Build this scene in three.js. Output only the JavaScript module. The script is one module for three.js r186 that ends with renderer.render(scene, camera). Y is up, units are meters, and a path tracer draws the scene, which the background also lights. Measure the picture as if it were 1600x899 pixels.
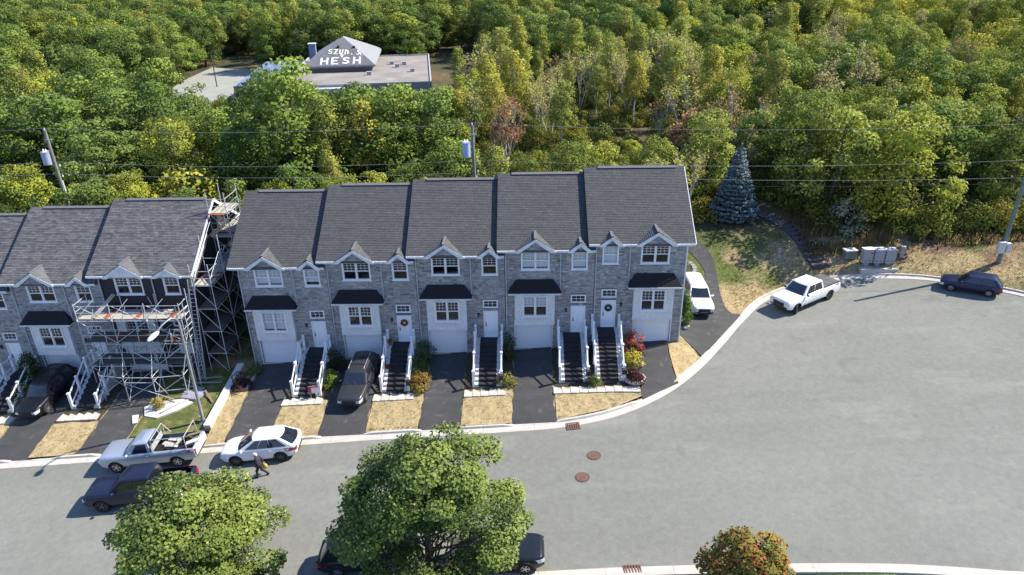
import * as THREE from 'three';
import { mergeGeometries, mergeVertices, toCreasedNormals } from 'three/addons/utils/BufferGeometryUtils.js';
import { MarchingCubes } from 'three/addons/objects/MarchingCubes.js';
import { Brush, Evaluator, SUBTRACTION } from 'three-bvh-csg';

// ---------- camera, sky, sun, exposure ----------
const scene = new THREE.Scene();
const camera = new THREE.PerspectiveCamera(44.06, 1600 / 899, 0.5, 900);
camera.position.set(19.674, 26.675, 43.992);
camera.up.set(0.00683, 0.90092, -0.43394);
camera.lookAt(19.674 - 0.018397, 26.675 - 0.433765, 43.992 - 0.900838);
const renderer = new THREE.WebGLRenderer({ antialias: true });
renderer.setSize(1024, 575);
renderer.toneMapping = THREE.LinearToneMapping;
renderer.toneMappingExposure = 1.82;
renderer.shadowMap.enabled = true;
const TO_SUN = new THREE.Vector3(0.96, 1.0, -0.27).normalize();
{
  const w = 256, h = 128, d = new Float32Array(w * h * 4);
  for (let j = 0; j < h; j++) {
    const el = Math.asin(Math.sin(((j + 0.5) / h - 0.5) * Math.PI)), s = Math.max(0, Math.sin(el));
    const t = Math.pow(s, 0.55), hz = 1 - t;
    for (let i = 0; i < w; i++) {
      const k = (j * w + i) * 4;
      d[k] = 0.085 + 0.22 * hz; d[k + 1] = 0.18 + 0.255 * hz; d[k + 2] = 0.46 + 0.19 * hz; d[k + 3] = 1;
    }
  }
  const sky = new THREE.DataTexture(d, w, h, THREE.RGBAFormat, THREE.FloatType);
  sky.mapping = THREE.EquirectangularReflectionMapping; sky.magFilter = THREE.LinearFilter; sky.needsUpdate = true;
  scene.background = sky; scene.environment = sky;
}
const sun = new THREE.DirectionalLight(new THREE.Color(1, 0.94, 0.83), 5.0);
sun.position.copy(TO_SUN).multiplyScalar(150).add(new THREE.Vector3(10, 0, -20));
sun.target.position.set(10, 0, -20);
sun.castShadow = true; sun.shadow.mapSize.set(4096, 4096);
Object.assign(sun.shadow.camera, { left: -130, right: 130, top: 130, bottom: -130, near: 1, far: 400 });
scene.add(sun, sun.target);

// ---------- helpers ----------
const V = (x, y, z) => new THREE.Vector3(x, y, z);
const lerp = (a, b, t) => a + (b - a) * t, clamp = (x, a, b) => Math.min(b, Math.max(a, x));
const sstep = (a, b, x) => { const t = clamp((x - a) / (b - a), 0, 1); return t * t * (3 - 2 * t); };
const rng = (s) => () => { s = (s + 0x6d2b79f5) | 0; let t = Math.imul(s ^ (s >>> 15), 1 | s); t = (t + Math.imul(t ^ (t >>> 7), 61 | t)) ^ t; return ((t ^ (t >>> 14)) >>> 0) / 4294967296; };
const hash = (x, y, s = 0) => { let h = Math.imul(x | 0, 374761393) ^ Math.imul(y | 0, 668265263) ^ Math.imul(s | 0, 1442695041); h = Math.imul(h ^ (h >>> 13), 1274126177); return ((h ^ (h >>> 16)) >>> 0) / 4294967296; };
// value noise; per > 0 makes it repeat every per cells
function noise(x, y, s = 0, per = 0) {
  const xi = Math.floor(x), yi = Math.floor(y), fx = x - xi, fy = y - yi, w = (v) => (per ? ((v % per) + per) % per : v);
  const u = fx * fx * (3 - 2 * fx), v = fy * fy * (3 - 2 * fy);
  return lerp(lerp(hash(w(xi), w(yi), s), hash(w(xi + 1), w(yi), s), u), lerp(hash(w(xi), w(yi + 1), s), hash(w(xi + 1), w(yi + 1), s), u), v);
}
function fbm(x, y, s = 0, o = 4, per = 0) { let a = 0, k = 0.5, t = 0; for (let i = 0; i < o; i++) { a += k * noise(x, y, s + i, per); t += k; x *= 2; y *= 2; per *= 2; k *= 0.55; } return a / t; }
const toS = (c) => (c <= 0.0031308 ? c * 12.92 : 1.055 * Math.pow(c, 1 / 2.4) - 0.055);
// a tiling texture n pixels a side; f(u, v) in 0..1 gives linear [r, g, b] or a number
function tex(n, f, srgb = true) {
  const d = new Uint8Array(n * n * 4);
  for (let j = 0; j < n; j++) for (let i = 0; i < n; i++) {
    let c = f(i / n, j / n); if (typeof c === 'number') c = [c, c, c];
    const k = (j * n + i) * 4;
    for (let q = 0; q < 3; q++) d[k + q] = Math.round(255 * clamp(srgb ? toS(clamp(c[q], 0, 1)) : c[q], 0, 1));
    d[k + 3] = 255;
  }
  const t = new THREE.DataTexture(d, n, n); t.wrapS = t.wrapT = THREE.RepeatWrapping; t.magFilter = THREE.LinearFilter; t.minFilter = THREE.LinearMipmapLinearFilter; t.generateMipmaps = true;
  if (srgb) t.colorSpace = THREE.SRGBColorSpace;
  t.needsUpdate = true; return t;
}
const rep = (t, m) => { const c = t.clone(); c.repeat.set(1 / m, 1 / m); c.needsUpdate = true; return c; };
const lin = (r, g, b) => new THREE.Color().setRGB(r, g, b);
const mat = (r, g, b, o = {}) => new THREE.MeshStandardMaterial({ color: lin(r, g, b), roughness: 0.85, ...o });
const phys = (r, g, b, o = {}) => new THREE.MeshPhysicalMaterial({ color: lin(r, g, b), ...o });

class MB {   // collects triangles with flat or given normals, uv in metres and optional colours
  constructor(colored = false) { this.p = []; this.n = []; this.u = []; this.c = colored ? [] : null; this.col = [1, 1, 1]; this.m = null; }
  color(r, g, b) { this.col = [r, g, b]; return this; }
  vert(a, n, uv) {
    this.p.push(a.x, a.y, a.z); this.n.push(n.x, n.y, n.z);
    if (uv) this.u.push(uv[0], uv[1]);
    else { const ax = Math.abs(n.x), ay = Math.abs(n.y), az = Math.abs(n.z); if (ay >= ax && ay >= az) this.u.push(a.x, a.z); else if (ax > az) this.u.push(a.z, a.y); else this.u.push(a.x, a.y); }
    if (this.c) this.c.push(...this.col);
  }
  tri(a, b, c, na, nb, nc) {
    if (this.m) { a = a.clone().applyMatrix4(this.m); b = b.clone().applyMatrix4(this.m); c = c.clone().applyMatrix4(this.m); if (na) { na = na.clone().transformDirection(this.m); nb = nb.clone().transformDirection(this.m); nc = nc.clone().transformDirection(this.m); } }
    const f = b.clone().sub(a).cross(c.clone().sub(a)); if (f.lengthSq() < 1e-16) return; f.normalize();
    this.vert(a, na || f); this.vert(b, nb || f); this.vert(c, nc || f);
    return this;
  }
  quad(a, b, c, d) { this.tri(a, b, c); this.tri(a, c, d); return this; }
  box(x0, y0, z0, x1, y1, z1, skip = '') {
    const P = (i) => V(i & 1 ? x1 : x0, i & 2 ? y1 : y0, i & 4 ? z1 : z0), q = (a, b, c, d) => this.quad(P(a), P(b), P(c), P(d));
    if (!skip.includes('f')) q(4, 5, 7, 6); if (!skip.includes('k')) q(1, 0, 2, 3);
    if (!skip.includes('r')) q(5, 1, 3, 7); if (!skip.includes('l')) q(0, 4, 6, 2);
    if (!skip.includes('t')) q(6, 7, 3, 2); if (!skip.includes('b')) q(0, 1, 5, 4);
    return this;
  }
  cbox(x, y, z, sx, sy, sz) { return this.box(x - sx / 2, y - sy / 2, z - sz / 2, x + sx / 2, y + sy / 2, z + sz / 2); }
  bar(a, b, w, h) {   // a rectangular bar from a to b, w wide across, h high
    const d = b.clone().sub(a).normalize(), up = Math.abs(d.y) > 0.99 ? V(1, 0, 0) : V(0, 1, 0), s = d.clone().cross(up).normalize().multiplyScalar(w / 2), t = s.clone().cross(d).normalize().multiplyScalar(h / 2);
    const A = [a.clone().sub(s).sub(t), a.clone().add(s).sub(t), a.clone().add(s).add(t), a.clone().sub(s).add(t)], B = A.map((p) => p.clone().add(b).sub(a));
    for (let i = 0; i < 4; i++) { const j = (i + 1) % 4; this.quad(A[i], A[j], B[j], B[i]); }
    this.quad(A[3], A[2], A[1], A[0]); this.quad(B[0], B[1], B[2], B[3]); return this;
  }
  tube(a, b, r, n = 6, r2 = r, caps = true) {
    const d = b.clone().sub(a).normalize(), up = Math.abs(d.y) > 0.9 ? V(1, 0, 0) : V(0, 1, 0), s = d.clone().cross(up).normalize(), t = s.clone().cross(d).normalize();
    const N = [...Array(n + 1)].map((_, i) => { const q = (i / n) * Math.PI * 2; return s.clone().multiplyScalar(Math.cos(q)).addScaledVector(t, Math.sin(q)); });
    for (let i = 0; i < n; i++) {
      const a0 = a.clone().addScaledVector(N[i], r), a1 = a.clone().addScaledVector(N[i + 1], r), b0 = b.clone().addScaledVector(N[i], r2), b1 = b.clone().addScaledVector(N[i + 1], r2);
      this.tri(a0, b0, b1, N[i], N[i], N[i + 1]); this.tri(a0, b1, a1, N[i], N[i + 1], N[i + 1]);
      if (caps) { this.tri(a, a0, a1); this.tri(b, b1, b0); }
    }
    return this;
  }
  path(pts, r, n = 6) { for (let i = 1; i < pts.length; i++) this.tube(pts[i - 1], pts[i], r, n); return this; }
  geo() {
    const g = new THREE.BufferGeometry();
    g.setAttribute('position', new THREE.Float32BufferAttribute(this.p, 3)); g.setAttribute('normal', new THREE.Float32BufferAttribute(this.n, 3)); g.setAttribute('uv', new THREE.Float32BufferAttribute(this.u, 2));
    if (this.c) g.setAttribute('color', new THREE.Float32BufferAttribute(this.c, 3));
    return g;
  }
}
const used = new Map();
const numbered = (n) => { const k = used.get(n) || 0; used.set(n, k + 1); return k ? `${n}_${String(k).padStart(3, '0')}` : n; };
function part(name, g, m, parent, label, kind) {
  const o = new THREE.Mesh(g instanceof MB ? g.geo() : g, m); o.name = name; o.castShadow = o.receiveShadow = true; parent.add(o);
  if (label) o.userData.label = label; if (kind) o.userData.kind = kind;
  return o;
}
function thing(name, label, category, [x, y, z] = [0, 0, 0], turn = 0, group) {
  const o = new THREE.Group(); o.name = numbered(name); scene.add(o); o.position.set(x, y, z); o.rotation.y = turn;
  o.userData = { label, category }; if (group) o.userData.group = group; return o;
}
function struct(name, g, m, label, category) { const o = part(name, g, m, scene); o.name = numbered(name); o.userData = { kind: 'structure', label, category }; return o; }
function single(name, g, m, label, category, [x, y, z] = [0, 0, 0], turn = 0, group) {
  const o = part(name, g, m, scene); o.name = numbered(name); o.position.set(x, y, z); o.rotation.y = turn; o.userData = { label, category }; if (group) o.userData.group = group; return o;
}
function twin(src, label, [x, y, z], turn = 0, scale = 1, group) {
  const o = src.clone(); o.name = numbered(src.name.replace(/_\d+$/, '')); scene.add(o); o.position.set(x, y, z); o.rotation.y = turn;
  if (scale.isVector3) o.scale.copy(scale); else o.scale.setScalar(scale);
  o.userData = { ...src.userData, label }; if (group) o.userData.group = group; return o;
}
const extrude = (pts, d, holes = []) => {
  const s = new THREE.Shape(pts.map(([x, y]) => new THREE.Vector2(x, y)));
  for (const h of holes) s.holes.push(new THREE.Path(h.map(([x, y]) => new THREE.Vector2(x, y))));
  return new THREE.ExtrudeGeometry(s, { depth: d, bevelEnabled: false });
};
const merged = (...g) => mergeGeometries(g.map((x) => { const q = x instanceof MB ? x.geo() : x.index ? x.toNonIndexed() : x; for (const k of Object.keys(q.attributes)) if (!['position', 'normal', 'uv'].includes(k)) q.deleteAttribute(k); return q; }));

// ---------- shared textures and materials ----------
const grainTex = tex(256, (u, v) => 0.82 + 0.36 * (fbm(u * 64, v * 64, 3, 2, 64) - 0.5) + 0.2 * (fbm(u * 6, v * 6, 9, 3, 6) - 0.5));
const bumpTex = tex(256, (u, v) => fbm(u * 48, v * 48, 5, 3, 48), false);
const G1 = rep(grainTex, 1.5), G3 = rep(grainTex, 3), B1 = rep(bumpTex, 0.6);
const roadTex = tex(1024, (u, v) => {
  const a = fbm(u * 7, v * 7, 21, 5, 7), big = fbm(u * 2, v * 2, 25, 2, 2), fine = hash(Math.floor(u * 1024), Math.floor(v * 1024), 7), m = fbm(u * 180, v * 180, 40, 2, 180);
  const streak = fbm(u * 4, v * 40, 51, 3, 0) - 0.5, edge = sstep(0, 0.04, Math.min(u, 1 - u, v, 1 - v));
  const cr = Math.abs(fbm(u * 5, v * 5, 57, 4, 5) - 0.5), crack = cr < 0.0022 && noise(u * 9, v * 9, 58, 9) > 0.5 ? 0.012 : 0, spot = sstep(0.8, 0.9, noise(u * 46, v * 46, 59, 46)) * sstep(0.6, 0.7, noise(u * 6, v * 6, 60, 6)) * 0.02, pale = sstep(0.6, 0.75, fbm(u * 12, v * 30, 63, 4, 0)) * edge * 0.018;
  const k = 0.178 + 0.035 * (a - 0.5) + 0.025 * (big - 0.5) + 0.03 * streak * edge + 0.03 * (fine - 0.5) + 0.04 * (m - 0.5) - crack - spot + pale;
  return [k * 1.05, k * 1.05, k * 0.91];
});
const tarTex = tex(512, (u, v) => {
  const a = fbm(u * 7, v * 7, 61, 4, 7), fine = hash(Math.floor(u * 512), Math.floor(v * 512), 17), sc = fbm(u * 3, v * 30, 63, 3, 0);
  const pale = sstep(0.62, 0.8, fbm(u * 10, v * 10, 67, 4, 10)) * 0.03;
  const k = 0.05 + 0.026 * (a - 0.5) + 0.014 * (fine - 0.5) + pale + 0.012 * sstep(0.6, 0.8, sc);
  return [k * 1.02, k * 1.0, k * 0.98];
});
const strawTex = tex(512, (u, v) => {
  const a = fbm(u * 6, v * 6, 71, 4, 6), f = hash(Math.floor(u * 512), Math.floor(v * 256), 27), g = sstep(0.58, 0.75, fbm(u * 9, v * 9, 75, 4, 9)), dk = sstep(0.6, 0.72, fbm(u * 26, v * 26, 78, 3, 26));
  const k = (0.8 + 0.5 * (a - 0.5) + 0.5 * (f - 0.5)) * (1 - 0.35 * dk);
  return [lerp(0.6, 0.34, g * 0.6) * k, lerp(0.45, 0.31, g * 0.6) * k, lerp(0.23, 0.12, g * 0.6) * k];
});
const grassTex = tex(512, (u, v) => {
  const a = fbm(u * 6, v * 6, 81, 4, 6), f = hash(Math.floor(u * 512), Math.floor(v * 256), 37), g = sstep(0.45, 0.7, fbm(u * 7, v * 7, 85, 4, 7));
  const k = 0.8 + 0.5 * (a - 0.5) + 0.6 * (f - 0.5);
  return [lerp(0.13, 0.27, g) * k, lerp(0.16, 0.24, g) * k, lerp(0.035, 0.075, g) * k];
});
const concTex = tex(256, (u, v) => { const k = 0.46 + 0.16 * (fbm(u * 8, v * 8, 91, 4, 8) - 0.5) + 0.08 * (hash(Math.floor(u * 256), Math.floor(v * 256), 47) - 0.5); return [k * 1.03, k * 0.96, k * 0.84]; });
const woodTex = tex(256, (u, v) => { const k = 0.6 + 0.5 * (fbm(u * 3, v * 40, 95, 3, 0) - 0.5) + 0.2 * (fbm(u * 8, v * 8, 97, 3, 8) - 0.5); return [k, k * 0.95, k * 0.85]; });
const M = {
  road: mat(1, 1, 1, { map: rep(roadTex, 44), roughness: 0.95, bumpMap: B1, bumpScale: 0.004 }),
  tar: mat(1, 1, 1, { map: rep(tarTex, 4.2), roughness: 0.9, bumpMap: B1, bumpScale: 0.006 }),
  straw: mat(1, 1, 1, { map: rep(strawTex, 3.1), roughness: 1, bumpMap: rep(bumpTex, 0.9), bumpScale: 0.04 }),
  lawn: mat(1, 1, 1, { map: rep(grassTex, 3.3), roughness: 1, bumpMap: rep(bumpTex, 0.9), bumpScale: 0.04 }),
  conc: mat(1, 1, 1, { map: rep(concTex, 2.3), roughness: 0.92 }),
  stone: mat(1, 1, 1, { vertexColors: true, roughness: 0.9, map: G1, bumpMap: B1, bumpScale: 0.012 }),
  mortar: mat(0.16, 0.17, 0.19, { map: G1, roughness: 0.95 }),
  wrap: mat(0.03, 0.03, 0.036, { map: G3, roughness: 0.75 }),
  siding: mat(0.2, 0.2, 0.21, { map: G3 }),
  shingle: mat(1, 1, 1, { vertexColors: true, roughness: 0.93, map: G1, bumpMap: B1, bumpScale: 0.006 }),
  roofdeck: mat(0.05, 0.05, 0.055),
  white: mat(0.84, 0.85, 0.86, { roughness: 0.5, map: G3 }),
  vinyl: mat(0.8, 0.8, 0.8, { roughness: 0.4 }),
  door: mat(0.83, 0.84, 0.86, { roughness: 0.45 }),
  glass: phys(0.93, 0.96, 0.98, { transmission: 1, thickness: 0, roughness: 0.03, ior: 1.5 }),
  blind: mat(0.62, 0.64, 0.66, { roughness: 0.9 }),
  brass: mat(0.25, 0.2, 0.1, { metalness: 0.8, roughness: 0.4 }),
  black: mat(0.018, 0.018, 0.02, { roughness: 0.6 }),
  mat: mat(0.022, 0.022, 0.025, { roughness: 0.95, bumpMap: B1, bumpScale: 0.01 }),
  steel: mat(0.62, 0.63, 0.65, { metalness: 0.35, roughness: 0.55, map: G3 }),
  plank: mat(0.62, 0.6, 0.55, { map: rep(woodTex, 1.2), roughness: 0.9 }),
  plankOrange: mat(0.5, 0.11, 0.035, { map: rep(woodTex, 0.9), roughness: 0.85 }),
  wood: mat(0.34, 0.27, 0.19, { map: rep(woodTex, 1.2), roughness: 0.9 }),
  bark: mat(0.12, 0.1, 0.08, { map: G1, roughness: 1, bumpMap: B1, bumpScale: 0.03 }),
  birchbark: mat(0.5, 0.47, 0.42, { map: G1, roughness: 0.9 }),
};
// ---------- terrain heights ----------
const roadY = (x) => -1.72 + 0.062 * x;
const gb = (x) => -0.63 + 0.0615 * x;                 // level of the garage floors along the row
const KERB = [[-60, 8.9], [-30, 8.7], [-14, 8.38], [-4, 8.04], [5.3, 7.6], [10.7, 7.46], [14.7, 7.42], [18.8, 7.38], [22, 7.2], [25.3, 6.35], [28.5, 4.5], [31.1, 2.0], [33.6, -1.2], [35.9, -4.4], [38.8, -7.8], [42.6, -9.95], [45.5, -10.7], [49.6, -10.6], [52.9, -9.7], [55.9, -7.8], [58.3, -5.9], [60.6, -2.6], [62.2, 1.8], [62, 7], [60, 12], [56.5, 16.4], [51.5, 19.4], [46.5, 21], [42.1, 20.97], [39.5, 20.57], [36.8, 20.22], [32.8, 19.96], [28.7, 19.8], [24.5, 19.71], [20.2, 19.74], [10, 19.85], [-5, 20.1], [-30, 20.6], [-60, 21]];
const kerbCurve = (() => { const c = new THREE.CatmullRomCurve3(KERB.map(([x, z]) => V(x, 0, z)), false, 'centripetal'); return c.getSpacedPoints(420); })();
const KP = kerbCurve.filter((_, i) => i % 3 === 0);
function inRoad(x, z) {   // point in polygon
  let c = false;
  for (let i = 0, j = KP.length - 1; i < KP.length; j = i++) { const a = KP[i], b = KP[j]; if (a.z > z !== b.z > z && x < ((b.x - a.x) * (z - a.z)) / (b.z - a.z) + a.x) c = !c; }
  return c;
}
function kerbDist(x, z) {
  let m = 1e9;
  for (let i = 1; i < KP.length; i++) { const a = KP[i - 1], b = KP[i], dx = b.x - a.x, dz = b.z - a.z, t = clamp(((x - a.x) * dx + (z - a.z) * dz) / (dx * dx + dz * dz), 0, 1); m = Math.min(m, Math.hypot(x - a.x - t * dx, z - a.z - t * dz)); }
  return m;
}
const kz = KERB.slice(0, 21);
function kerbZ(x) { for (let i = 1; i < kz.length; i++) if (x <= kz[i][0]) return lerp(kz[i - 1][1], kz[i][1], clamp((x - kz[i - 1][0]) / (kz[i][0] - kz[i - 1][0]), 0, 1)); return -5.9; }
const woodY = (x, z) => 3.0 + 0.032 * (-z - 14) + 0.018 * clamp(x - 20, -70, 70) + 0.7 * (fbm(x * 0.045 + 9, z * 0.045, 140, 3) - 0.5);
function groundY(x, z) {
  if (x > -62 && inRoad(x, z)) return roadY(x);
  if (z > 12) { const d = kerbDist(x, z); return roadY(x) + (d > 0 ? 0.12 + 0.05 * d : 0); }
  const k = kerbZ(x), d = kerbDist(x, z);
  const yard = z >= 0 ? lerp(gb(x), roadY(x) + 0.1, clamp(z / Math.max(k, 0.8), 0, 1)) : gb(x);
  const bank = roadY(x) + 0.12 + 0.17 * Math.min(d, 6) + 0.04 * Math.max(0, d - 6);
  const near = lerp(yard, bank, sstep(29.8, 32.5, x));
  return lerp(near, Math.max(near, woodY(x, z)), sstep(-9, -17, z));
}
// a sheet between two border lines (lists of [x, z] of equal length), n cells across, laid off metres above the terrain
function drape(A, B, n, off, thick = 0, h = groundY) {
  const m = new MB(), rows = A.map((a, i) => [...Array(n + 1)].map((_, j) => { const x = lerp(a[0], B[i][0], j / n), z = lerp(a[1], B[i][1], j / n); return V(x, h(x, z) + off, z); }));
  for (let i = 0; i + 1 < rows.length; i++) for (let j = 0; j < n; j++) m.quad(rows[i][j], rows[i + 1][j], rows[i + 1][j + 1], rows[i][j + 1]);
  if (thick) {
    const dn = (p) => V(p.x, p.y - thick, p.z), R = rows.length - 1;
    for (let i = 0; i < R; i++) { m.quad(dn(rows[i][0]), dn(rows[i + 1][0]), rows[i + 1][0], rows[i][0]); m.quad(rows[i][n], rows[i + 1][n], dn(rows[i + 1][n]), dn(rows[i][n])); }
    for (let j = 0; j < n; j++) { m.quad(rows[0][j], rows[0][j + 1], dn(rows[0][j + 1]), dn(rows[0][j])); m.quad(dn(rows[R][j]), dn(rows[R][j + 1]), rows[R][j + 1], rows[R][j]); }
  }
  const g = m.geo(); if (g.attributes.normal) { const w = mergeVertices(((x) => { x.deleteAttribute('normal'); return x; })(g.clone())); w.computeVertexNormals(); if (!thick && w.attributes.normal.getY(0) < 0) { w.index.array.reverse(); w.computeVertexNormals(); } return w; }
  return g;
}
const line = (pts, n) => { const c = new THREE.CatmullRomCurve3(pts.map(([x, z]) => V(x, 0, z)), false, 'centripetal'); return [...Array(n + 1)].map((_, i) => { const p = c.getPoint(i / n); return [p.x, p.z]; }); };

// ---------- ground ----------
{
  const xs = [], zs = [];
  for (let x = -150; x <= 170; x += x > -30 && x < 66 ? 0.6 : 2.2) xs.push(x);
  for (let z = 40; z >= -240; z -= z > -26 ? 0.6 : 2.2) zs.push(z);
  const g = new THREE.BufferGeometry(), P = [], C = [], U = [], I = [], W = xs.length;
  for (const z of zs) for (const x of xs) {
    const road = inRoad(x, z), d = kerbDist(x, z);
    P.push(x, groundY(x, z) - (road || (d < 0.5 && z < 12) ? 0.22 : d < 0.7 && z > 12 ? 0.05 : 0), z); U.push(x, z);
    // what grows there: dry straw near the kerb, green lawn, brown forest floor
    const n = fbm(x * 0.4, z * 0.4, 150, 4), n2 = fbm(x * 1.3, z * 1.3, 160, 3), wood = sstep(-13, -19, z + 5 * (n - 0.5));
    const green = sstep(0.42, 0.62, n + 0.38 * sstep(39.5, 35, x) * sstep(-5.5, -9, z) - 0.2 * sstep(5, 2, d));
    let c = [lerp(0.5, 0.16, green), lerp(0.38, 0.19, green), lerp(0.19, 0.045, green)];
    if (z > 12) c = [0.13, 0.19, 0.05];
    const litter = sstep(0.45, 0.7, fbm(x * 0.12 + 4, z * 0.12, 170, 3));
    const f = [lerp(0.07, 0.17, litter), lerp(0.075, 0.12, litter), lerp(0.03, 0.05, litter)];
    const dirt = x > 43 && z < 12 ? sstep(0.5, 0.68, fbm(x * 0.55 + 7, z * 0.55, 190, 4)) : 0; if (dirt) c = [lerp(c[0], 0.3, dirt), lerp(c[1], 0.2, dirt), lerp(c[2], 0.125, dirt)];
    const k = 0.75 + 0.5 * n2;
    for (let q = 0; q < 3; q++) C.push(lerp(c[q], f[q], wood) * k);
  }
  for (let j = 0; j + 1 < zs.length; j++) for (let i = 0; i + 1 < W; i++) { const a = j * W + i; I.push(a, a + 1, a + W, a + 1, a + W + 1, a + W); }
  g.setAttribute('position', new THREE.Float32BufferAttribute(P, 3)); g.setAttribute('color', new THREE.Float32BufferAttribute(C, 3)); g.setAttribute('uv', new THREE.Float32BufferAttribute(U, 2)); g.setIndex(I); g.computeVertexNormals();
  const t = tex(512, (u, v) => { const a = hash(Math.floor(u * 512), Math.floor(v * 512), 57), b = fbm(u * 40, v * 40, 59, 3, 40); return clamp(0.62 + 0.5 * (a - 0.5) + 0.75 * (b - 0.5), 0, 1); });
  struct('ground', g, mat(1.35, 1.35, 1.35, { vertexColors: true, map: rep(t, 5), roughness: 1, bumpMap: rep(bumpTex, 1.4), bumpScale: 0.1 }), 'grassy ground and forest floor around the houses and road', 'ground');
}
// ---------- road and kerb ----------
{
  const s = new THREE.Shape(kerbCurve.filter((_, i) => i % 2 === 0).map((p) => new THREE.Vector2(p.x, -p.z)));
  const g = new THREE.ShapeGeometry(s); g.rotateX(-Math.PI / 2);
  const p = g.attributes.position, u = [];
  for (let i = 0; i < p.count; i++) { p.setY(i, roadY(p.getX(i)) - 0.06); u.push(p.getX(i), p.getZ(i)); }
  g.setAttribute('uv', new THREE.Float32BufferAttribute(u, 2)); g.computeVertexNormals();
  const road = struct('road', g, M.road, 'grey asphalt street widening into a turning circle', 'road');
  // concrete gutter and kerb in cast lengths; low across driveways
  const kerb = new THREE.Group(); kerb.name = 'kerb'; scene.add(kerb); kerb.userData = { kind: 'structure', label: 'pale concrete kerb and gutter along the street', category: 'kerb' };
  const low = [[-13.6, -10.3], [-7.9, -4.4], [1.2, 4.4], [6.6, 9.6], [12.5, 15.5], [18.6, 21.6], [26.4, 29.6], [32.6, 36.3]];
  const N = kerbCurve.length, nrm = (i) => { const a = kerbCurve[Math.max(0, i - 1)], b = kerbCurve[Math.min(N - 1, i + 1)]; const d = b.clone().sub(a).normalize(); return V(-d.z, 0, d.x); };
  const r = rng(77);
  let i = 0;
  while (i < N - 1) {
    const j = Math.min(N - 1, i + 5), mid = kerbCurve[(i + j) >> 1];
    if (mid.x < -24 || (mid.z > 12 && mid.x < 4)) { i = j; continue; }
    const m = new MB(), gap = 0.006;
    const prof = (q, dz) => {
      const c = kerbCurve[q], n = nrm(q), far = c.z < 12 && low.some(([a, b]) => c.x > a && c.x < b), base = roadY(c.x), h = far ? 0.03 : 0.13;
      const t = nrm(q); const along = V(t.z, 0, -t.x).multiplyScalar(dz);
      const at = (o, y) => V(c.x + n.x * o, y, c.z + n.z * o).add(along);
      return [at(-0.02, base - 0.3), at(-0.02, base + h), at(0.14, base + h - 0.005), at(0.19, base + 0.0), at(0.66, base - 0.045), at(0.66, base - 0.3)];
    };
    for (let q = i; q < j; q++) {
      const A = prof(q, q === i ? gap : 0), B = prof(q + 1, q + 1 === j ? -gap : 0);
      for (let e = 0; e + 1 < A.length; e++) m.quad(A[e], A[e + 1], B[e + 1], B[e]);
      if (q === i) { m.quad(A[0], A[5], A[4], A[3]); m.quad(A[0], A[3], A[2], A[1]); }
      if (q + 1 === j) { m.quad(B[3], B[4], B[5], B[0]); m.quad(B[1], B[2], B[3], B[0]); }
    }
    part('kerb_stone', m, M.conc, kerb); i = j;
  }
  // iron covers and drains, painted flush in the road
  for (const [x, z, label] of [[23.63, 10.71, 'round rusty manhole cover in the road, the one nearer the houses'], [22.82, 12.54, 'round rusty manhole cover in the road, the one farther from the houses']]) {
    const t = thing('manhole_cover', label, 'manhole cover', [x, roadY(x) - 0.055, z], 0); t.rotation.z = Math.atan(0.062);
    const iron = M.rust || (M.rust = mat(0.2, 0.1, 0.075, { roughness: 0.8, map: G1 }));
    const c = new THREE.CylinderGeometry(0.33, 0.33, 0.02, 24); c.translate(0, 0.012, 0); part('cover', c, iron, t);
    const ring = new THREE.RingGeometry(0.35, 0.42, 28); ring.rotateX(-Math.PI / 2); ring.translate(0, 0.008, 0); part('frame', ring, M.darkiron || (M.darkiron = mat(0.09, 0.06, 0.055, { roughness: 0.8 })), t);
    const d = new MB(); for (let a = -3; a <= 3; a++) for (let b = -3; b <= 3; b++) if (a * a + b * b < 10) d.cbox(a * 0.08, 0.026, b * 0.08, 0.035, 0.012, 0.035); part('tread_studs', d, iron, t, null, 'stuff');
  }
  for (const [x, z, turn, label] of [[22.6, 7.42 - 0.02 + 0.42, 0.1, 'rust red drain grate in the gutter below the fourth house'], [24.7, 19.3, 0, 'rust red drain grate in the near gutter beside the parked dark car']]) {
    const t = thing('drain_grate', label, 'drain', [x, roadY(x) - 0.02, z], turn); t.rotation.z = Math.atan(0.062);
    const f = new MB(); f.box(-0.42, -0.02, -0.34, 0.42, 0.016, -0.29); f.box(-0.42, -0.02, 0.29, 0.42, 0.016, 0.34); f.box(-0.42, -0.02, -0.29, -0.36, 0.016, 0.29); f.box(0.36, -0.02, -0.29, 0.42, 0.016, 0.29); part('frame', f, M.rust, t);
    const g2 = new MB(); g2.box(-0.36, -0.03, -0.29, 0.36, -0.018, 0.29); part('sump', g2, M.black, t);
    for (let k = 0; k < 5; k++) { const b = new MB(); b.cbox(-0.28 + k * 0.14, 0, 0, 0.075, 0.026, 0.58); part('bar', b, M.rust, t); }
  }
}
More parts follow.
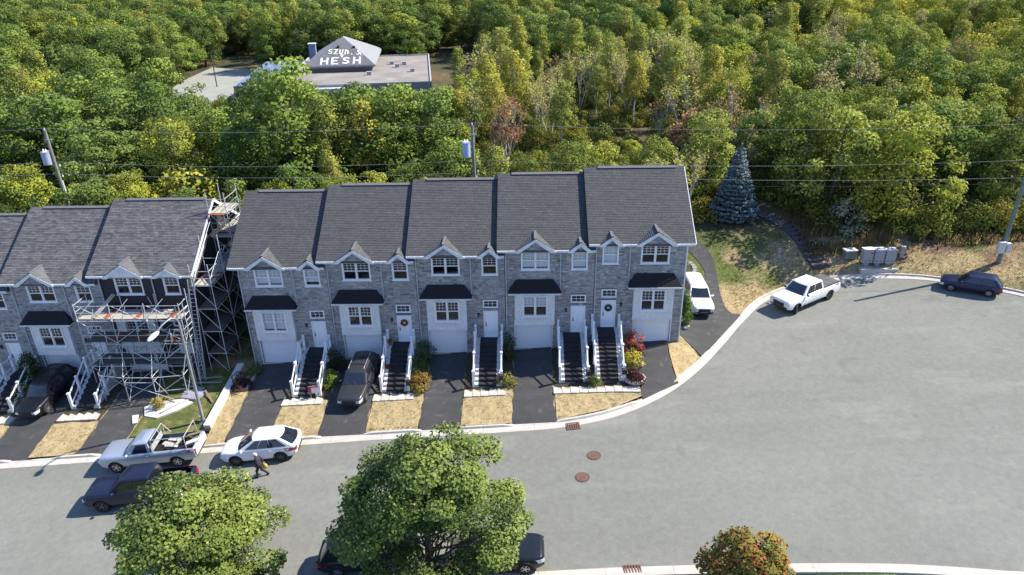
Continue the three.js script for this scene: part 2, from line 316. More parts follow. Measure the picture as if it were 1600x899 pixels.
// ---------- leaves, twigs and crowns ----------
class LeafB {
  constructor() { this.p = []; this.n = []; this.c = []; this.i = []; }
  leaf(x, y, z, out, size, r, col, flat = 0.5, long = 1) {   // a folded rhombus
    const d = V(r() - 0.5, r() - 0.5 - 0.15, r() - 0.5).addScaledVector(out, 0.5).normalize();
    const u = V(r() - 0.5, r() - 0.5, r() - 0.5).multiplyScalar(1 - flat).addScaledVector(out, flat).add(V(0, flat * 0.6, 0)).normalize();
    const s = d.clone().cross(u).normalize(), n = s.clone().cross(d).normalize();
    const L = size * long * (0.75 + 0.5 * r()), w = size * (0.4 + 0.2 * r()), b = this.p.length / 3;
    const nn = n.clone().multiplyScalar(0.6).addScaledVector(out, 0.6).normalize();
    const put = (a, c, k) => this.p.push(x + d.x * a + s.x * c + n.x * k, y + d.y * a + s.y * c + n.y * k, z + d.z * a + s.z * c + n.z * k);
    put(-L * 0.5, 0, 0); put(0.02 * L, -w, w * 0.25); put(L * 0.55, 0, -L * 0.08); put(0.02 * L, w, w * 0.25);
    for (let q = 0; q < 4; q++) { this.n.push(nn.x, nn.y, nn.z); this.c.push(col[0], col[1], col[2]); }
    this.i.push(b, b + 2, b + 1, b, b + 3, b + 2);
  }
  geo() {
    const g = new THREE.BufferGeometry();
    g.setAttribute('position', new THREE.Float32BufferAttribute(this.p, 3)); g.setAttribute('normal', new THREE.Float32BufferAttribute(this.n, 3)); g.setAttribute('color', new THREE.Float32BufferAttribute(this.c, 3)); g.setIndex(this.i); return g;
  }
}
const leafMat = (r, g, b, through = 0.3) => phys(r, g, b, { vertexColors: true, roughness: 1, transmission: through, thickness: 0, side: THREE.DoubleSide, specularIntensity: 0.25 });
// A crown of leaf clumps inside an envelope: rad(t) = radius at height share t. Returns { wood, leaves } geometries.
function grow(o) {
  const r = rng(o.seed), L = new LeafB(), W = new MB(), clumps = [], { h, base } = o;
  const lean = V((r() - 0.5) * (o.lean ?? 0.6), 0, (r() - 0.5) * (o.lean ?? 0.6)), axis = (y) => V(lean.x * (y / h) ** 1.5, y, lean.z * (y / h) ** 1.5);
  let tries = 0;
  while (clumps.length < o.clumps && tries++ < 9000) {
    const t = Math.pow(r(), o.low ?? 0.85), y = base + (h - base) * t, R = o.rad(t), q = Math.pow(r(), 0.4), a = r() * Math.PI * 2;
    const lobe = (1 - (o.rough ?? 0.22)) + 2 * (o.rough ?? 0.22) * noise(Math.cos(a) * 1.4 + 5 + o.seed, Math.sin(a) * 1.4 + t * 3, o.seed);
    const p = axis(y).add(V(Math.cos(a) * R * q * lobe, 0, Math.sin(a) * R * q * lobe)), cr = o.clumpR * (0.65 + 0.7 * r()) * (o.taper ? 1 - o.taper * t : 1);
    if (clumps.some((c) => c.p.distanceTo(p) < (c.r + cr) * (o.spread ?? 0.42))) continue;
    clumps.push({ p, r: cr, t, tint: r(), out: V(Math.cos(a) * q, 0.55, Math.sin(a) * q).normalize() });
  }
  // wood: a tapering trunk with bends, limbs to the clumps
  const tr = o.trunk, pts = []; for (let k = 0; k <= 7; k++) pts.push(axis((h * 0.93 * k) / 7).add(V((r() - 0.5) * tr * 1.2, 0, (r() - 0.5) * tr * 1.2).multiplyScalar(k ? 1 : 0)));
  if (o.stems > 1) for (let s = 0; s < o.stems; s++) { const a = (s / o.stems) * 6.28 + r(), q = []; for (let k = 0; k <= 5; k++) { const t = k / 5; q.push(V(Math.cos(a) * (0.15 + o.rad(0.5) * 0.55 * t), h * 0.85 * t, Math.sin(a) * (0.15 + o.rad(0.5) * 0.55 * t)).add(V((r() - 0.5) * 0.15, 0, (r() - 0.5) * 0.15))); } for (let k = 0; k < 5; k++) W.tube(q[k], q[k + 1], tr * (1 - k / 6), 5, tr * (1 - (k + 1) / 6), false); }
  else for (let k = 0; k < 7; k++) W.tube(pts[k], pts[k + 1], tr * Math.pow(1 - k / 7.6, 0.8) * (k === 0 ? 1.25 : 1), 7, tr * Math.pow(1 - (k + 1) / 7.6, 0.8), false);
  for (const c of clumps) {
    if (r() > (o.limbs ?? 0.8)) continue;
    const y0 = Math.max(base * 0.55, c.p.y - (0.35 + 0.35 * r()) * Math.hypot(c.p.x - axis(c.p.y).x, c.p.z - axis(c.p.y).z) - 0.4), a = axis(y0), mid = a.clone().lerp(c.p, 0.55).add(V((r() - 0.5) * 0.3, 0.12 * c.r, (r() - 0.5) * 0.3)), lr = Math.max(tr * 0.12, tr * 0.36 * (1 - c.t * 0.8));
    W.tube(a, mid, lr, 5, lr * 0.6, false); W.tube(mid, c.p, lr * 0.6, 4, lr * 0.25, false);
    for (let k = 0; k < (o.twigs ?? 2); k++) { const e = V(r() - 0.5, r() - 0.35, r() - 0.5).normalize().multiplyScalar(c.r * 0.9).add(c.p); W.tube(c.p.clone().lerp(mid, 0.4 * r()), e, lr * 0.25, 3, lr * 0.1, false); }
  }
  for (const c of clumps) {
    const n = Math.round(o.leaves * (c.r / o.clumpR) ** 2 * (0.8 + 0.4 * r()));
    for (let k = 0; k < n; k++) {
      const d = V(r() * 2 - 1, r() * 2 - 1, r() * 2 - 1); if (d.lengthSq() > 1) { k--; continue; }
      d.normalize(); if (d.dot(c.out) < -0.2 && r() < 0.75) d.negate();
      const f = Math.pow(r(), 0.38) * (0.9 + 0.35 * noise(d.x * 2.2 + c.tint * 40, d.y * 2.2 + d.z * 2.2 + 9, o.seed + 7)), x = c.p.x + d.x * c.r * f * (o.wide ?? 1.1), y = c.p.y + d.y * c.r * f * (o.tall ?? 0.8) - (o.droop ?? 0) * r() * c.r, z = c.p.z + d.z * c.r * f * (o.wide ?? 1.1);
      const m = clamp(0.5 + 0.75 * (c.tint - 0.5) + 0.5 * (r() - 0.5), 0, 1), v = 0.82 + 0.36 * r(), A = o.colA, B = o.colB, C = o.colC && r() < (o.rareC ?? 0.05) ? o.colC : null;
      L.leaf(x, y, z, d.clone().addScaledVector(c.out, 0.6).normalize(), o.leaf * (0.8 + 0.4 * c.tint), r, C || [lerp(A[0], B[0], m) * v, lerp(A[1], B[1], m) * v, lerp(A[2], B[2], m) * v], o.flat ?? 0.6, o.long ?? 1);
    }
  }
  return { wood: W.geo(), leaves: L.geo() };
}
// bare twigs: recursive branching of thin tubes, with a few leaves left
function growBare(o) {
  const r = rng(o.seed), W = new MB(), L = new LeafB();
  const br = (a, d, len, rad, n) => {
    const b = a.clone().addScaledVector(d, len); W.tube(a, b, rad, n > 2 ? 5 : 3, rad * 0.62, false);
    if (n === 0) { if (r() < o.leafy) for (let k = 0; k < 4; k++) L.leaf(b.x + (r() - 0.5) * 0.5, b.y + (r() - 0.5) * 0.5, b.z + (r() - 0.5) * 0.5, V(0, 1, 0), o.leaf, r, o.col(r), 0.3); return; }
    const k = n > 3 ? 3 : n > 1 ? 3 + (r() < 0.5 ? 1 : 0) : 3;
    for (let i = 0; i < k; i++) { const q = V(r() - 0.5, r() * 0.5, r() - 0.5).normalize(); br(a.clone().lerp(b, 0.45 + 0.55 * ((i + r()) / k)), d.clone().multiplyScalar(1).addScaledVector(q, o.open * (0.8 + 0.5 * r())).normalize(), len * (0.52 + 0.22 * r()), rad * 0.5, n - 1); }
    if (n >= 3) br(b, d.clone().add(V((r() - 0.5) * 0.3, 0.15, (r() - 0.5) * 0.3)).normalize(), len * 0.72, rad * 0.62, n - 1);
  };
  for (let s = 0; s < (o.stems || 1); s++) br(V((r() - 0.5) * 0.3 * (o.stems - 1 || 0), 0, (r() - 0.5) * 0.3 * (o.stems - 1 || 0)), V((r() - 0.5) * 0.25 * (o.stems || 1), 1, (r() - 0.5) * 0.25 * (o.stems || 1)).normalize(), o.h * 0.36, o.trunk, 4);
  return { wood: W.geo(), leaves: L.p.length ? L.geo() : null };
}
// layered conifer
function growSpruce(o) {
  const r = rng(o.seed), W = new MB(), L = new LeafB();
  W.tube(V(0, 0, 0), V(0, o.h * 0.97, 0), o.h * 0.022, 7, 0.015, false);
  const tiers = o.tiers;
  for (let t = 0; t < tiers; t++) {
    const f = t / tiers, y = o.h * (0.05 + 0.93 * f), R = o.r * Math.pow(1 - f, 0.82) * (0.9 + 0.2 * r()) * (f < 0.1 ? 0.86 : 1) + 0.1, n = Math.round(lerp(22, 5, f));
    for (let k = 0; k < n; k++) {
      const a = ((k + r() * 0.7) / n) * 6.283 + t, RR = R * (0.78 + 0.3 * r()), dip = o.dip * RR, dir = V(Math.cos(a), 0, Math.sin(a));
      const tip = V(dir.x * RR, y - dip + 0.16 * RR, dir.z * RR), mid = V(dir.x * RR * 0.55, y - dip * 0.75, dir.z * RR * 0.55);
      W.tube(V(0, y, 0), mid, 0.025, 3, 0.015, false); W.tube(mid, tip, 0.015, 3, 0.006, false);
      const m = Math.round(o.needles * RR);
      for (let q = 0; q < m; q++) {
        const s = 0.15 + 0.85 * Math.sqrt(r()), p = s < 0.55 ? V(0, y, 0).lerp(mid, s / 0.55) : mid.clone().lerp(tip, (s - 0.55) / 0.45), w = 0.16 * RR * (1.1 - s * 0.6), v = 0.75 + 0.5 * r(), side = (r() - 0.5) * 2;
        p.add(V(-dir.z * w * side, (r() - 0.6) * 0.12, dir.x * w * side));
        const tipc = r();
        L.leaf(p.x, p.y, p.z, V(dir.x * 0.6 - dir.z * side * 0.4, 0.7, dir.z * 0.6 + dir.x * side * 0.4).normalize(), o.leaf, r, [lerp(o.colA[0], o.colB[0], tipc) * v, lerp(o.colA[1], o.colB[1], tipc) * v, lerp(o.colA[2], o.colB[2], tipc) * v], 0.35, 1.5);
      }
    }
  }
  for (let q = 0; q < 14; q++) L.leaf((r() - 0.5) * 0.1, o.h * (0.94 + 0.06 * r()), (r() - 0.5) * 0.1, V(0, 1, 0), o.leaf, r, o.colB, 0.1, 1.5);
  return { wood: W.geo(), leaves: L.geo() };
}
const ball = (t) => Math.sqrt(Math.max(0.02, 1 - (2 * t - 1) ** 2));
function plant(name, label, category, g, leafM, woodM, pos, group) {
  const t = thing(name, label, category, pos, 0, group); part('stem', g.wood, woodM, t); if (g.leaves) part('foliage', g.leaves, leafM, t); return t;
}
function tree(name, label, g, leafM, woodM, pos, group) {
  const t = thing(name, label, 'tree', pos, 0, group); part('trunk', g.wood, woodM, t); if (g.leaves) part('crown', g.leaves, leafM, t); return t;
}
// ---------- town houses ----------
// Local axes of a house: x along the front from its left wall, y up from its garage floor, z out of the front wall.
const EAVE = 7.65, RISE = 3.63, ZR = -5.15, ZE = 0.4, SL = RISE / (ZE - ZR), BACK = -10.7, GZ = 0.41;
const rowEave = [7.3, 7.72, 8.05, 8.41, 8.81];
function stones(W, holes, gables, seed, tone) {
  const m = new MB(true), r = rng(seed); let y = -0.55;
  while (y < EAVE + 1) {
    const h = 0.07 + 0.075 * r(), y1 = Math.min(y + h, 9);
    let spans = [], zo = 0;
    if (y < EAVE - 0.03) spans = [[0.012, W - 0.012]];
    else for (const [c, w, a] of gables) { zo = GZ; const f = 1 - (y1 - EAVE) / a; if (f > 0.08) spans.push([c - (w / 2 - 0.12) * f, c + (w / 2 - 0.12) * f]); }
    for (const [hx0, hy0, hx1, hy1] of holes) if (y1 > hy0 + 0.01 && y < hy1 - 0.01) spans = spans.flatMap(([a, b]) => (hx1 < a || hx0 > b ? [[a, b]] : [[a, Math.min(b, hx0)], [Math.max(a, hx1), b]].filter(([p, q]) => q - p > 0.03)));
    for (const [a, b] of spans) {
      let x = a;
      while (x < b - 0.02) {
        let l = 0.12 + 0.34 * r() * r() + 0.12 * r(); if (b - x - l < 0.12) l = b - x;
        const d = 0.018 + 0.035 * r(), k = tone * (0.33 + 0.17 * r() + 0.1 * (fbm(x * 0.8, y * 0.8, seed, 2) - 0.5) + (r() < 0.12 ? 0.1 : 0) - (r() < 0.12 ? 0.13 : 0)), t = 0.06 * (r() - 0.3);
        m.color(k * (1.01 + t), k * 0.99, k * (0.99 - t));
        m.box(x + 0.006, y + 0.006, zo, x + l - 0.006, y1 - 0.006, zo + d * (zo ? 0.6 : 1), 'k'); x += l;
      }
    }
    y = y1;
  }
  return m;
}
// courses of shingles on the plane through (x, eaveY, ze) rising backwards; spans(s) gives the covered [x0, x1] at slope height y
function shingles(x0, x1, y0, z0, rise, run, dir, seed, k0, vary, streak) {
  const m = new MB(true), r = rng(seed), len = Math.hypot(rise, run), ny = run / len, nz = rise / len, step = 0.143;
  const at = (x, s, h) => V(x, y0 + (rise * s) / len + ny * h, z0 - dir * ((run * s) / len) + dir * nz * h);
  for (let s = 0, i = 0; s < len - 0.02; s += step, i++) {
    const s1 = Math.min(len, s + step * 1.04); let x = x0 - (i % 2 ? 0.15 : 0) - 0.08 * r();
    const row = (r() - 0.5) * vary * 0.22;
    while (x < x1 - 0.02) {
      const w = 0.28 + 0.05 * r(), a = Math.max(x0, x + 0.004), b = Math.min(x1, x + w - 0.004);
      if (b - a > 0.03) {
        const st = streak * (fbm(x * 0.9, i * 0.9, seed, 3) - 0.5), k = k0 * (1 + row + vary * (r() - 0.5) + st + (r() < 0.06 ? vary * 0.5 : 0)), lift = 0.022 + 0.008 * r();
        m.color(k * 1.0, k * 0.985, k * 1.01);
        const A = at(a, s, lift), B = at(b, s, lift), C = at(b, s1, 0.008), D = at(a, s1, 0.008), E = at(a, s, 0), F = at(b, s, 0);
        if (dir > 0) { m.quad(A, B, C, D); m.quad(E, F, B, A); } else { m.quad(B, A, D, C); m.quad(F, E, A, B); }
      }
      x += w;
    }
  }
  return m;
}
function win(parent, name, x0, y0, w, h, z, kind, blindTo, label) {   // kind: how many sashes side by side; 0 = transom light
  const o = new THREE.Group(); o.name = name; parent.add(o); o.position.set(x0, y0, z); if (label) o.userData.label = label;
  const f = new MB(), e = 0.085, d = 0.05;
  f.box(-0.02, h - e, -0.09, w + 0.02, h, d); f.box(-0.02, 0, -0.09, w + 0.02, e, d + 0.01); f.box(-0.02, e, -0.09, e - 0.02, h - e, d); f.box(w - e + 0.02, e, -0.09, w + 0.02, h - e, d);
  const n = Math.max(1, kind), lw = (w - 2 * e + 0.04 - (n - 1) * 0.09) / n;
  for (let i = 1; i < n; i++) { const x = e - 0.02 + i * lw + (i - 1) * 0.09; f.box(x, e, -0.09, x + 0.09, h - e, d - 0.01); }
  part('frame', f, M.vinyl, o);
  if (kind) { const s = new MB(); s.box(-0.06, -0.07, 0, w + 0.06, -0.002, 0.085); part('sill', s, M.vinyl, o); }
  for (let i = 0; i < n; i++) {
    const x = e - 0.02 + i * (lw + 0.09), hm = kind ? h * 0.5 : e, gm = new MB();
    const bars = (a, b, c, q, zz) => { for (let k = 1; k < 3; k++) gm.box(a + ((b - a) * k) / 3 - 0.012, c, zz - 0.012, a + ((b - a) * k) / 3 + 0.012, q, zz + 0.014); const rows = kind ? 3 : 2; for (let k = 1; k < rows; k++) gm.box(a, c + ((q - c) * k) / rows - 0.012, zz - 0.01, b, c + ((q - c) * k) / rows + 0.012, zz + 0.012); };
    if (kind) {
      const s = new MB(); s.box(x, hm - 0.03, -0.06, x + lw, hm + 0.03, 0.02);
      for (const [c, q, zz] of [[e, hm - 0.03, -0.035], [hm + 0.03, h - e, -0.01]]) { s.box(x, c, zz - 0.02, x + 0.035, q, zz + 0.02); s.box(x + lw - 0.035, c, zz - 0.02, x + lw, q, zz + 0.02); }
      part('sash', s, M.vinyl, o);
      const g1 = new MB(); g1.box(x + 0.03, e - 0.01, -0.041, x + lw - 0.03, hm - 0.02, -0.037, 'lrtb'); part('pane', paneGeo(x + 0.03, e - 0.01, x + lw - 0.03, hm - 0.02, -0.038), M.glass, o);
      part('pane', paneGeo(x + 0.03, hm + 0.02, x + lw - 0.03, h - e + 0.01, -0.012), M.glass, o);
    } else part('pane', paneGeo(x, e - 0.01, x + lw, h - e + 0.01, -0.03), M.glass, o);
    bars(x + (kind ? 0.03 : 0), x + lw - (kind ? 0.03 : 0), kind ? hm + 0.03 : e, h - e, -0.004); part('muntins', gm, M.vinyl, o, null, 'stuff');
    if (blindTo) { const b = new MB(), y = h - e - (h - 2 * e) * blindTo; for (let yy = y; yy < h - e; yy += 0.06) b.box(x + 0.02, yy, -0.135, x + lw - 0.02, yy + 0.054, -0.115); part('blind', b, M.blind, o, null, 'stuff'); }
  }
  return o;
}
const paneGeo = (x0, y0, x1, y1, z) => { const m = new MB(); m.quad(V(x0, y0, z), V(x1, y0, z), V(x1, y1, z), V(x0, y1, z)); return m; };
function gableRoof(house, c, w, a, k0, seed, solid) {   // the small cross gable over a window
  const o = new THREE.Group(); o.name = 'gable'; house.add(o);
  const zf = ZE + 0.13, zb = ZE - a / SL, L = V(c - w / 2, EAVE, zf), R = V(c + w / 2, EAVE, zf), A = V(c, EAVE + a, zf), B = V(c, EAVE + a, zb - 0.05), L2 = V(c - w / 2, EAVE, ZE), R2 = V(c + w / 2, EAVE, ZE);
  const dk = new MB(); dk.tri(L, B, A); dk.tri(L, L2, B); dk.tri(R, A, B); dk.tri(R, B, R2);
  const up = (p, d) => V(p.x, p.y - d, p.z); dk.tri(up(L, 0.07), up(A, 0.07), up(B, 0.07)); dk.tri(up(R, 0.07), up(B, 0.07), up(A, 0.07));
  part('roof_deck', dk, M.roofdeck, o);
  const m = new MB(true), r = rng(seed), n = Math.round(Math.hypot(w / 2, a) / 0.143);
  for (const s of [-1, 1]) for (let i = 0; i < n; i++) {
    const t0 = i / n, t1 = (i + 1.04) / n, X = (t) => c + s * (w / 2) * (1 - Math.min(t, 1)), Y = (t) => EAVE + a * Math.min(1, t), zend = (t) => ZE - (a * Math.min(1, t)) / SL;
    let z = zf - 0.15 * (i % 2) * r();
    z = zf;
    while (z > zend(t0) + 0.01) {
      const l = i % 2 && z === zf ? 0.15 : 0.28 + 0.05 * r(), z1a = Math.max(z - l + 0.006, zend(t0)), z1b = Math.max(z - l + 0.006, zend(t1)), zz = z, zt = Math.max(zz, zend(t1));
      const k = k0 * (1 + 0.3 * (r() - 0.5)); m.color(k, k * 0.985, k * 1.0);
      const P = V(X(t0), Y(t0) + 0.035, zz), Q = V(X(t0), Y(t0) + 0.035, z1a), S = V(X(t1), Y(t1) + 0.012, z1b), T = V(X(t1), Y(t1) + 0.012, zt);
      if (s > 0) { m.quad(P, Q, S, T); m.quad(V(P.x, P.y - 0.03, P.z), V(Q.x, Q.y - 0.03, Q.z), Q, P); } else { m.quad(Q, P, T, S); m.quad(V(Q.x, Q.y - 0.03, Q.z), V(P.x, P.y - 0.03, P.z), P, Q); }
      z -= l;
    }
  }
  part('shingles', m, M.shingle, o, null, 'stuff');
  const cap = new MB(); cap.bar(V(c, EAVE + a + 0.03, zf), V(c, EAVE + a + 0.03, zb), 0.16, 0.03); part('ridge_cap', cap, M.roofcap || (M.roofcap = mat(0.16, 0.16, 0.165, { map: G1 })), o);
  // white raking boards
  const t = 0.2, x0 = w / 2 + 0.08, q = (a / (w / 2)) * 0.08, tr = extrude([[-x0, -q], [0, a - 0.015], [x0, -q], [x0, -q - 0.1], [x0 - 0.3, -q - 0.1], [0, a - 0.015 - t * 1.15], [-x0 + 0.3, -q - 0.1], [-x0, -q - 0.1]], 0.05);
  tr.translate(c, EAVE - 0.01, zf - 0.02); part('raking_board', tr, M.white, o);
  if (solid) { const f = extrude([[-w / 2 + 0.1, -0.08], [0, a - 0.1], [w / 2 - 0.1, -0.08]], 0.03); f.translate(c, EAVE, zf - 0.08); part('gable_panel', f, M.white, o); }
  return o;
}
function makeHouse(x0, floor, W, label, o = {}) {
  const h = thing('town_house', label, 'house', [x0, floor, 0], 0, 'town houses in the row'), s = o.seed || 1;
  const X = (u) => (o.flip ? W - u : u), span = (a, b) => (o.flip ? [W - b, W - a] : [a, b]);
  const [g0, g1] = span(0.66, 3.24), [d0, d1] = span(4.56, 5.54), [t0, t1] = span(4.55, 5.55), [w0, w1] = span(1.13, 3.02), [v0, v1] = span(4.54, 5.6), [b0, b1] = span(0.66, 3.4);
  const holes = [[g0, -0.6, g1, 2.14], [d0, 1.2, d1, 3.32], [t0, 3.54, t1, 4.16], [w0, 6.08, w1, 7.42], [v0, 6.08, v1, 7.42]];
  const rect = ([a, b, c, d]) => [[a, b], [c, b], [c, d], [a, d]];
  const bw = [...span(1.21, 2.91)], gl = [[X(2.07), 2.6, 0.86], [X(5.07), 1.5, 0.56]];
  // walls
  const outline = [[0.005, -0.8], [W - 0.005, -0.8], [W - 0.005, EAVE - 0.06], [0.005, EAVE - 0.06]];
  const front = extrude(outline, 0.2, holes.slice(1).map(rect).concat([rect([g0, -0.7, g1, 2.14]), rect([bw[0], 2.68, bw[1], 4.25])])); front.translate(0, 0, -0.2);
  const skin = o.wrap ? M.wrap : M.mortar;
  part('front_wall', front, skin, h);
  if (!o.wrap) { const gf = gl.map(([c, w, a]) => { const e = extrude([[c - w / 2 + 0.1, EAVE - 0.06], [c + w / 2 - 0.1, EAVE - 0.06], [c, EAVE + a - 0.12]], 0.15); e.translate(0, 0, GZ - 0.15); return e; }); part('gable_wall', merged(...gf), skin, h); }
  const side = [[-0.2, -0.8], [-0.2, EAVE - 0.06], [ZR, EAVE + RISE - 0.2], [BACK + 0.6, EAVE - 0.06], [BACK + 0.6, -0.8]];
  for (const x of [0.005, W - 0.155]) { const e = extrude(side.map(([z, y]) => [-z, y]), 0.15); e.rotateY(Math.PI / 2); e.translate(x, 0, 0); part('side_wall', e, o.wrap && x > 1 ? M.wrapside || (M.wrapside = mat(0.05, 0.05, 0.055, { map: G3 })) : M.siding, h); }
  const bk = new MB(); bk.box(0.16, -0.8, BACK + 0.6, W - 0.16, EAVE - 0.1, BACK + 0.75); part('back_wall', bk, M.siding, h);
  const fl = new MB(); fl.box(0.16, 5.0, BACK + 0.8, W - 0.16, 5.12, -0.21); fl.box(0.16, 2.3, BACK + 0.8, W - 0.16, 2.42, -0.21); fl.box(0.16, -0.3, BACK + 0.8, W - 0.16, -0.1, -0.21); fl.box(0.16, -0.1, -3.4, W - 0.16, 2.3, -3.3); fl.box(0.16, 2.42, -3.4, W - 0.16, 5, -3.3); fl.box(0.16, 5.12, -3.4, W - 0.16, 7.5, -3.3);
  part('inner_floors', fl, M.inner || (M.inner = mat(0.16, 0.14, 0.12)), h);
  if (!o.wrap) part('stone_cladding', stones(W, holes.map(([a, b, c, d], i) => (i === 0 ? [a - 0.08, b, c + 0.08, d + 0.06] : [a - 0.02, b - 0.02, c + 0.02, d + 0.02])).concat([[b0, 1.97, b1, 4.5]]), gl, 100 + s, o.tone || 1), M.stone, h, null, 'stuff');
  // roof
  const xl = -0.48, xr = o.end ? W + 0.45 : W - 0.01, roof = new THREE.Group(); roof.name = 'roof'; h.add(roof);
  const slab = [[-ZE, EAVE], [-ZR, EAVE + RISE], [-BACK, EAVE], [-BACK, EAVE - 0.14], [-ZR, EAVE + RISE - 0.16], [-ZE, EAVE - 0.14]];
  const sl = extrude(slab, xr - xl); sl.rotateY(Math.PI / 2); sl.translate(xl, 0, 0); part('roof_deck', sl, M.roofdeck, roof);
  part('shingles', shingles(xl - 0.02, xr + (o.end ? 0.02 : 0), EAVE, ZE + 0.02, RISE, ZE + 0.02 - ZR, 1, 200 + s, o.k || 0.09, o.vary || 0.22, o.streak || 0.3), M.shingle, roof, null, 'stuff');
  part('back_shingles', shingles(xl - 0.02, xr, EAVE, BACK - 0.02, RISE, ZR - BACK + 0.02, -1, 300 + s, o.k || 0.09, 0.25, 0.3), M.shingle, roof, null, 'stuff');
  const rv = new MB(); const rx0 = xl + 0.95, rx1 = xr - 0.55; rv.quad(V(rx0, EAVE + RISE - 0.02, ZR + 0.2), V(rx1, EAVE + RISE - 0.02, ZR + 0.2), V(rx1, EAVE + RISE + 0.09, ZR), V(rx0, EAVE + RISE + 0.09, ZR)); rv.quad(V(rx1, EAVE + RISE - 0.02, ZR - 0.2), V(rx0, EAVE + RISE - 0.02, ZR - 0.2), V(rx0, EAVE + RISE + 0.09, ZR), V(rx1, EAVE + RISE + 0.09, ZR));
  rv.tri(V(rx1, EAVE + RISE - 0.02, ZR + 0.2), V(rx1, EAVE + RISE - 0.02, ZR - 0.2), V(rx1, EAVE + RISE + 0.09, ZR)); rv.tri(V(rx0, EAVE + RISE - 0.02, ZR - 0.2), V(rx0, EAVE + RISE - 0.02, ZR + 0.2), V(rx0, EAVE + RISE + 0.09, ZR));
  part('ridge_vent', rv, M.roofcap || (M.roofcap = mat(0.16, 0.16, 0.165, { map: G1 })), roof);
  // eaves: fascia with gutter, cut where the gables stand, and the soffit
  const cuts = gl.map(([c, w]) => [c - w / 2 + 0.14, c + w / 2 - 0.14]).sort((a, b) => a[0] - b[0]);
  let x = xl; for (const [a, b] of [...cuts, [xr, xr]]) { if (a > x) { const fa = new MB(); fa.box(x, EAVE - 0.19, ZE - 0.04, a, EAVE - 0.01, ZE); fa.box(x, EAVE - 0.12, ZE + 0.002, a, EAVE - 0.0, ZE + 0.11); part('gutter', fa, M.white, h); } x = b; }
  const so = new MB(); so.box(xl + 0.01, EAVE - 0.2, 0.06, xr, EAVE - 0.18, ZE - 0.041); part('soffit', so, M.white, h);
  if (o.end) { const rk = new MB(); for (const xx of [xr]) { rk.bar(V(xx + 0.03, EAVE - 0.09, ZE), V(xx + 0.03, EAVE + RISE - 0.1, ZR), 0.05, 0.2); rk.bar(V(xx + 0.03, EAVE - 0.09, BACK), V(xx + 0.03, EAVE + RISE - 0.1, ZR), 0.05, 0.2); } part('rake_board', rk, M.white, h); }
  gl.forEach(([c, w, a], i) => gableRoof(h, c, o.wrap && i ? 1.9 : w, a, (o.k || 0.09) * 1.15, 400 + s * 2 + i, o.wrap));
  // windows
  win(h, 'window', w0, 6.08, w1 - w0, 1.34, 0, 2, o.blind?.[0] || 0); win(h, 'window', v0, 6.08, v1 - v0, 1.34, 0, 1, o.blind?.[1] || 0);
  if (!o.wrap) win(h, 'transom_window', t0, 3.54, t1 - t0, 0.62, 0, 0, 0); else win(h, 'transom_window', t0, 3.54, t1 - t0, 0.62, 0, 0, 0);
  // bay with its little hipped roof
  const bay = new THREE.Group(); bay.name = 'bay'; h.add(bay); const p = 0.35;
  const bb = extrude(rect([b0, 1.96, b1, 4.5]), 0.06, [rect([bw[0], 2.68, bw[1], 4.25])]); bb.translate(0, 0, p - 0.06);
  const bs = new MB(); bs.box(b0, 1.96, 0.001, b0 + 0.06, 4.5, p - 0.061); bs.box(b1 - 0.06, 1.96, 0.001, b1, 4.5, p - 0.061); bs.box(b0 + 0.06, 1.96, 0.001, b1 - 0.06, 2.02, p - 0.061);
  part('bay_wall', merged(bb, bs), M.white, bay);
  const tr = new MB(), bx0 = b0 - 0.005, bx1 = b1 + 0.005; for (const q of [bx0, bx1 - 0.14]) tr.box(q, 1.965, p - 0.004, q + 0.14, 4.49, p + 0.022); tr.box(bx0 + 0.14, 1.965, p - 0.004, bx1 - 0.14, 2.06, p + 0.02); tr.box(bx0 + 0.14, 2.46, p - 0.004, bx1 - 0.14, 2.54, p + 0.018);
  for (let k = 1; k < 4; k++) { const q = lerp(b0, b1, k / 4); tr.box(q - 0.03, 2.06, p - 0.004, q + 0.03, 2.46, p + 0.016); } part('bay_trim', tr, M.white, bay);
  win(bay, 'bay_window', bw[0], 2.68, bw[1] - bw[0], 1.57, p, 2, o.blind?.[2] || 0);
  const e0 = b0 - 0.44, e1 = b1 + 0.44, zb = p + 0.28, rt = 5.38, r0 = b0 + 0.1, r1 = b1 - 0.1, br = new MB(), z0 = 0.06;
  br.quad(V(e0, 4.56, zb), V(e1, 4.56, zb), V(r1, rt, z0 + 0.02), V(r0, rt, z0 + 0.02)); br.tri(V(e1, 4.56, zb), V(e1, 4.56, z0), V(r1, rt, z0 + 0.02)); br.tri(V(e0, 4.56, z0), V(e0, 4.56, zb), V(r0, rt, z0 + 0.02)); br.quad(V(e0, 4.56, z0), V(e1, 4.56, z0), V(e1, 4.56, zb), V(e0, 4.56, zb));
  part('bay_roof', br, M.bayroof || (M.bayroof = mat(0.014, 0.013, 0.017, { map: G1, bumpMap: B1, bumpScale: 0.02 })), bay);
  const br2 = new MB(); for (let k = 0; k < 5; k++) { const f = k / 5, f1 = (k + 0.93) / 5; const Lp = (u) => [V(lerp(e0, r0, u), lerp(4.56, rt, u) + 0.014, lerp(zb, z0 + 0.02, u) + 0.012), V(lerp(e1, r1, u), lerp(4.56, rt, u) + 0.014, lerp(zb, z0 + 0.02, u) + 0.012)]; const [a, b] = Lp(f), [d, c] = Lp(f1); a.y += 0.012; b.y += 0.012; br2.quad(a, b, c, d); } part('bay_shingles', br2, M.bayroof, bay);
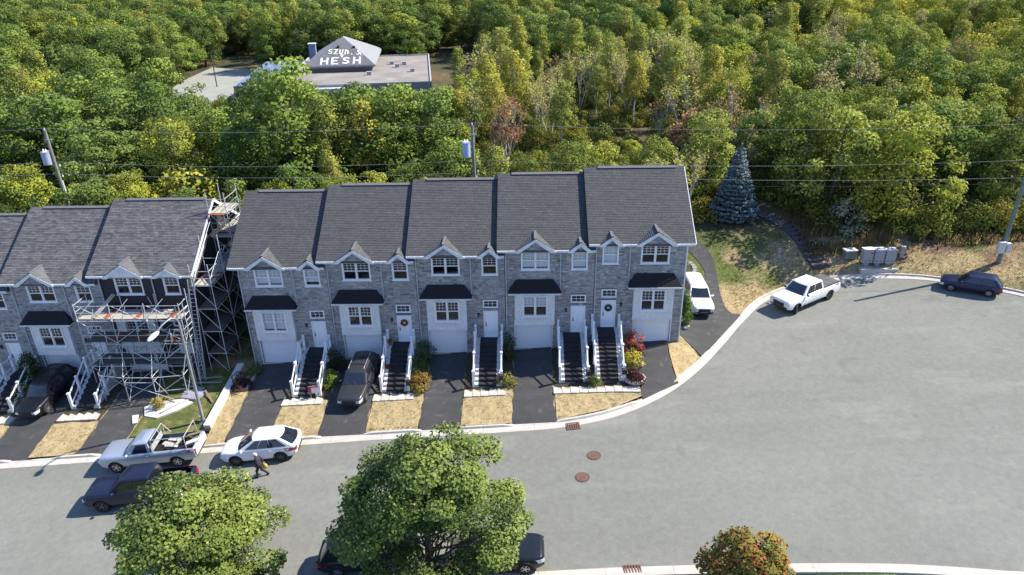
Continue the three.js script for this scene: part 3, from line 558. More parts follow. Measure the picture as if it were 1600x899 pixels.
  const bg = new MB(); bg.box(e0, 4.46, zb - 0.03, e1, 4.555, zb + 0.06); bg.box(e0, 4.46, 0.06, e0 + 0.05, 4.555, zb - 0.031); bg.box(e1 - 0.05, 4.46, 0.06, e1, 4.555, zb - 0.031); part('bay_gutter', bg, M.white, bay);
  const dp = (name, x, y0, y1) => { const m = new MB(); m.box(x - 0.035, y0, 0.055, x + 0.035, y1, 0.125); m.box(x - 0.035, y1 - 0.07, 0.125, x + 0.035, y1, ZE + 0.05); part(name, m, M.pipe || (M.pipe = mat(0.42, 0.44, 0.48, { roughness: 0.6 })), h); };
  dp('downspout', o.flip ? 0.07 : 0.08, -0.3, EAVE - 0.14); dp('downspout', X(3.78), 4.6, EAVE - 0.14);
  if (o.endpipe) { const m = new MB(); m.box(W - 0.02, -0.2, 0.06, W + 0.05, EAVE - 0.3, 0.13); m.bar(V(W + 0.015, -0.16, 0.1), V(W + 0.25, -0.38, 0.8), 0.09, 0.08); m.bar(V(W + 0.015, EAVE - 0.3, 0.1), V(W + 0.2, EAVE - 0.14, ZE), 0.07, 0.07); part('downspout', m, M.vinyl, h); }
  // garage door of four ribbed panels
  const gd = new THREE.Group(); gd.name = 'garage_door'; h.add(gd);
  const gf = new MB(); gf.box(g0 - 0.07, -0.2, -0.05, g0, 2.2, 0.045); gf.box(g1, -0.2, -0.05, g1 + 0.07, 2.2, 0.045); gf.box(g0, 2.13, -0.05, g1, 2.2, 0.045); part('frame', gf, M.vinyl, gd);
  for (let k = 0; k < 4; k++) { const m = new MB(), y0 = -0.12 + k * 0.562; m.box(g0 + 0.004, y0, -0.13, g1 - 0.004, y0 + 0.554, -0.1); for (let q = 0; q < 4; q++) { const c0 = lerp(g0, g1, q / 4) + 0.07, c1 = lerp(g0, g1, (q + 1) / 4) - 0.07; m.box(c0, y0 + 0.09, -0.1, c1, y0 + 0.43, -0.09, 'k'); } part('panel', m, M.door, gd); }
  const gs = new MB(); gs.box(g0 - 0.06, -0.5, -0.3, g1 + 0.06, -0.128, 0.03); part('threshold', gs, M.conc, gd);
  // front door
  const dr = new THREE.Group(); dr.name = 'front_door'; h.add(dr);
  const df = new MB(); df.box(d0 - 0.02, 1.2, -0.1, d0 + 0.06, 3.32, 0.05); df.box(d1 - 0.06, 1.2, -0.1, d1 + 0.02, 3.32, 0.05); df.box(d0 + 0.06, 3.25, -0.1, d1 - 0.06, 3.32, 0.05); df.box(d0 + 0.06, 1.2, -0.1, d1 - 0.06, 1.25, 0.07); part('frame', df, M.vinyl, dr);
  const dl = new MB(); dl.box(d0 + 0.062, 1.252, -0.07, d1 - 0.062, 3.248, -0.02); const dw = d1 - d0; for (const [q0, q1] of [[0.14, 0.44], [0.56, 0.86]]) for (const [c0, c1] of [[1.42, 2.05], [2.2, 2.85], [2.95, 3.12]]) dl.box(d0 + dw * q0, c0, -0.02, d0 + dw * q1, c1, -0.008, 'k'); part('leaf', dl, M.door, dr);
  const dh = new MB(), hx = d0 + 0.15; dh.cbox(hx, 2.2, 0.01, 0.05, 0.2, 0.03); dh.tube(V(hx, 2.2, 0.0), V(hx, 2.2, 0.06), 0.03, 8); dh.tube(V(hx, 2.38, -0.02), V(hx, 2.38, 0.02), 0.03, 8); part('handle', dh, M.black, dr);
  if (!o.wrap) { const lt = new MB(), lx = X(4.2); lt.cbox(lx, 3.0, 0.09, 0.12, 0.2, 0.1); lt.cbox(lx, 3.12, 0.09, 0.16, 0.03, 0.15); part('wall_lamp', lt, M.black, h); }
  return h;
}
const LB = { k: 0.125, vary: 0.6, streak: 0.55 };
const H = [];
H.push(makeHouse(0, rowEave[0] - EAVE, 6.1, 'stone town house with drawn pale blinds, directly right of the scaffolded house', { seed: 1, blind: [0.95, 0.85, 0.95] }));
H.push(makeHouse(6.1, rowEave[1] - EAVE, 6.1, 'stone town house with autumn wreath on its door and grey wagon on its driveway', { seed: 2, blind: [0, 0, 0] }));
H.push(makeHouse(12.2, rowEave[2] - EAVE, 6.1, 'middle stone town house of the five, with dark windows and a plain door without wreath', { seed: 3 }));
H.push(makeHouse(18.3, rowEave[3] - EAVE, 6.1, 'stone town house with pale upper blinds, directly left of the end house', { seed: 4, blind: [0.95, 0.95, 0.5] }));
H.push(makeHouse(24.4, rowEave[4] - EAVE, 6.1, 'end stone town house by the turning circle with dark wreath on its door', { seed: 5, flip: true, end: true, endpipe: true, blind: [0, 1, 0] }));
H.push(makeHouse(-9.8, 6.75 - EAVE, 6.3, 'scaffolded town house stripped to dark building paper with plain white gables', { seed: 6, wrap: true, end: true, ...LB }));
H.push(makeHouse(-16.1, 6.2 - EAVE, 6.3, 'stone town house with mottled roof left of the scaffolded house, dark car on its driveway', { seed: 7, ...LB }));
H.push(makeHouse(-22.4, 5.68 - EAVE, 6.3, 'stone town house cut off by the left edge of the picture', { seed: 8, ...LB }));
// ---------- driveways, lawns, walks ----------
const strip = (x0, x1, z0, z1, n = 14) => { const A = [], B = []; for (let i = 0; i <= n; i++) { const z = lerp(z0, z1, i / n), w = 0.07 * Math.sin(i * 2.3 + x0); A.push([x0 + w, z]); B.push([x1 + 0.06 * Math.sin(i * 1.9 + x1), z]); } return [A, B]; };
const flare = ([A, B], l, r) => { const n = A.length - 1; for (let i = 0; i <= n; i++) { const f = Math.pow(clamp((i / n - 0.82) / 0.18, 0, 1), 1.6); A[i][0] -= l * f; B[i][0] += r * f; } return [A, B]; };
const driveLabels = [[0.47, 3.26, 7.68, 0, 0.5, 'tar driveway of the first of the five houses, behind the white car'], [6.42, 9.4, 7.6, 0.2, 0.3, 'tar driveway with the grey wagon on it'], [12.88, 15.5, 7.5, 0, 0.1, 'tar driveway of the middle house'], [18.85, 21.5, 7.4, 0.15, 0.2, 'tar driveway of the fourth house'], [-9.0, -6.3, 8.2, 0.1, 0.1, 'tar driveway under the scaffold'], [-15.2, -12.2, 8.4, 0.1, 0.3, 'tar driveway with the black car on it'], [-21.6, -18.4, 8.6, 0.1, 0.3, 'tar driveway at the left edge']];
for (const [a, b, z, l, r, label] of driveLabels) { const [A, B] = flare(strip(a, b, -0.05, z), l, r); struct('driveway', drape(A, B, 8, 0.03, 0.12), M.tar, label, 'driveway'); }
{ const A = line([[27.35, -0.05], [27.3, 2.5], [27.25, 5.5]], 12), B = line([[29.66, -0.05], [29.68, 2.3], [29.9, 3.75]], 12); struct('driveway', drape(A, B, 8, 0.03, 0.12), M.tar, 'tar driveway of the end house', 'driveway'); }
{ // side drive that runs up beside the end house and narrows to a path
  const A = line([[33.6, -17.5], [33.55, -14.5], [34.4, -12.4], [34.85, -10.5], [33.6, -8.4], [31.6, -7], [30.75, -5], [30.72, -2], [31.2, -0.4], [32.15, 0.75]], 26), B = line([[34.4, -18], [34.75, -15], [35.6, -13.6], [35.85, -11.6], [35.7, -9.6], [35.45, -7.6], [35.4, -6.3], [35.45, -5.6], [35.7, -5.0], [36.4, -5.0]], 26);
  struct('driveway', drape(A, B, 10, 0.035, 0.12), M.tar, 'tar side drive curving up beside the end house', 'driveway');
}
const edge = (a, b, z0, wob) => { const A = [], B = [], n = 16; for (let i = 0; i <= n; i++) { const x = lerp(a, b, i / n); A.push([x, z0 + 0.05 * Math.sin(x * 3)]); B.push([x, kerbZ(x) + 0.0]); } return [B, A]; };
for (const [a, b, z0, m, label] of [[-0.85, 0.42, 0.4, 'straw', 'narrow dry lawn strip between the pale low wall and the first driveway'], [3.3, 6.4, 4.3, 'straw', 'dry lawn patch left of the grey wagon'], [9.48, 12.82, 4.2, 'straw', 'dry lawn patch right of the grey wagon'], [15.55, 18.78, 4.2, 'straw', 'dry lawn patch of the middle house'], [21.6, 27.22, 4.4, 'straw', 'dry lawn patch below the two adjoining stairs'], [-6.15, -1.3, 0.2, 'lawn', 'green lawn between scaffold and street lamp'], [-12.1, -9.1, 5.2, 'straw', 'dry lawn patch right of the black car'], [-18.2, -15.3, 4.4, 'straw', 'dry lawn patch left of the black car']]) {
  const [A, B] = edge(a, b, z0); struct('lawn', drape(A, B, 12, 0.05), M[m], label, 'lawn');
}
{ const A = line([[29.75, 0.25], [29.73, 1.5], [29.85, 3.3]], 8), B = line([[30.6, 0.12], [31.75, 0.85], [31.2, 1.95]], 8); struct('lawn', drape(A, B, 8, 0.06), M.straw, 'small dry lawn wedge at the corner of the end house', 'lawn'); }
// soil strips beside the stairs
for (const [a, b, z1] of [[3.32, 6.36, 4.35], [9.45, 12.85, 4.25], [15.54, 18.8, 4.25], [21.55, 27.28, 4.45], [-12.15, -9.05, 5.25], [-18.3, -15.25, 4.45]]) { const [A, B] = strip(a, b, 0.06, z1, 8); struct('garden_bed', drape(A, B, 6, 0.035), M.soil || (M.soil = mat(0.075, 0.065, 0.04, { map: rep(grainTex, 0.9), roughness: 1, bumpMap: rep(bumpTex, 0.8), bumpScale: 0.06 })), 'dark garden bed beside the front stairs', 'garden bed').userData.group = 'garden beds'; }
{ // tufts of dry and green grass that roughen the lawns
  const g = new MB(); for (let k = 0; k < 5; k++) { const a = k * 1.26, c = Math.cos(a), s = Math.sin(a); g.tri(V(c * 0.03 - s * 0.016, 0, s * 0.03 + c * 0.016), V(c * 0.03 + s * 0.016, 0, s * 0.03 - c * 0.016), V(c * 0.11, 0.13, s * 0.11), V(0, 1, 0), V(0, 1, 0), V(0, 1, 0)); }
  const spots = [], r = rng(31), put = (n, f) => { for (let i = 0; i < n; i++) { const q = f(); if (q) spots.push(q); } };
  for (const [a, b, z0, kind, n] of [[-0.85, 0.4, 0.5, 0, 420], [3.35, 6.35, 4.75, 0, 900], [9.5, 12.8, 4.8, 0, 1000], [15.6, 18.75, 4.8, 0, 950], [21.65, 27.2, 4.95, 0, 1200], [-6.1, -1.3, 0.4, 1, 3200], [-12, -9.2, 5.6, 0, 650], [-18, -15.4, 5, 0, 600], [29.8, 31, 0.5, 0, 350]])
    put(n, () => { const x = lerp(a, b, r()), z = lerp(z0, Math.min(kerbZ(x), z0 > 0.5 || kind ? 99 : 99) - 0.12, r()); return [x, z, kind && noise(x * 0.8, z * 0.8, 5) > 0.35 ? 1 : 0]; });
  put(15000, () => { const x = lerp(31, 66, r()), z = lerp(1, -17, r()); if (inRoad(x, z) || kerbDist(x, z) < 0.25 || (x < 36.2 && z > -19) || (x < 36.6 && z > -5.6)) return null; return [x, z, fbm(x * 0.4, z * 0.4, 150, 4) + 0.38 * sstep(39.5, 35, x) * sstep(-5.5, -9, z) > 0.54 ? 1 : 0]; });
  const im = new THREE.InstancedMesh(g.geo(), mat(1, 1, 1, { side: THREE.DoubleSide, roughness: 1 }), spots.length), d = new THREE.Object3D();
  spots.forEach(([x, z, k], i) => { d.position.set(x, groundY(x, z) + 0.03, z); d.rotation.y = r() * 6; const s = (x > 31 ? 0.75 : 0.5) * (0.6 + 0.8 * r()); d.scale.set(s, s * 0.55, s); d.updateMatrix(); im.setMatrixAt(i, d.matrix); const v = 0.75 + 0.5 * r(); im.setColorAt(i, k ? lin(0.25 * v, 0.27 * v, 0.07 * v) : lin(0.68 * v, 0.51 * v, 0.26 * v)); });
  im.name = 'grass_tufts'; im.castShadow = im.receiveShadow = true; scene.add(im); im.userData = { kind: 'stuff', label: 'tufts of dry and green grass on lawns and verge', category: 'grass' };
}
// paving slabs at the foot of the stairs
function walk(x0, n, w, z, label) {
  const g = new THREE.Group(); g.name = numbered('paved_walk'); scene.add(g); g.userData = { kind: 'structure', label, category: 'paving' };
  const r = rng(Math.round(x0 * 10) + 900);
  for (let i = 0; i < n; i++) {
    const x = x0 + i * w, m = new MB(), y = groundY(x + w / 2, z + 0.4) + 0.05, t = (r() - 0.5) * 0.012; m.box(x + 0.012, y - 0.12, z + 0.01 * r(), x + w - 0.012, y + 0.02 + t, z + 0.82);
    const s = part('paving_slab', m, [M.conc, M.slab2 || (M.slab2 = M.conc.clone()), M.slab3 || (M.slab3 = M.conc.clone())][i % 3], g); void s;
  }
  M.slab2.color = lin(0.94, 0.95, 0.95); M.slab3?.color && (M.slab3.color = lin(1.06, 1.05, 1.03));
}
walk(3.22, 5, 0.56, 3.9, 'row of pale paving slabs below the first stairs'); walk(9.42, 5, 0.56, 3.92, 'row of pale paving slabs below the second stairs'); walk(15.56, 5, 0.56, 4.0, 'row of pale paving slabs below the third stairs'); walk(21.5, 10, 0.57, 4.15, 'long row of pale paving slabs below the paired stairs'); walk(-12.1, 5, 0.56, 4.25, 'row of pale paving slabs right of the black car'); walk(-18.2, 5, 0.56, 4.2, 'row of paving slabs at the left edge');
// ---------- front stairs ----------
function stairs(xc, top, label, mailbox) {
  const t = thing('front_stairs', label, 'stairs', [xc, top, 0], 0, 'white railed front stairs');
  const zl = 1.2, zb = 3.86, gnd = groundY(xc, zb) + 0.04, drop = top - gnd, n = Math.round(drop / 0.185), rise = drop / n, run = (zb - zl) / (n - 1);
  const tread = (k) => -rise * (k + 1), zAt = (k) => zl + run * k;
  const step = (name, y0, y1, z0, z1) => { const m = new MB(); m.box(-0.86, y0, z0, 0.86, y1, z1); const s = part(name, m, M.stepwhite || (M.stepwhite = mat(0.66, 0.66, 0.66, { map: G1, roughness: 0.8 })), t); const q = new MB(); q.box(-0.6, y1 + 0.001, z0 + 0.005, 0.6, y1 + 0.018, z1 + 0.006); q.box(-0.6, y1 - rise * 0.93, z1 + 0.002, 0.6, y1 + 0.001, z1 + 0.012); part('tread_mat', q, M.mat, s); };
  step('landing', -drop - 0.5, 0, 0.06, zl);
  for (let k = 0; k < n - 1; k++) step('step', -drop - 0.5, tread(k), zAt(k) + 0.002, zAt(k + 1));
  const zs = [0.16, zl - 0.02, lerp(zl, zb, 0.5), zb - 0.08], base = zs.map((z) => (z < zl ? 0 : -rise * (1 + (z - zl) / run) + rise * 0.6));
  for (const s of [-1, 1]) {
    const x = s * 0.93;
    zs.forEach((z, i) => { const m = new MB(); m.box(x - 0.075, base[i] - 0.5 - (i === 3 ? 0.4 : 0), z - 0.075, x + 0.075, base[i] + 1.02, z + 0.075); m.box(x - 0.1, base[i] + 1.02, z - 0.1, x + 0.1, base[i] + 1.06, z + 0.1); m.box(x - 0.07, base[i] + 1.06, z - 0.07, x + 0.07, base[i] + 1.1, z + 0.07); part('newel_post', m, M.vinyl, t); });
    for (let i = 0; i < 3; i++) for (const hh of [0.92, 0.18]) { const m = new MB(); m.bar(V(x, base[i] + hh, zs[i] + 0.076), V(x, base[i + 1] + hh, zs[i + 1] - 0.076), 0.065, 0.085); part('rail', m, M.vinyl, t); }
  }
  if (mailbox) { const b = thing('mailbox', mailbox, 'mailbox', [xc + 0.93, top + base[3] + 0.62, zb + 0.0], 0, 'mailboxes on the stair posts'); const m = new MB(); m.box(-0.15, -0.2, 0.0, 0.15, 0.16, 0.13); part('box', m, M.black, b); const l = new MB(); l.quad(V(-0.16, 0.163, 0.16), V(0.16, 0.163, 0.16), V(0.16, 0.21, -0.0), V(-0.16, 0.21, -0.0)); l.box(-0.16, 0.14, 0.13, 0.16, 0.165, 0.165); part('lid', l, M.black, b); }
  return t;
}
stairs(4.78, rowEave[0] - 6.44, 'white railed stairs with red yard sign at their foot');
stairs(10.85, rowEave[1] - 6.44, 'white railed stairs with flower pots, up to the autumn wreath door', 'black mailbox on the stair post right of the flower pot stairs');
stairs(17.1, rowEave[2] - 6.44, 'white railed stairs of the middle house, alone between two driveways', 'black mailbox on the stair post of the middle house');
stairs(22.9, rowEave[3] - 6.44, 'left of the two adjoining white railed stairs', 'black mailbox between the two adjoining stairs');
stairs(25.28, rowEave[4] - 6.44, 'right of the two adjoining white railed stairs, up to the dark wreath door', 'black mailbox beside the dark red shrub planter');
stairs(-10.7, 6.2 - 6.44, 'white railed stairs between the black car and the scaffold');
stairs(-16.85, 5.68 - 6.44, 'white railed stairs at the left edge, beside the conical cedar');
// ---------- scaffold on the stripped house ----------
{
  const P = (x, y, z) => V(x, y, z), gal = M.steel, tubes = (root, name, list, r = 0.024) => list.forEach(([a, b]) => { const m = new MB(); m.tube(P(...a), P(...b), r, 6); part(name, m, gal, root); });
  const LV = [0.72, 2.5, 4.28];
  const f = thing('scaffold', 'steel tube scaffold with three plank decks across the front of the stripped house', 'scaffold', [0, 0, 0], 0, 'scaffolds on the stripped house');
  const xs = [-10.65, -8.3, -5.9, -3.55], zs = [0.5, 2.02], po = [], le = [], br = [], gr = [];
  for (const x of xs) for (const z of zs) po.push([[x, groundY(x, z) - 0.02, z], [x, 5.45, z]]);
  for (const y of LV) { for (const x of xs) le.push([[x, y - 0.06, 0.4], [x, y - 0.06, 2.12]]); for (const z of zs) for (let i = 0; i < 3; i++) le.push([[xs[i], y - 0.12, z + 0.05], [xs[i + 1], y - 0.12, z + 0.05]]); }
  for (const y of LV) for (const h of y > 4 ? [0.5, 1.02] : [0.55, 1.0]) { for (let i = 0; i < 3; i++) gr.push([[xs[i], y + h, 2.07], [xs[i + 1], y + h, 2.07]]); gr.push([[xs[0] - 0.04, y + h, 0.5], [xs[0] - 0.04, y + h, 2.02]]); gr.push([[xs[3] + 0.04, y + h, 0.5], [xs[3] + 0.04, y + h, 2.02]]); }
  for (let i = 0; i < 3; i++) for (let k = -1; k < 2; k++) { const y0 = k < 0 ? groundY(xs[i], 2.02) + 0.2 : LV[k], y1 = LV[k + 1] - 0.1; if ((i + k) % 2) br.push([[xs[i], y1, 2.09], [xs[i + 1], y0, 2.09]]); else br.push([[xs[i], y0, 2.09], [xs[i + 1], y1, 2.09]]); if (k >= 0) br.push([[xs[i], LV[k], 0.44], [xs[i + 1], LV[k + 1] - 0.1, 0.44]]); }
  for (let i = 0; i < 3; i++) br.push([[xs[i], 4.3, 2.1], [xs[i] + 0.95, 5.4, 1.2]], [[xs[i] + 0.3, 5.3, 2.1], [xs[i + 1] - 0.4, 4.3, 2.1]]);
  br.push([[xs[0], 0.8, 0.5], [xs[0], 2.4, 2.02]], [[xs[0], 2.6, 2.02], [xs[0], 4.2, 0.5]], [[xs[3], 0.8, 0.5], [xs[3], 2.4, 2.02]], [[xs[3], 2.6, 2.02], [xs[3], 4.2, 0.5]]);
  // the outrigger bay that stands forward on the drive
  const fx = [-7.75, -5.75], fz = 3.45;
  for (const x of fx) { po.push([[x, groundY(x, fz), fz], [x, 0.75, fz]]); le.push([[x, 0.55, fz], [x, 0.55, 2.02]], [[x, 0.15, fz], [x, 0.15, 2.02]]); br.push([[x, 0.5, fz], [x - 0.25, 2.45, 2.1]], [[x, groundY(x, fz) + 0.1, fz], [x + 0.05, 0.6, 2.05]]); }
  for (const y of [0.55, 0.15]) le.push([[fx[0], y, fz + 0.05], [fx[1], y, fz + 0.05]]);
  for (const x of [-3.75, -9.6]) { po.push([[x, groundY(x, 3.1), 3.1], [x, 0.75, 3.1]]); le.push([[x, 0.5, 3.1], [x, 0.5, 2.02]]); br.push([[x, groundY(x, 3.1) + 0.2, 3.1], [x + 0.1, 0.6, 2.05]], [[x, 0.5, 3.1], [x + 0.2, 2.4, 2.1]]); }
  le.push([[fx[1], 0.5, 3.45], [-3.75, 0.5, 3.1]], [[fx[0], 0.5, 3.45], [-9.6, 0.5, 3.1]], [[fx[1], -0.6, 3.45], [-3.75, -0.6, 3.1]]); br.push([[fx[1], -0.9, 3.47], [-3.75, 0.4, 3.14]], [[fx[0], 0.4, 3.47], [-9.6, -1.0, 3.14]], [[-5.9, 0.7, 2.1], [-3.7, 2.4, 2.12]], [[-8.3, 2.4, 2.12], [-5.9, 0.7, 2.12]]);
  br.push([[fx[0], 0.12, fz + 0.07], [fx[1] + 1.3, groundY(-4.5, 3.4) + 0.3, fz + 0.3]], [[fx[1], 0.5, fz], [fx[1] + 0.5, groundY(-5.2, 3.2) + 0.05, fz - 0.6]], [[fx[0], -1.2, fz + 0.06], [fx[1], 0.1, fz + 0.06]]);
  { const q = rng(43); for (const [xa, z0] of [[-3.55, 0.5], [-3.15, 1.5]]) for (let y = -0.4; y < 5.2; y += 0.42) le.push([[xa, y, z0], [xa, y + (q() < 0.3 ? 0.3 : 0), z0 + 0.7]]); for (let k = 0; k < 22; k++) { const xa = -10.4 + 6.2 * q(), y = LV[Math.floor(q() * 3)], z0 = q() < 0.5 ? 0.47 : 2.06; br.push([[xa, y - 1.6 * q(), z0], [xa + (q() - 0.35) * 2.2, y + 0.9 * q() + 0.1, z0 + (q() - 0.5) * 0.3]]); } for (let k = 0; k < 9; k++) { const xa = -9.8 + k * 0.75; po.push([[xa, LV[k % 3], 2.05], [xa + 0.05, LV[k % 3] + 1.05, 2.05]]); } po.push([[-3.15, groundY(-3.15, 1.5), 1.5], [-3.15, 6.3, 1.5]], [[-3.15, groundY(-3.15, 2.2), 2.2], [-3.15, 5.6, 2.2]]); }
  tubes(f, 'standard_pole', po, 0.031); tubes(f, 'ledger', le, 0.027); tubes(f, 'brace', br, 0.024); tubes(f, 'guard_rail', gr, 0.022);
  const r = rng(41);
  for (const y of LV) for (let i = 0; i < 3; i++) for (let k = 0; k < 5; k++) { const m = new MB(), z = 0.56 + k * 0.285; m.box(xs[i] + 0.02, y - 0.035, z, xs[i + 1] - 0.02, y + 0.008 * r(), z + 0.272); part('deck_plank', m, y > 4 ? M.plank : M.plank2 || (M.plank2 = mat(0.2, 0.19, 0.175, { map: rep(woodTex, 1.2), roughness: 0.9 })), f); }  // lower decks use a darker copy of the planks, shade put into the colour
  for (const [x, y] of [[-8.95, 4.28], [-6.85, 4.28], [-4.5, 4.28], [-4.6, 2.5], [-8.9, 2.5], [-7.2, 2.5]]) { const m = new MB(); m.box(x, y + 0.012, 0.58, x + 0.32, y + 0.03, 1.94); part('end_plank', m, M.plankOrange, f); }
  for (const x of xs) for (const z of zs) { const m = new MB(); m.cbox(x, groundY(x, z) + 0.015, z, 0.18, 0.03, 0.18); for (const y of LV) m.cbox(x, y - 0.1, z + 0.02, 0.075, 0.1, 0.09); part('base_plate', m, gal, f, null, 'stuff'); }

  const s = thing('scaffold', 'tall steel tube scaffold with stepped decks in the gap beside the dark gable wall', 'scaffold', [0, 0, 0], 0, 'scaffolds on the stripped house');
  const sx = [-3.05, -1.75], sz = [0.5, -1.8, -4.1, -6.4, -8.7], top = [7.35, 8.6, 10.9, 10.9, 8.6], P2 = [], L2 = [], B2 = [], G2 = [];
  sz.forEach((z, i) => sx.forEach((x) => P2.push([[x, groundY(x, z) - 0.02, z], [x, top[i] + 0.25, z]])));
  const decks = [[0.72, 0], [2.5, 0], [4.28, 0], [6.06, 0], [0.72, 1], [2.5, 1], [4.28, 1], [6.06, 1], [2.5, 2], [4.28, 2], [6.06, 2], [7.84, 2], [9.62, 2], [4.28, 3], [6.06, 3], [7.84, 3], [6.06, 4 - 1]];
  const seen = new Set();
  for (const [y, i] of decks) {
    const k = y + ':' + i; if (seen.has(k)) continue; seen.add(k);
    for (const z of [sz[i], sz[i + 1]]) L2.push([[sx[0] - 0.05, y - 0.06, z], [sx[1] + 0.05, y - 0.06, z]]);
    for (const x of sx) L2.push([[x, y - 0.1, sz[i]], [x, y - 0.1, sz[i + 1]]]);
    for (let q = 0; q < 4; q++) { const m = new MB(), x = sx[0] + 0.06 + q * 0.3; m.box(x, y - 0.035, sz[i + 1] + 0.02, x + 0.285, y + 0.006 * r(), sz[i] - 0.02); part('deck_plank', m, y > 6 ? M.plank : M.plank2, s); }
    if (y > 6) for (const h of [0.5, 1.02]) { G2.push([[sx[1], y + h, sz[i]], [sx[1], y + h, sz[i + 1]]]); G2.push([[sx[0], y + h, sz[i]], [sx[1], y + h, sz[i]]]); }
    if (i % 2 === 0 || y < 3) B2.push([[sx[1] + 0.04, y, sz[i]], [sx[1] + 0.04, y - 1.7, sz[i + 1]]]); else B2.push([[sx[1] + 0.04, y - 1.7, sz[i]], [sx[1] + 0.04, y, sz[i + 1]]]);
    B2.push([[sx[0], y + 0.05, sz[i] + 0.04], [sx[1], y - 1.6, sz[i] + 0.04]]);
  }
  for (let k = 0; k < 6; k++) { const z = -4.3 - k * 0.42; B2.push([[-3.0 + 0.1 * k, 9.1 - 0.25 * k, z], [-1.3, 10.5 - 0.25 * k, z - 0.7]]); }
  for (let k = 0; k < 3; k++) B2.push([[sx[0] + 0.1, 6.3 + 0.25 * k, 0.4 - 0.2 * k], [sx[0] + 0.25, 8.0 + 0.6 * k, -1.8 - 0.8 * k]], [[sx[1] - 0.1, 6.4, 0.3 - 0.5 * k], [sx[1], 7.7, -1.6 - 0.6 * k]]);
  tubes(s, 'standard_pole', P2, 0.031); tubes(s, 'ledger', L2, 0.027); tubes(s, 'brace', B2, 0.024); tubes(s, 'guard_rail', G2, 0.022);
  for (const [x0, z0, y] of [[-2.98, -0.9, 6.06], [-2.98, -1.65, 6.06], [-2.98, -3.9, 9.62], [-2.98, -4.9, 7.84]]) { const m = new MB(); m.box(x0, y + 0.012, z0, x0 + 1.2, y + 0.035, z0 + 0.26); part('end_plank', m, M.plankOrange, s); }
  const ld = thing('ladder', 'tall grey ladder standing between the two scaffolds', 'ladder', [-3.35, groundY(-3.35, 1.5), 1.45]);
  { const top2 = V(0.35, 7.6, -0.75); for (const q of [-0.2, 0.2]) { const m = new MB(); m.bar(V(q, 0, 0), V(top2.x + q, top2.y, top2.z), 0.035, 0.07); part('stile', m, gal, ld); } for (let k = 1; k < 25; k++) { const c = top2.clone().multiplyScalar(k / 25.5), m = new MB(); m.tube(V(c.x - 0.19, c.y, c.z), V(c.x + 0.19, c.y, c.z), 0.017, 6); part('rung', m, gal, ld); } }
  { const m = new MB(); m.bar(V(-9.6, 4.33, 1.9), V(-8.75, 5.35, 0.35), 0.38, 0.035); single('loose_board', m, M.plank, 'white board leaning from the top scaffold deck to the upper window', 'board'); }
  // things dropped on the ground in front
  const y0 = (x, z) => groundY(x, z) + 0.06;
  const sheet = (pts, h, label, m = M.sheet || (M.sheet = mat(0.7, 0.69, 0.66, { map: G3, roughness: 0.8 }))) => { const q = new MB(), r2 = rng(pts.length * 7 + 3), T = pts.map(([x, z]) => V(x, y0(x, z) + h * (0.6 + 0.8 * r2()), z)), B = pts.map(([x, z]) => V(x, y0(x, z) - 0.05, z)), c = T.reduce((a, p) => a.add(p), V(0, 0, 0)).multiplyScalar(1 / T.length).add(V(0, h * 0.4, 0)); T.forEach((p, i) => { const n = (i + 1) % T.length; q.tri(c, T[n], p); q.quad(B[n], B[i], p, T[n]); }); single('ground_sheet', q, m, label, 'sheet'); };
  sheet([[-6.4, 4.1], [-6.0, 5.0], [-5.0, 5.3], [-3.9, 4.7], [-3.1, 3.9], [-4.0, 3.5], [-5.2, 3.6]], 0.09, 'large crumpled white sheet lying on the lawn under the scaffold');
  sheet([[-4.2, 3.4], [-3.0, 3.7], [-2.5, 3.1], [-3.0, 2.5], [-4.1, 2.7]], 0.12, 'heap of pale grey building paper behind the white sheet', mat(0.34, 0.33, 0.36, { map: G3 }));
  sheet([[-6.9, 4.9], [-6.5, 5.7], [-6.2, 5.6], [-6.5, 4.8]], 0.04, 'narrow white off-cut at the edge of the scaffold driveway');
  [[-5.4, 3.2, -3.6, 4.4], [-5.8, 4.6, -4.6, 3.6], [-4.9, 4.9, -3.3, 3.3], [-2.6, 2.9, -1.7, 4.0], [-3.6, 1.6, -2.0, 1.3], [-3.4, 2.1, -1.8, 1.9], [-2.0, 5.6, -1.2, 5.9], [-4.4, 2.3, -2.8, 2.5]].forEach(([a, b, c, d], i) => { const m = new MB(); m.bar(V(a, y0(a, b) + 0.12 + 0.03 * i, b), V(c, y0(c, d) + 0.05, d), 0.12, 0.045); single('lumber_piece', m, i % 3 ? M.plank : M.wood, ['pale board across the white sheet, pointing toward the street lamp', 'pale board across the white sheet, pointing at the scaffold leg', 'longest pale board on the white sheet', 'pale board lying near the low pale wall behind the lamp', 'board lying in the shade at the foot of the ladder', 'second board in the shade, just in front of the ladder', 'short pale board beside the foot of the street lamp', 'brown board lying behind the heap of building paper'][i], 'lumber'); });
}
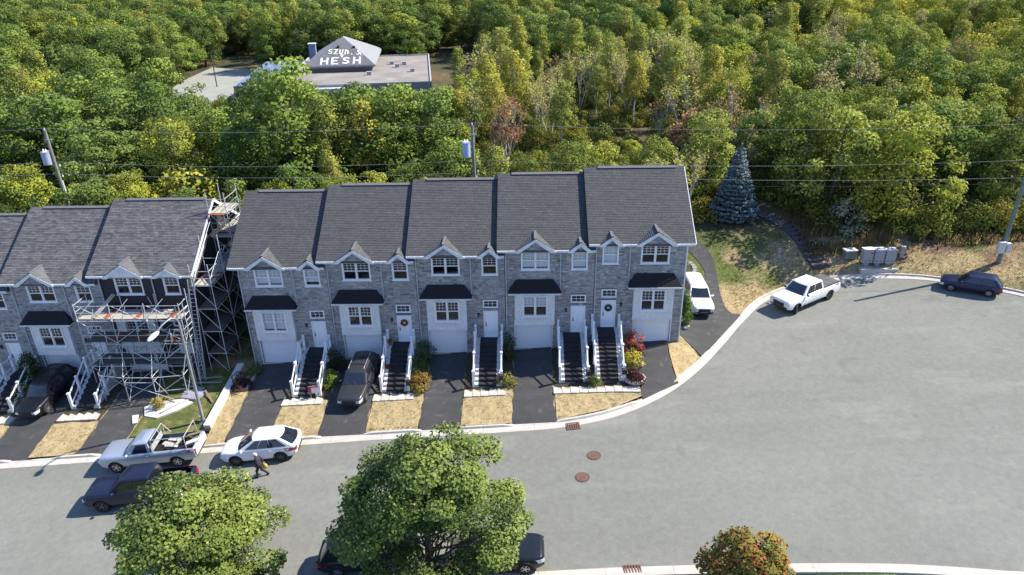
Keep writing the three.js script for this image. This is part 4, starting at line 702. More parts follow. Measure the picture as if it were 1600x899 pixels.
// ---------- street lamp ----------
{
  const x = -1.66, z = 5.78, y = groundY(x, z), t = thing('street_lamp', 'tall grey metal street lamp with curved arm in front of the scaffold', 'street lamp', [x, y, z]);
  const p = new MB(); p.tube(V(0, 0, 0), V(0, 7.45, 0), 0.11, 12, 0.07); p.tube(V(0, 0, 0), V(0, 0.35, 0), 0.15, 12, 0.13); part('pole', p, M.lampsteel || (M.lampsteel = mat(0.42, 0.44, 0.46, { metalness: 0.4, roughness: 0.5, map: G3 })), t);
  const c = new THREE.CatmullRomCurve3([V(0, 7.35, 0), V(-0.04, 7.75, 0.08), V(-0.22, 7.98, 0.45), V(-0.5, 7.85, 0.95), V(-0.72, 7.6, 1.3)]); part('arm', new THREE.TubeGeometry(c, 16, 0.045, 8), M.lampsteel, t);
  const hd = new THREE.SphereGeometry(0.5, 14, 8, 0, 6.283, 0, Math.PI * 0.55); hd.scale(0.42, 0.26, 0.9); hd.rotateX(0.35); hd.rotateY(-0.5); hd.translate(-0.86, 7.42, 1.6); const head = part('lamp_head', hd, M.vinyl, t);
  const ln = new THREE.SphereGeometry(0.42, 14, 8, 0, 6.283, Math.PI * 0.5, Math.PI * 0.5); ln.scale(0.42, 0.22, 0.85); ln.rotateX(0.35); ln.rotateY(-0.5); ln.translate(-0.86, 7.41, 1.6); part('lens', ln, mat(0.5, 0.52, 0.53, { roughness: 0.3 }), head);
  const fl = new MB(); fl.cbox(0, 0.02, 0, 0.4, 0.04, 0.4); part('base_plate', fl, M.lampsteel, t);
  const h2 = new MB(); h2.cbox(0.28, 0.05, -0.25, 0.5, 0.06, 0.35); h2.translate; single('kerb_block', h2, M.conc, 'pale concrete block at the foot of the street lamp', 'concrete block', [x, y - 0.03, z], 0.3);
}
// ---------- low wall, planters, small street things ----------
{
  const w = new MB(), pts = [[-1.0, 0.15], [-1.02, 2.2], [-1.06, 4.4], [-1.1, 6.5]];
  const t = thing('retaining_wall', 'long low pale concrete wall running down the lawn beside the first driveway', 'wall');
  for (let i = 0; i < 3; i++) { const [x0, z0] = pts[i], [x1, z1] = pts[i + 1], m = new MB(), h0 = groundY(x0, z0) + 0.34, h1 = groundY(x1, z1) + 0.34; m.bar(V(x0, h0 - 0.2, z0 + 0.004), V(x1, h1 - 0.2, z1 - 0.004), 0.46, 0.42); part('wall_block', m, M.palewall || (M.palewall = mat(0.66, 0.65, 0.62, { map: rep(concTex, 2) })), t); }
  M.palewall.color = lin(1.35, 1.35, 1.38);
  const c = new MB(); c.cbox(0, 0.1, 0, 0.5, 0.16, 0.24); single('black_bucket_lid', c, M.black, 'black flat box at the lower end of the low pale wall', 'box', [-1.1, groundY(-1.1, 6.75), 6.75]);
  const pl = thing('planter', 'pale timber edged planter with a dark red shrub beside the first driveway', 'planter', [-0.05, groundY(0, 2.8), 2.3]);
  { const m = new MB(); m.box(-0.45, -0.1, 0.55, 0.45, 0.26, 0.67); part('front_board', m, M.wood, pl); const q = new MB(); q.box(0.33, -0.05, -1.9, 0.45, 0.3, 0.549); part('side_board', q, M.conc, pl); const so = new MB(); so.box(-0.45, -0.1, -1.9, 0.33, 0.2, 0.549); part('soil', so, M.soil, pl); }
  const rp = (x, z, r, n, h, label) => { const g = thing('stone_planter', label, 'planter', [x, groundY(x, z), z]), q = rng(n * 13); for (let k = 0; k < n; k++) { const a = (k / n) * 6.283, s = new THREE.DodecahedronGeometry(0.17 + 0.03 * q(), 0); s.scale(1.15, 0.85, 0.8); s.rotateY(-a + 1.57); s.translate(Math.cos(a) * r, h * 0.5, Math.sin(a) * r); part('stone', s, M.rock || (M.rock = mat(0.42, 0.39, 0.36, { map: G1, roughness: 0.95 })), g); } const e = new THREE.CylinderGeometry(r, r, h, 16); e.translate(0, h * 0.4, 0); part('soil', e, M.soil, g); return g; };
  rp(26.95, 3.75, 0.62, 14, 0.3, 'ring of pale stones round the dark red shrub below the end house');
  rp(31.35, -2.5, 0.42, 9, 0.25, 'ring of pale stones round the columnar cedar beside the white car');
  { // stone edged bed behind the white car
    const g = thing('flower_bed', 'stone edged flower bed behind the white car beside the end house', 'flower bed', [32.7, groundY(32.7, -11.2), -11.2]), q = rng(8); for (let k = 0; k < 13; k++) { const a = -1.5 + (k / 12) * 3.2, s = new THREE.DodecahedronGeometry(0.24 + 0.05 * q(), 0); s.scale(1.2, 0.8, 0.9); s.translate(Math.cos(a) * 1.25, 0.12, Math.sin(a) * 1.95); part('stone', s, M.rock, g); } const e = new THREE.CylinderGeometry(1.2, 1.2, 0.2, 18); e.scale(1, 1, 1.6); e.translate(-0.05, 0.05, 0); part('soil', e, M.soil, g); }
  // community mailboxes on a concrete pad
  const pad = new MB(); pad.box(-0.6, -0.4, -0.55, 2.5, 0.03, 0.75); const yb = groundY(49.3, -11.2) - 0.12; single('concrete_pad', pad, M.conc, 'concrete pad under the three grey community mailboxes', 'concrete pad', [48.45, yb, -11.4], 0);
  const mb = thing('community_mailbox', 'left one of three grey community mailboxes, with a red notice', 'mailbox', [48.5, yb + 0.03, -11.5], 0.06, 'community mailboxes by the turning circle');
  { const g = M.boxgrey || (M.boxgrey = mat(0.4, 0.42, 0.44, { roughness: 0.6, map: G3 })); const b = new MB(); b.box(-0.42, 0.32, -0.28, 0.42, 1.5, 0.24); part('cabinet', b, g, mb); const l = new MB(); l.box(-0.45, 1.5, -0.32, 0.45, 1.57, 0.29); part('lid', l, M.boxlid || (M.boxlid = mat(0.62, 0.62, 0.6, { roughness: 0.6 })), mb); const p = new MB(); p.box(-0.2, 0, -0.18, 0.2, 0.32, 0.14); part('pedestal', p, g, mb);
    const d = new MB(); for (let i = 0; i < 4; i++) for (let j = 0; j < 5; j++) d.box(-0.4 + i * 0.201, 0.62 + j * 0.172, 0.24, -0.4 + i * 0.201 + 0.19, 0.62 + j * 0.172 + 0.16, 0.252, 'k'); part('compartment_doors', d, g, mb, null, 'stuff'); for (const x of [-0.2, 0.2]) { const q = new MB(); q.box(x - 0.18, 0.38, 0.24, x + 0.18, 0.58, 0.252, 'k'); part('parcel_door', q, g, mb); const s = new MB(); s.box(x - 0.12, 0.5, 0.252, x + 0.12, 0.54, 0.262, 'k'); part('slot', s, M.black, mb); } }
  const two = twin(mb, 'middle one of three grey community mailboxes', [49.42, yb + 0.03, -11.45], 0.06), three = twin(mb, 'right one of three grey community mailboxes', [50.34, yb + 0.03, -11.4], 0.06);
  void two; void three;
  { const n = new MB(); n.box(0.1, 1.12, 0.253, 0.38, 1.24, 0.26); part('notice', n, mat(0.45, 0.06, 0.06), mb); }
  const ub = thing('utility_cabinet', 'low green grey utility cabinet left of the community mailboxes', 'utility box', [47.35, groundY(47.35, -12.2), -12.2], 0.1); { const b = new MB(); b.box(-0.5, 0, -0.3, 0.5, 0.72, 0.3); part('body', b, mat(0.2, 0.23, 0.2, { map: G3 }), ub); const l = new MB(); l.box(-0.54, 0.72, -0.34, 0.54, 0.8, 0.34); part('lid', l, M.boxlid, ub); }
  const u2 = thing('utility_pedestal', 'small grey utility pedestal right of the community mailboxes', 'utility box', [51.6, groundY(51.6, -11.9), -11.9], 0); { const b = new MB(); b.box(-0.14, 0, -0.12, 0.14, 0.95, 0.12); part('body', b, M.boxgrey, u2); const l = new MB(); l.box(-0.17, 0.95, -0.15, 0.17, 1.02, 0.15); part('cap', l, M.boxlid, u2); }
  // steps that climb into the wood
  const sc = new THREE.CatmullRomCurve3([V(44.75, 0, -11.6), V(44.25, 0, -13.6), V(43.85, 0, -15.3), V(43.2, 0, -17.0), V(42.2, 0, -19.2), V(40.9, 0, -22)]), st = thing('path_steps', 'dark timber steps climbing from the turning circle into the wood', 'steps');
  for (let i = 0; i < 17; i++) { const t = i / 17, p = sc.getPointAt(t), d2 = sc.getTangentAt(t), m = new MB(), y = groundY(p.x, p.z) + 0.05, w = 0.82 - 0.28 * t; m.m = new THREE.Matrix4().makeRotationY(Math.atan2(-d2.x, -d2.z)).setPosition(p.x, y, p.z); m.box(-w, -0.4, -0.36, w, 0.05, 0.27); part('step', m, M.stepblue || (M.stepblue = mat(0.085, 0.085, 0.1, { map: G1 })), st); const e = new MB(); e.m = m.m; e.box(-w - 0.02, -0.3, 0.275, w + 0.02, 0.06, 0.35); part('timber_edge', e, M.bark, st); }
  const orn = thing('garden_statue', 'small weathered grey and pink garden statue on the lawn left of the steps', 'statue', [41.5, groundY(41.5, -12.6), -12.6]); { const l = new THREE.LatheGeometry([[0, 0], [0.2, 0], [0.22, 0.1], [0.12, 0.16], [0.16, 0.34], [0.19, 0.46], [0.1, 0.56], [0.13, 0.66], [0.1, 0.76], [0, 0.8]].map(([a, b]) => new THREE.Vector2(a, b)), 14); part('figure', l, mat(0.5, 0.36, 0.32, { map: G1 }), orn); const b = new THREE.CylinderGeometry(0.3, 0.34, 0.12, 12); part('plinth', b, M.rock, orn); }
  // doors: wreaths, pots and the yard sign
  const wreath = (x, y, label, cols, seed) => { const t2 = thing('door_wreath', label, 'wreath', [x, y, 0.03]), q = rng(seed), L = new LeafB(); const ring = new THREE.TorusGeometry(0.19, 0.05, 8, 24); part('ring', ring, M.bark, t2); for (let k = 0; k < 420; k++) { const a = q() * 6.283, b = q() * 6.283, rr = 0.19 + 0.075 * Math.cos(b); L.leaf(Math.cos(a) * rr, Math.sin(a) * rr, 0.03 + 0.06 * Math.abs(Math.sin(b)), V(Math.cos(a) * 0.4, Math.sin(a) * 0.4, 0.8), 0.05, q, cols[Math.floor(q() * cols.length)]); } part('leaves', L.geo(), leafMat(1, 1, 1, 0.1), t2); };
  wreath(11.15, rowEave[1] - 6.4 + 1.5, 'autumn wreath of orange and brown leaves on a white front door', [[0.3, 0.08, 0.02], [0.2, 0.12, 0.03], [0.12, 0.05, 0.02], [0.4, 0.2, 0.05]], 5);
  wreath(25.44, rowEave[4] - 6.4 + 1.5, 'dark round wreath with pale flowers on the end house door', [[0.02, 0.025, 0.02], [0.03, 0.035, 0.03], [0.015, 0.02, 0.015], [0.3, 0.28, 0.26]], 6);
  const pot = (x, y, z, label, col, seed) => { const t2 = thing('flower_pot', label, 'flower pot', [x, y, z]), p = new THREE.CylinderGeometry(0.15, 0.11, 0.24, 14); p.translate(0, 0.12, 0); part('pot', p, mat(0.3, 0.12, 0.07), t2); const q = rng(seed), L = new LeafB(); for (let k = 0; k < 260; k++) { const d = V(q() - 0.5, q() * 0.8, q() - 0.5).normalize(); L.leaf(d.x * 0.2, 0.26 + d.y * 0.2, d.z * 0.2, d, 0.07, q, q() < 0.5 ? col : [0.06, 0.1, 0.03]); } part('flowers', L.geo(), leafMat(1, 1, 1, 0.2), t2); };
  pot(10.1, rowEave[1] - 6.44, 0.5, 'flower pot with orange flowers on the landing below the autumn wreath', [0.5, 0.14, 0.02], 3);
  pot(10.14, rowEave[1] - 6.44 - 0.95, 2.35, 'flower pot with red flowers halfway up the second stairs', [0.45, 0.03, 0.03], 4);
  const sg = thing('yard_sign', 'small red and white yard sign at the foot of the first stairs', 'sign', [5.35, groundY(5.35, 4.0) + 0.03, 4.05], 0.15); { const m = new MB(); m.box(-0.32, 0.45, -0.012, 0.32, 0.98, 0.012); part('panel', m, mat(0.75, 0.73, 0.73), sg); const q = new MB(); q.box(-0.325, 0.45, 0.0125, -0.12, 0.985, 0.016); q.box(-0.12, 0.86, 0.0125, 0.325, 0.985, 0.016); part('red_band', q, mat(0.5, 0.04, 0.1), sg); const l = new MB(); for (const x of [-0.2, 0.2]) l.tube(V(x, 0, 0), V(x, 0.5, 0), 0.012, 5); part('stake', l, M.steel, sg); }
}
// ---------- utility poles and wires ----------
{
  const pole = (x, z, top, label, lean, wood) => { const y = groundY(x, z), t = thing('utility_pole', label, 'utility pole', [x, y, z], 0, 'utility poles behind the houses'); const m = new MB(); m.tube(V(0, -0.3, 0), V(lean, top - y, 0), 0.19, 10, 0.12); part('pole', m, wood || M.polewood || (M.polewood = mat(0.36, 0.35, 0.32, { map: rep(woodTex, 2), roughness: 0.95 })), t); return [t, top - y, lean]; };
  const hw = (t, x, y, z) => { const c = new THREE.CylinderGeometry(0.05, 0.07, 0.16, 8); c.translate(x, y, z); part('insulator', c, M.porcelain || (M.porcelain = mat(0.6, 0.6, 0.58, { roughness: 0.3 })), t); };
  const [a, ah, al] = pole(-19.05, -13, 13.7, 'weathered pole behind the left houses with grey drum transformer', -0.2), [c, ch, cl] = pole(15.6, -13, 13.75, 'thin pole behind the middle house with pale blue transformer', -0.1), [d] = pole(58.55, -10, 14.6, 'thick green grey pole on the bank right of the turning circle', 0.1, mat(0.3, 0.36, 0.33, { map: rep(woodTex, 2), roughness: 0.95 }));
  const drum = (t, h, lx, r, hh, m) => { const g = new THREE.CylinderGeometry(r, r, hh, 18); g.translate(lx, h, 0.1); const q = part('transformer', g, m, t); const l = new THREE.CylinderGeometry(r * 1.05, r * 1.05, 0.06, 18); l.translate(lx, h + hh / 2 + 0.03, 0.1); part('cap', l, m, q); for (const s of [-0.1, 0.1]) { const b = new THREE.CylinderGeometry(0.035, 0.05, 0.22, 8); b.translate(lx + s, h + hh / 2 + 0.16, 0.1); part('bushing', b, M.porcelain, q); } const br = new MB(); br.bar(V(lx * 0.3, h, 0), V(lx, h, 0.1), 0.08, 0.3); part('bracket', br, M.steel, q); };
  drum(a, ah - 2.3, 0.62 - 0.9 - 0.35, 0.36, 1.0, mat(0.36, 0.4, 0.46, { roughness: 0.45 })); drum(c, ch - 2.0, -0.62, 0.34, 1.15, mat(0.4, 0.5, 0.66, { roughness: 0.4 }));
  for (const [t, h, l] of [[a, ah, al], [c, ch, cl]]) { hw(t, l, h + 0.08, 0); hw(t, 0.25, h - 2.9, 0.1); hw(t, 0.25, h - 3.8, 0.1); const arm = new MB(); arm.bar(V(-0.35, h - 0.75, 0.1), V(0.25, h - 0.75, 0.1), 0.07, 0.09); part('bracket', arm, M.steel, t); const cd = new MB(); cd.tube(V(0.16, 0.5, 0.12), V(0.12, h - 4.2, 0.12), 0.05, 8); part('conduit', cd, M.vinyl, t); const loop = new THREE.CatmullRomCurve3([V(0.1, h - 3.2, 0.1), V(0.5, h - 3.6, 0.2), V(0.9, h - 3.2, 0.2), V(1.0, h - 2.2, 0.1)]); part('cable_loop', new THREE.TubeGeometry(loop, 12, 0.025, 5), M.black, t); }
  for (const [x, y, w, h] of [[-0.35, 1.0, 0.55, 0.95], [0.2, 1.05, 0.3, 0.8]]) { const b = new MB(); b.box(x - w / 2, y, 0.12, x + w / 2, y + h, 0.42); part('meter_box', b, M.boxlid, d); }
  const wire = (pts, sag, r, label, m = M.wire || (M.wire = mat(0.4, 0.4, 0.4, { roughness: 0.6 }))) => { const all = []; for (let k = 1; k < pts.length; k++) for (let i = k > 1 ? 1 : 0; i <= 14; i++) { const t = i / 14, p = V(...pts[k - 1]).lerp(V(...pts[k]), t); p.y -= sag * 4 * t * (1 - t); all.push(p); } const g = new MB(); for (let i = 1; i < all.length; i++) g.tube(all[i - 1], all[i], r, 5, r, false); single('power_line', g, m, label, 'power line', [0, 0, 0], 0, 'power lines behind the houses'); };
  wire([[-75, 12.2, -15], [-19.25, 13.86, -13], [15.5, 13.9, -13], [58.65, 14.1, -10], [110, 15.5, -8]], 0.55, 0.008, 'topmost power line, strung along the pole tops');
  wire([[-75, 9.8, -15], [-18.9, 11.1, -12.88], [15.8, 10.9, -12.88], [58.4, 11.3, -9.85], [110, 12.5, -8]], 0.5, 0.009, 'second power line from the top on the poles');
  wire([[-75, 8.9, -15], [-18.9, 10.1, -12.88], [15.8, 9.9, -12.88], [58.4, 9.9, -9.85], [110, 11, -8]], 0.45, 0.01, 'third power line from the top on the poles');
  wire([[15.8, 9.5, -12.85], [58.4, 9.5, -9.8], [110, 10.6, -8]], 0.55, 0.012, 'lowest cable, from the middle pole to the thick right pole', M.black);
}
// ---------- vehicles: x forward, y up, z to the right ----------
const evalr = new Evaluator(); evalr.useGroups = false; evalr.attributes = ['position', 'normal'];
const CARGLASS = phys(0.012, 0.014, 0.018, { roughness: 0.06, clearcoat: 1, clearcoatRoughness: 0.03 });
const RUBBER = mat(0.02, 0.02, 0.021, { roughness: 0.9 }), ALLOY = mat(0.5, 0.5, 0.52, { metalness: 0.8, roughness: 0.35 }), DARKALLOY = mat(0.12, 0.12, 0.13, { metalness: 0.7, roughness: 0.4 }), PLASTIC = mat(0.022, 0.022, 0.024, { roughness: 0.6 });
const LAMPGLASS = phys(0.6, 0.62, 0.65, { roughness: 0.1, clearcoat: 1 }), REDLAMP = phys(0.35, 0.01, 0.012, { roughness: 0.15, clearcoat: 1 });
const paint = (r, g, b, metal = 0) => phys(r, g, b, { roughness: metal ? 0.38 : 0.45, metalness: metal, clearcoat: r + g + b > 0.6 ? 1 : 0.55, clearcoatRoughness: 0.06, specularIntensity: r + g + b > 0.6 ? 1 : 0.5 });
const spl = (pts, x) => { if (x <= pts[0][0]) return pts[0][1]; for (let i = 1; i < pts.length; i++) if (x <= pts[i][0]) { const t = (x - pts[i - 1][0]) / (pts[i][0] - pts[i - 1][0]), s = t * t * (3 - 2 * t); return lerp(pts[i - 1][1], pts[i][1], lerp(t, s, 0.35)); } return pts[pts.length - 1][1]; };
function wheelGeos(R, w) {
  const ty = new THREE.LatheGeometry([[R * 0.62, -w / 2], [R * 0.93, -w / 2], [R, -w * 0.34], [R, w * 0.34], [R * 0.93, w / 2], [R * 0.62, w / 2], [R * 0.6, w * 0.3]].map(([a, b]) => new THREE.Vector2(a, b)), 28); ty.rotateX(Math.PI / 2);
  const m = new MB(), zz = w * 0.4; const ring = new THREE.RingGeometry(R * 0.54, R * 0.645, 28); ring.translate(0, 0, zz + 0.005); const hub = new THREE.CylinderGeometry(R * 0.16, R * 0.16, 0.03, 14); hub.rotateX(Math.PI / 2); hub.translate(0, 0, zz - 0.01);
  for (let k = 0; k < 5; k++) { const a = k * 1.2566, c = Math.cos(a), s = Math.sin(a), q = (r, t) => V(c * r - s * t, s * r + c * t, zz); m.quad(q(R * 0.1, -R * 0.09), q(R * 0.56, -R * 0.075), q(R * 0.56, R * 0.075), q(R * 0.1, R * 0.09)); m.quad(q(R * 0.1, -R * 0.09).add(V(0, 0, -0.03)), q(R * 0.56, -R * 0.075).add(V(0, 0, -0.03)), q(R * 0.56, -R * 0.075), q(R * 0.1, -R * 0.09)); m.quad(q(R * 0.1, R * 0.09), q(R * 0.56, R * 0.075), q(R * 0.56, R * 0.075).add(V(0, 0, -0.03)), q(R * 0.1, R * 0.09).add(V(0, 0, -0.03))); }
  const well = new THREE.CircleGeometry(R * 0.6, 24); well.translate(0, 0, w * 0.2);
  return { ty, rim: merged(ring, hub, m), well };
}
function makeCar(name, label, category, o) {
  const t = thing(name, label, category), L = o.L, Wd = o.W / 2, body = o.paint;
  const half = (x) => { const q = Math.abs((2 * x) / L), e = x > 0 ? o.noseIn ?? 0.2 : o.tailIn ?? 0.14; return Wd * (1 - e * Math.pow(q, 7)); };
  const top = (x) => spl(o.top, x), bot = (x) => spl([[-L / 2, 0.42], [-L / 2 + 0.35, 0.26], [L / 2 - 0.4, 0.24], [L / 2, 0.36]], x) + (o.lift || 0);
  const ringH = (x) => { const w = half(x), b = bot(x), y = top(x), h = y - b; return [[0, b], [0.8 * w, b], [0.965 * w, b + 0.1 * h], [0.992 * w, b + 0.3 * h], [w, b + 0.55 * h], [0.988 * w, b + 0.74 * h], [0.95 * w, y - 0.075], [0.9 * w, y - 0.022], [0.82 * w, y], [0.4 * w, y + (o.crown ?? 0.035)], [0, y + (o.crown ?? 0.035) * 1.25]]; };
  const zAt = (x, y) => { const r = ringH(x); for (let i = 1; i < 8; i++) if (y <= r[i + 1][1]) { const a = r[i], b = r[i + 1]; if (y < a[1]) return a[0]; return lerp(a[0], b[0], (y - a[1]) / Math.max(1e-6, b[1] - a[1])); } return r[8][0]; };
  const xs = [-L / 2]; for (let x = -L / 2 + 0.03; x < L / 2 - 0.02; x += x < -L / 2 + 0.3 || x > L / 2 - 0.45 ? 0.05 : 0.11) xs.push(x); xs.push(L / 2);
  const ring = (x, k) => { const h = ringH(x), full = [...h, ...h.slice(1, -1).reverse().map(([z, y]) => [-z, y])], cy = (bot(x) + top(x)) / 2; return full.map(([z, y]) => V(x, cy + (y - cy) * k, z * (1 - (1 - k) * 0.5))); };
  const P = [], I = [], rings = xs.map((x, i) => ring(x, i === 0 || i === xs.length - 1 ? 0.86 : i === 1 || i === xs.length - 2 ? 0.96 : 1)), N = rings[0].length;
  rings.forEach((r) => r.forEach((p) => P.push(p.x, p.y, p.z)));
  for (let i = 0; i + 1 < rings.length; i++) for (let j = 0; j < N; j++) { const k = (j + 1) % N, a = i * N + j, b = i * N + k; I.push(a, b, a + N, b, b + N, a + N); }
  for (const [i, f] of [[0, 0], [rings.length - 1, 1]]) { const c = P.length / 3, r = rings[i]; P.push(r[0].x + (f ? 0.02 : -0.02), (r[0].y + r[10].y) / 2, 0); for (let j = 0; j < N; j++) { const k = (j + 1) % N; if (f) I.push(c, i * N + j, i * N + k); else I.push(c, i * N + k, i * N + j); } }
  let g = new THREE.BufferGeometry(); g.setAttribute('position', new THREE.Float32BufferAttribute(P, 3)); g.setIndex(I); g.computeVertexNormals();
  if (o.flipcheck) I.reverse();
  const R = o.R, wx = [o.fx, o.rx], zw = Wd - 0.02;
  const cut = (geo) => { const A = new Brush(g), B = new Brush(geo); A.updateMatrixWorld(); B.updateMatrixWorld(); g = evalr.evaluate(A, B, SUBTRACTION).geometry; };
  for (const x of wx) for (const s of [-1, 1]) { const c = new THREE.CylinderGeometry(R * 1.17, R * 1.17, 0.36, 28); c.rotateX(Math.PI / 2); c.translate(x, R, s * (Wd - 0.1)); for (const k of Object.keys(c.attributes)) if (k === 'uv') c.deleteAttribute(k); cut(c); }
  if (o.bed) { const [b0, b1] = o.bed, c = new THREE.BoxGeometry(b1 - b0, 0.9, o.W - 0.3); c.translate((b0 + b1) / 2, 0.82 + (o.lift || 0) + 0.45, 0); c.deleteAttribute('uv'); cut(c); }
  g = toCreasedNormals(mergeVertices(((q) => { q = q.clone(); q.deleteAttribute('normal'); return q; })(g), 1e-4), 0.6);
  part('body', g, body, t);
  // cabin: three levels of outline, front and rear bowed
  const { y0, y1, f0, f1, r0, r1, w0, w1 } = o.cab, lev = [[y0 - 0.05, f0 + 0.03, r0 - 0.02, w0], [lerp(y0, y1, 0.9), lerp(f0, f1, 0.92), lerp(r0, r1, 0.92), lerp(w0, w1, 0.92)], [y1 - 0.012, f1 - 0.09, r1 + 0.09, w1 - 0.07], [y1 + 0.015, f1 - 0.4, r1 + 0.35, w1 * 0.55]];
  const bowF = o.bowF ?? 0.14, bowR = o.bowR ?? 0.1;
  const fp = (v, face, u) => { const k = v * 1.0, q = [0, 1, 2, 3].map((i) => lerp(lev[0][i], lev[1][i], k)), [y, xf, xr, w] = q; if (face === 'f') return V(xf + bowF * (1 - u * u) * 1, y, u * w); if (face === 'r') return V(xr - bowR * (1 - u * u), y, u * w); return V(lerp(xr, xf, u), y, face * w * (1 + 0.012 * Math.sin(u * 3.14))); };
  const outline = (l) => { const [y, xf, xr, w] = l, a = [], bo = l === lev[3] ? 0.3 : 1; for (let i = 0; i <= 6; i++) { const u = -1 + i / 3; a.push(V(xf + bowF * bo * (1 - u * u), y, u * w)); } for (let i = 1; i < 8; i++) a.push(V(lerp(xf, xr, i / 8), y, w * (1 + 0.012 * Math.sin((i / 8) * 3.14)))); for (let i = 0; i <= 6; i++) { const u = 1 - i / 3; a.push(V(xr - bowR * bo * (1 - u * u), y, u * w)); } for (let i = 1; i < 8; i++) a.push(V(lerp(xr, xf, i / 8), y, -w * (1 + 0.012 * Math.sin((i / 8) * 3.14)))); return a; };
  { const O = lev.map(outline), n = O[0].length, p = [], ix = []; O.forEach((a) => a.forEach((q) => p.push(q.x, q.y, q.z))); for (let i = 0; i < 3; i++) for (let j = 0; j < n; j++) { const k = (j + 1) % n, a = i * n + j, b = i * n + k; ix.push(a, a + n, b, b, a + n, b + n); } const c = p.length / 3; p.push((f1 + r1) / 2, y1 + 0.025, 0); for (let j = 0; j < n; j++) ix.push(c, 3 * n + ((j + 1) % n), 3 * n + j);
    const cg = new THREE.BufferGeometry(); cg.setAttribute('position', new THREE.Float32BufferAttribute(p, 3)); cg.setIndex(ix); part('cabin', toCreasedNormals(cg, 0.5), o.roof || body, t); }
  const patch = (face, u0, u1, v0, v1, off, nu = 6, nv = 2, slant = 0) => { const m = new MB(); const pt = (i, j) => { const v = lerp(v0, v1, j / nv), u = lerp(u0, u1, i / nu) + (face === 'f' || face === 'r' ? 0 : slant * (i / nu - 0.5) * (1 - j / nv)); const p = fp(v, face, u), e = 0.01, n = fp(v, face, u + e).sub(fp(v, face, u - e)).cross(fp(v + e, face, u).sub(fp(v - e, face, u))).normalize(), c = V((f0 + r0) / 2, y0, 0), d = p.clone().sub(c); if (n.dot(d) < 0) n.negate(); return p.addScaledVector(n, off); }; const p00 = pt(0, 0), c2 = V((f0 + r0) / 2, y0, 0); for (let i = 0; i < nu; i++) for (let j = 0; j < nv; j++) { const a = pt(i, j), b = pt(i + 1, j), c = pt(i + 1, j + 1), d = pt(i, j + 1), n = b.clone().sub(a).cross(c.clone().sub(a)); if (n.dot(p00.clone().sub(c2)) > 0) m.quad(a, b, c, d); else m.quad(d, c, b, a); } return m; };
  part('windscreen', patch('f', -0.9, 0.9, 0.1, 0.98, 0.007, 8, 3), CARGLASS, t);
  part('rear_window', patch('r', -0.84, 0.84, o.rearV ?? 0.2, 0.95, 0.007, 8, 3), o.rearGlass || CARGLASS, t);
  for (const s of [-1, 1]) for (const [a, b] of o.sideWin) part('side_window', patch(s, a, b, 0.17, 0.94, 0.007, 3, 2, 0.03), CARGLASS, t);
  // doors stand a few millimetres proud
  for (const s of [-1, 1]) for (const [a, b] of o.doors) {
    const m = new MB(), n = 4, q = 6, pt = (i, j, off) => { const x = lerp(a, b, i / n), y = lerp(bot(x) + 0.13, top(x) - 0.06, j / q); return V(x, y, s * (zAt(x, y) + off)); };
    const add = (A, B, C, D) => (s > 0 ? m.quad(A, B, C, D) : m.quad(D, C, B, A));
    for (let i = 0; i < n; i++) for (let j = 0; j < q; j++) add(pt(i, j, 0.008), pt(i + 1, j, 0.008), pt(i + 1, j + 1, 0.008), pt(i, j + 1, 0.008));
    for (let j = 0; j < q; j++) { add(pt(0, j, -0.03), pt(0, j, 0.008), pt(0, j + 1, 0.008), pt(0, j + 1, -0.03)); add(pt(n, j, 0.008), pt(n, j, -0.03), pt(n, j + 1, -0.03), pt(n, j + 1, 0.008)); }
    const d = part('door', toCreasedNormals(mergeVertices(((z) => { z.deleteAttribute('normal'); z.deleteAttribute('uv'); return z; })(m.geo())), 0.5), body, t);
    const hm = new MB(), hx = a + 0.16, hy = top(a) - 0.19; hm.cbox(hx, hy, s * (zAt(hx, hy) + 0.022), 0.2, 0.035, 0.035); part('handle', hm, o.handle || body, d);
  }
  if (o.clad) for (const s of [-1, 1]) { const m = new MB(); for (let x = o.rx + R * 1.2; x < o.fx - R * 1.2 - 0.05; x += 0.1) { const x1 = Math.min(x + 0.1, o.fx - R * 1.2), b0 = bot(x), A = V(x, b0 + 0.01, s * (zAt(x, b0 + 0.02) + 0.012)), B = V(x1, b0 + 0.01, s * (zAt(x1, b0 + 0.02) + 0.012)), C = V(x1, b0 + 0.17, s * (zAt(x1, b0 + 0.17) + 0.014)), D = V(x, b0 + 0.17, s * (zAt(x, b0 + 0.17) + 0.014)); s > 0 ? m.quad(A, B, C, D) : m.quad(D, C, B, A); } part('sill_cladding', m, PLASTIC, t); for (const x of [o.fx, o.rx]) { const a = new THREE.TorusGeometry(R * 1.2, 0.035, 6, 20, Math.PI); a.translate(x, R, s * (half(x) - 0.015)); part('arch_trim', a, PLASTIC, t); } }
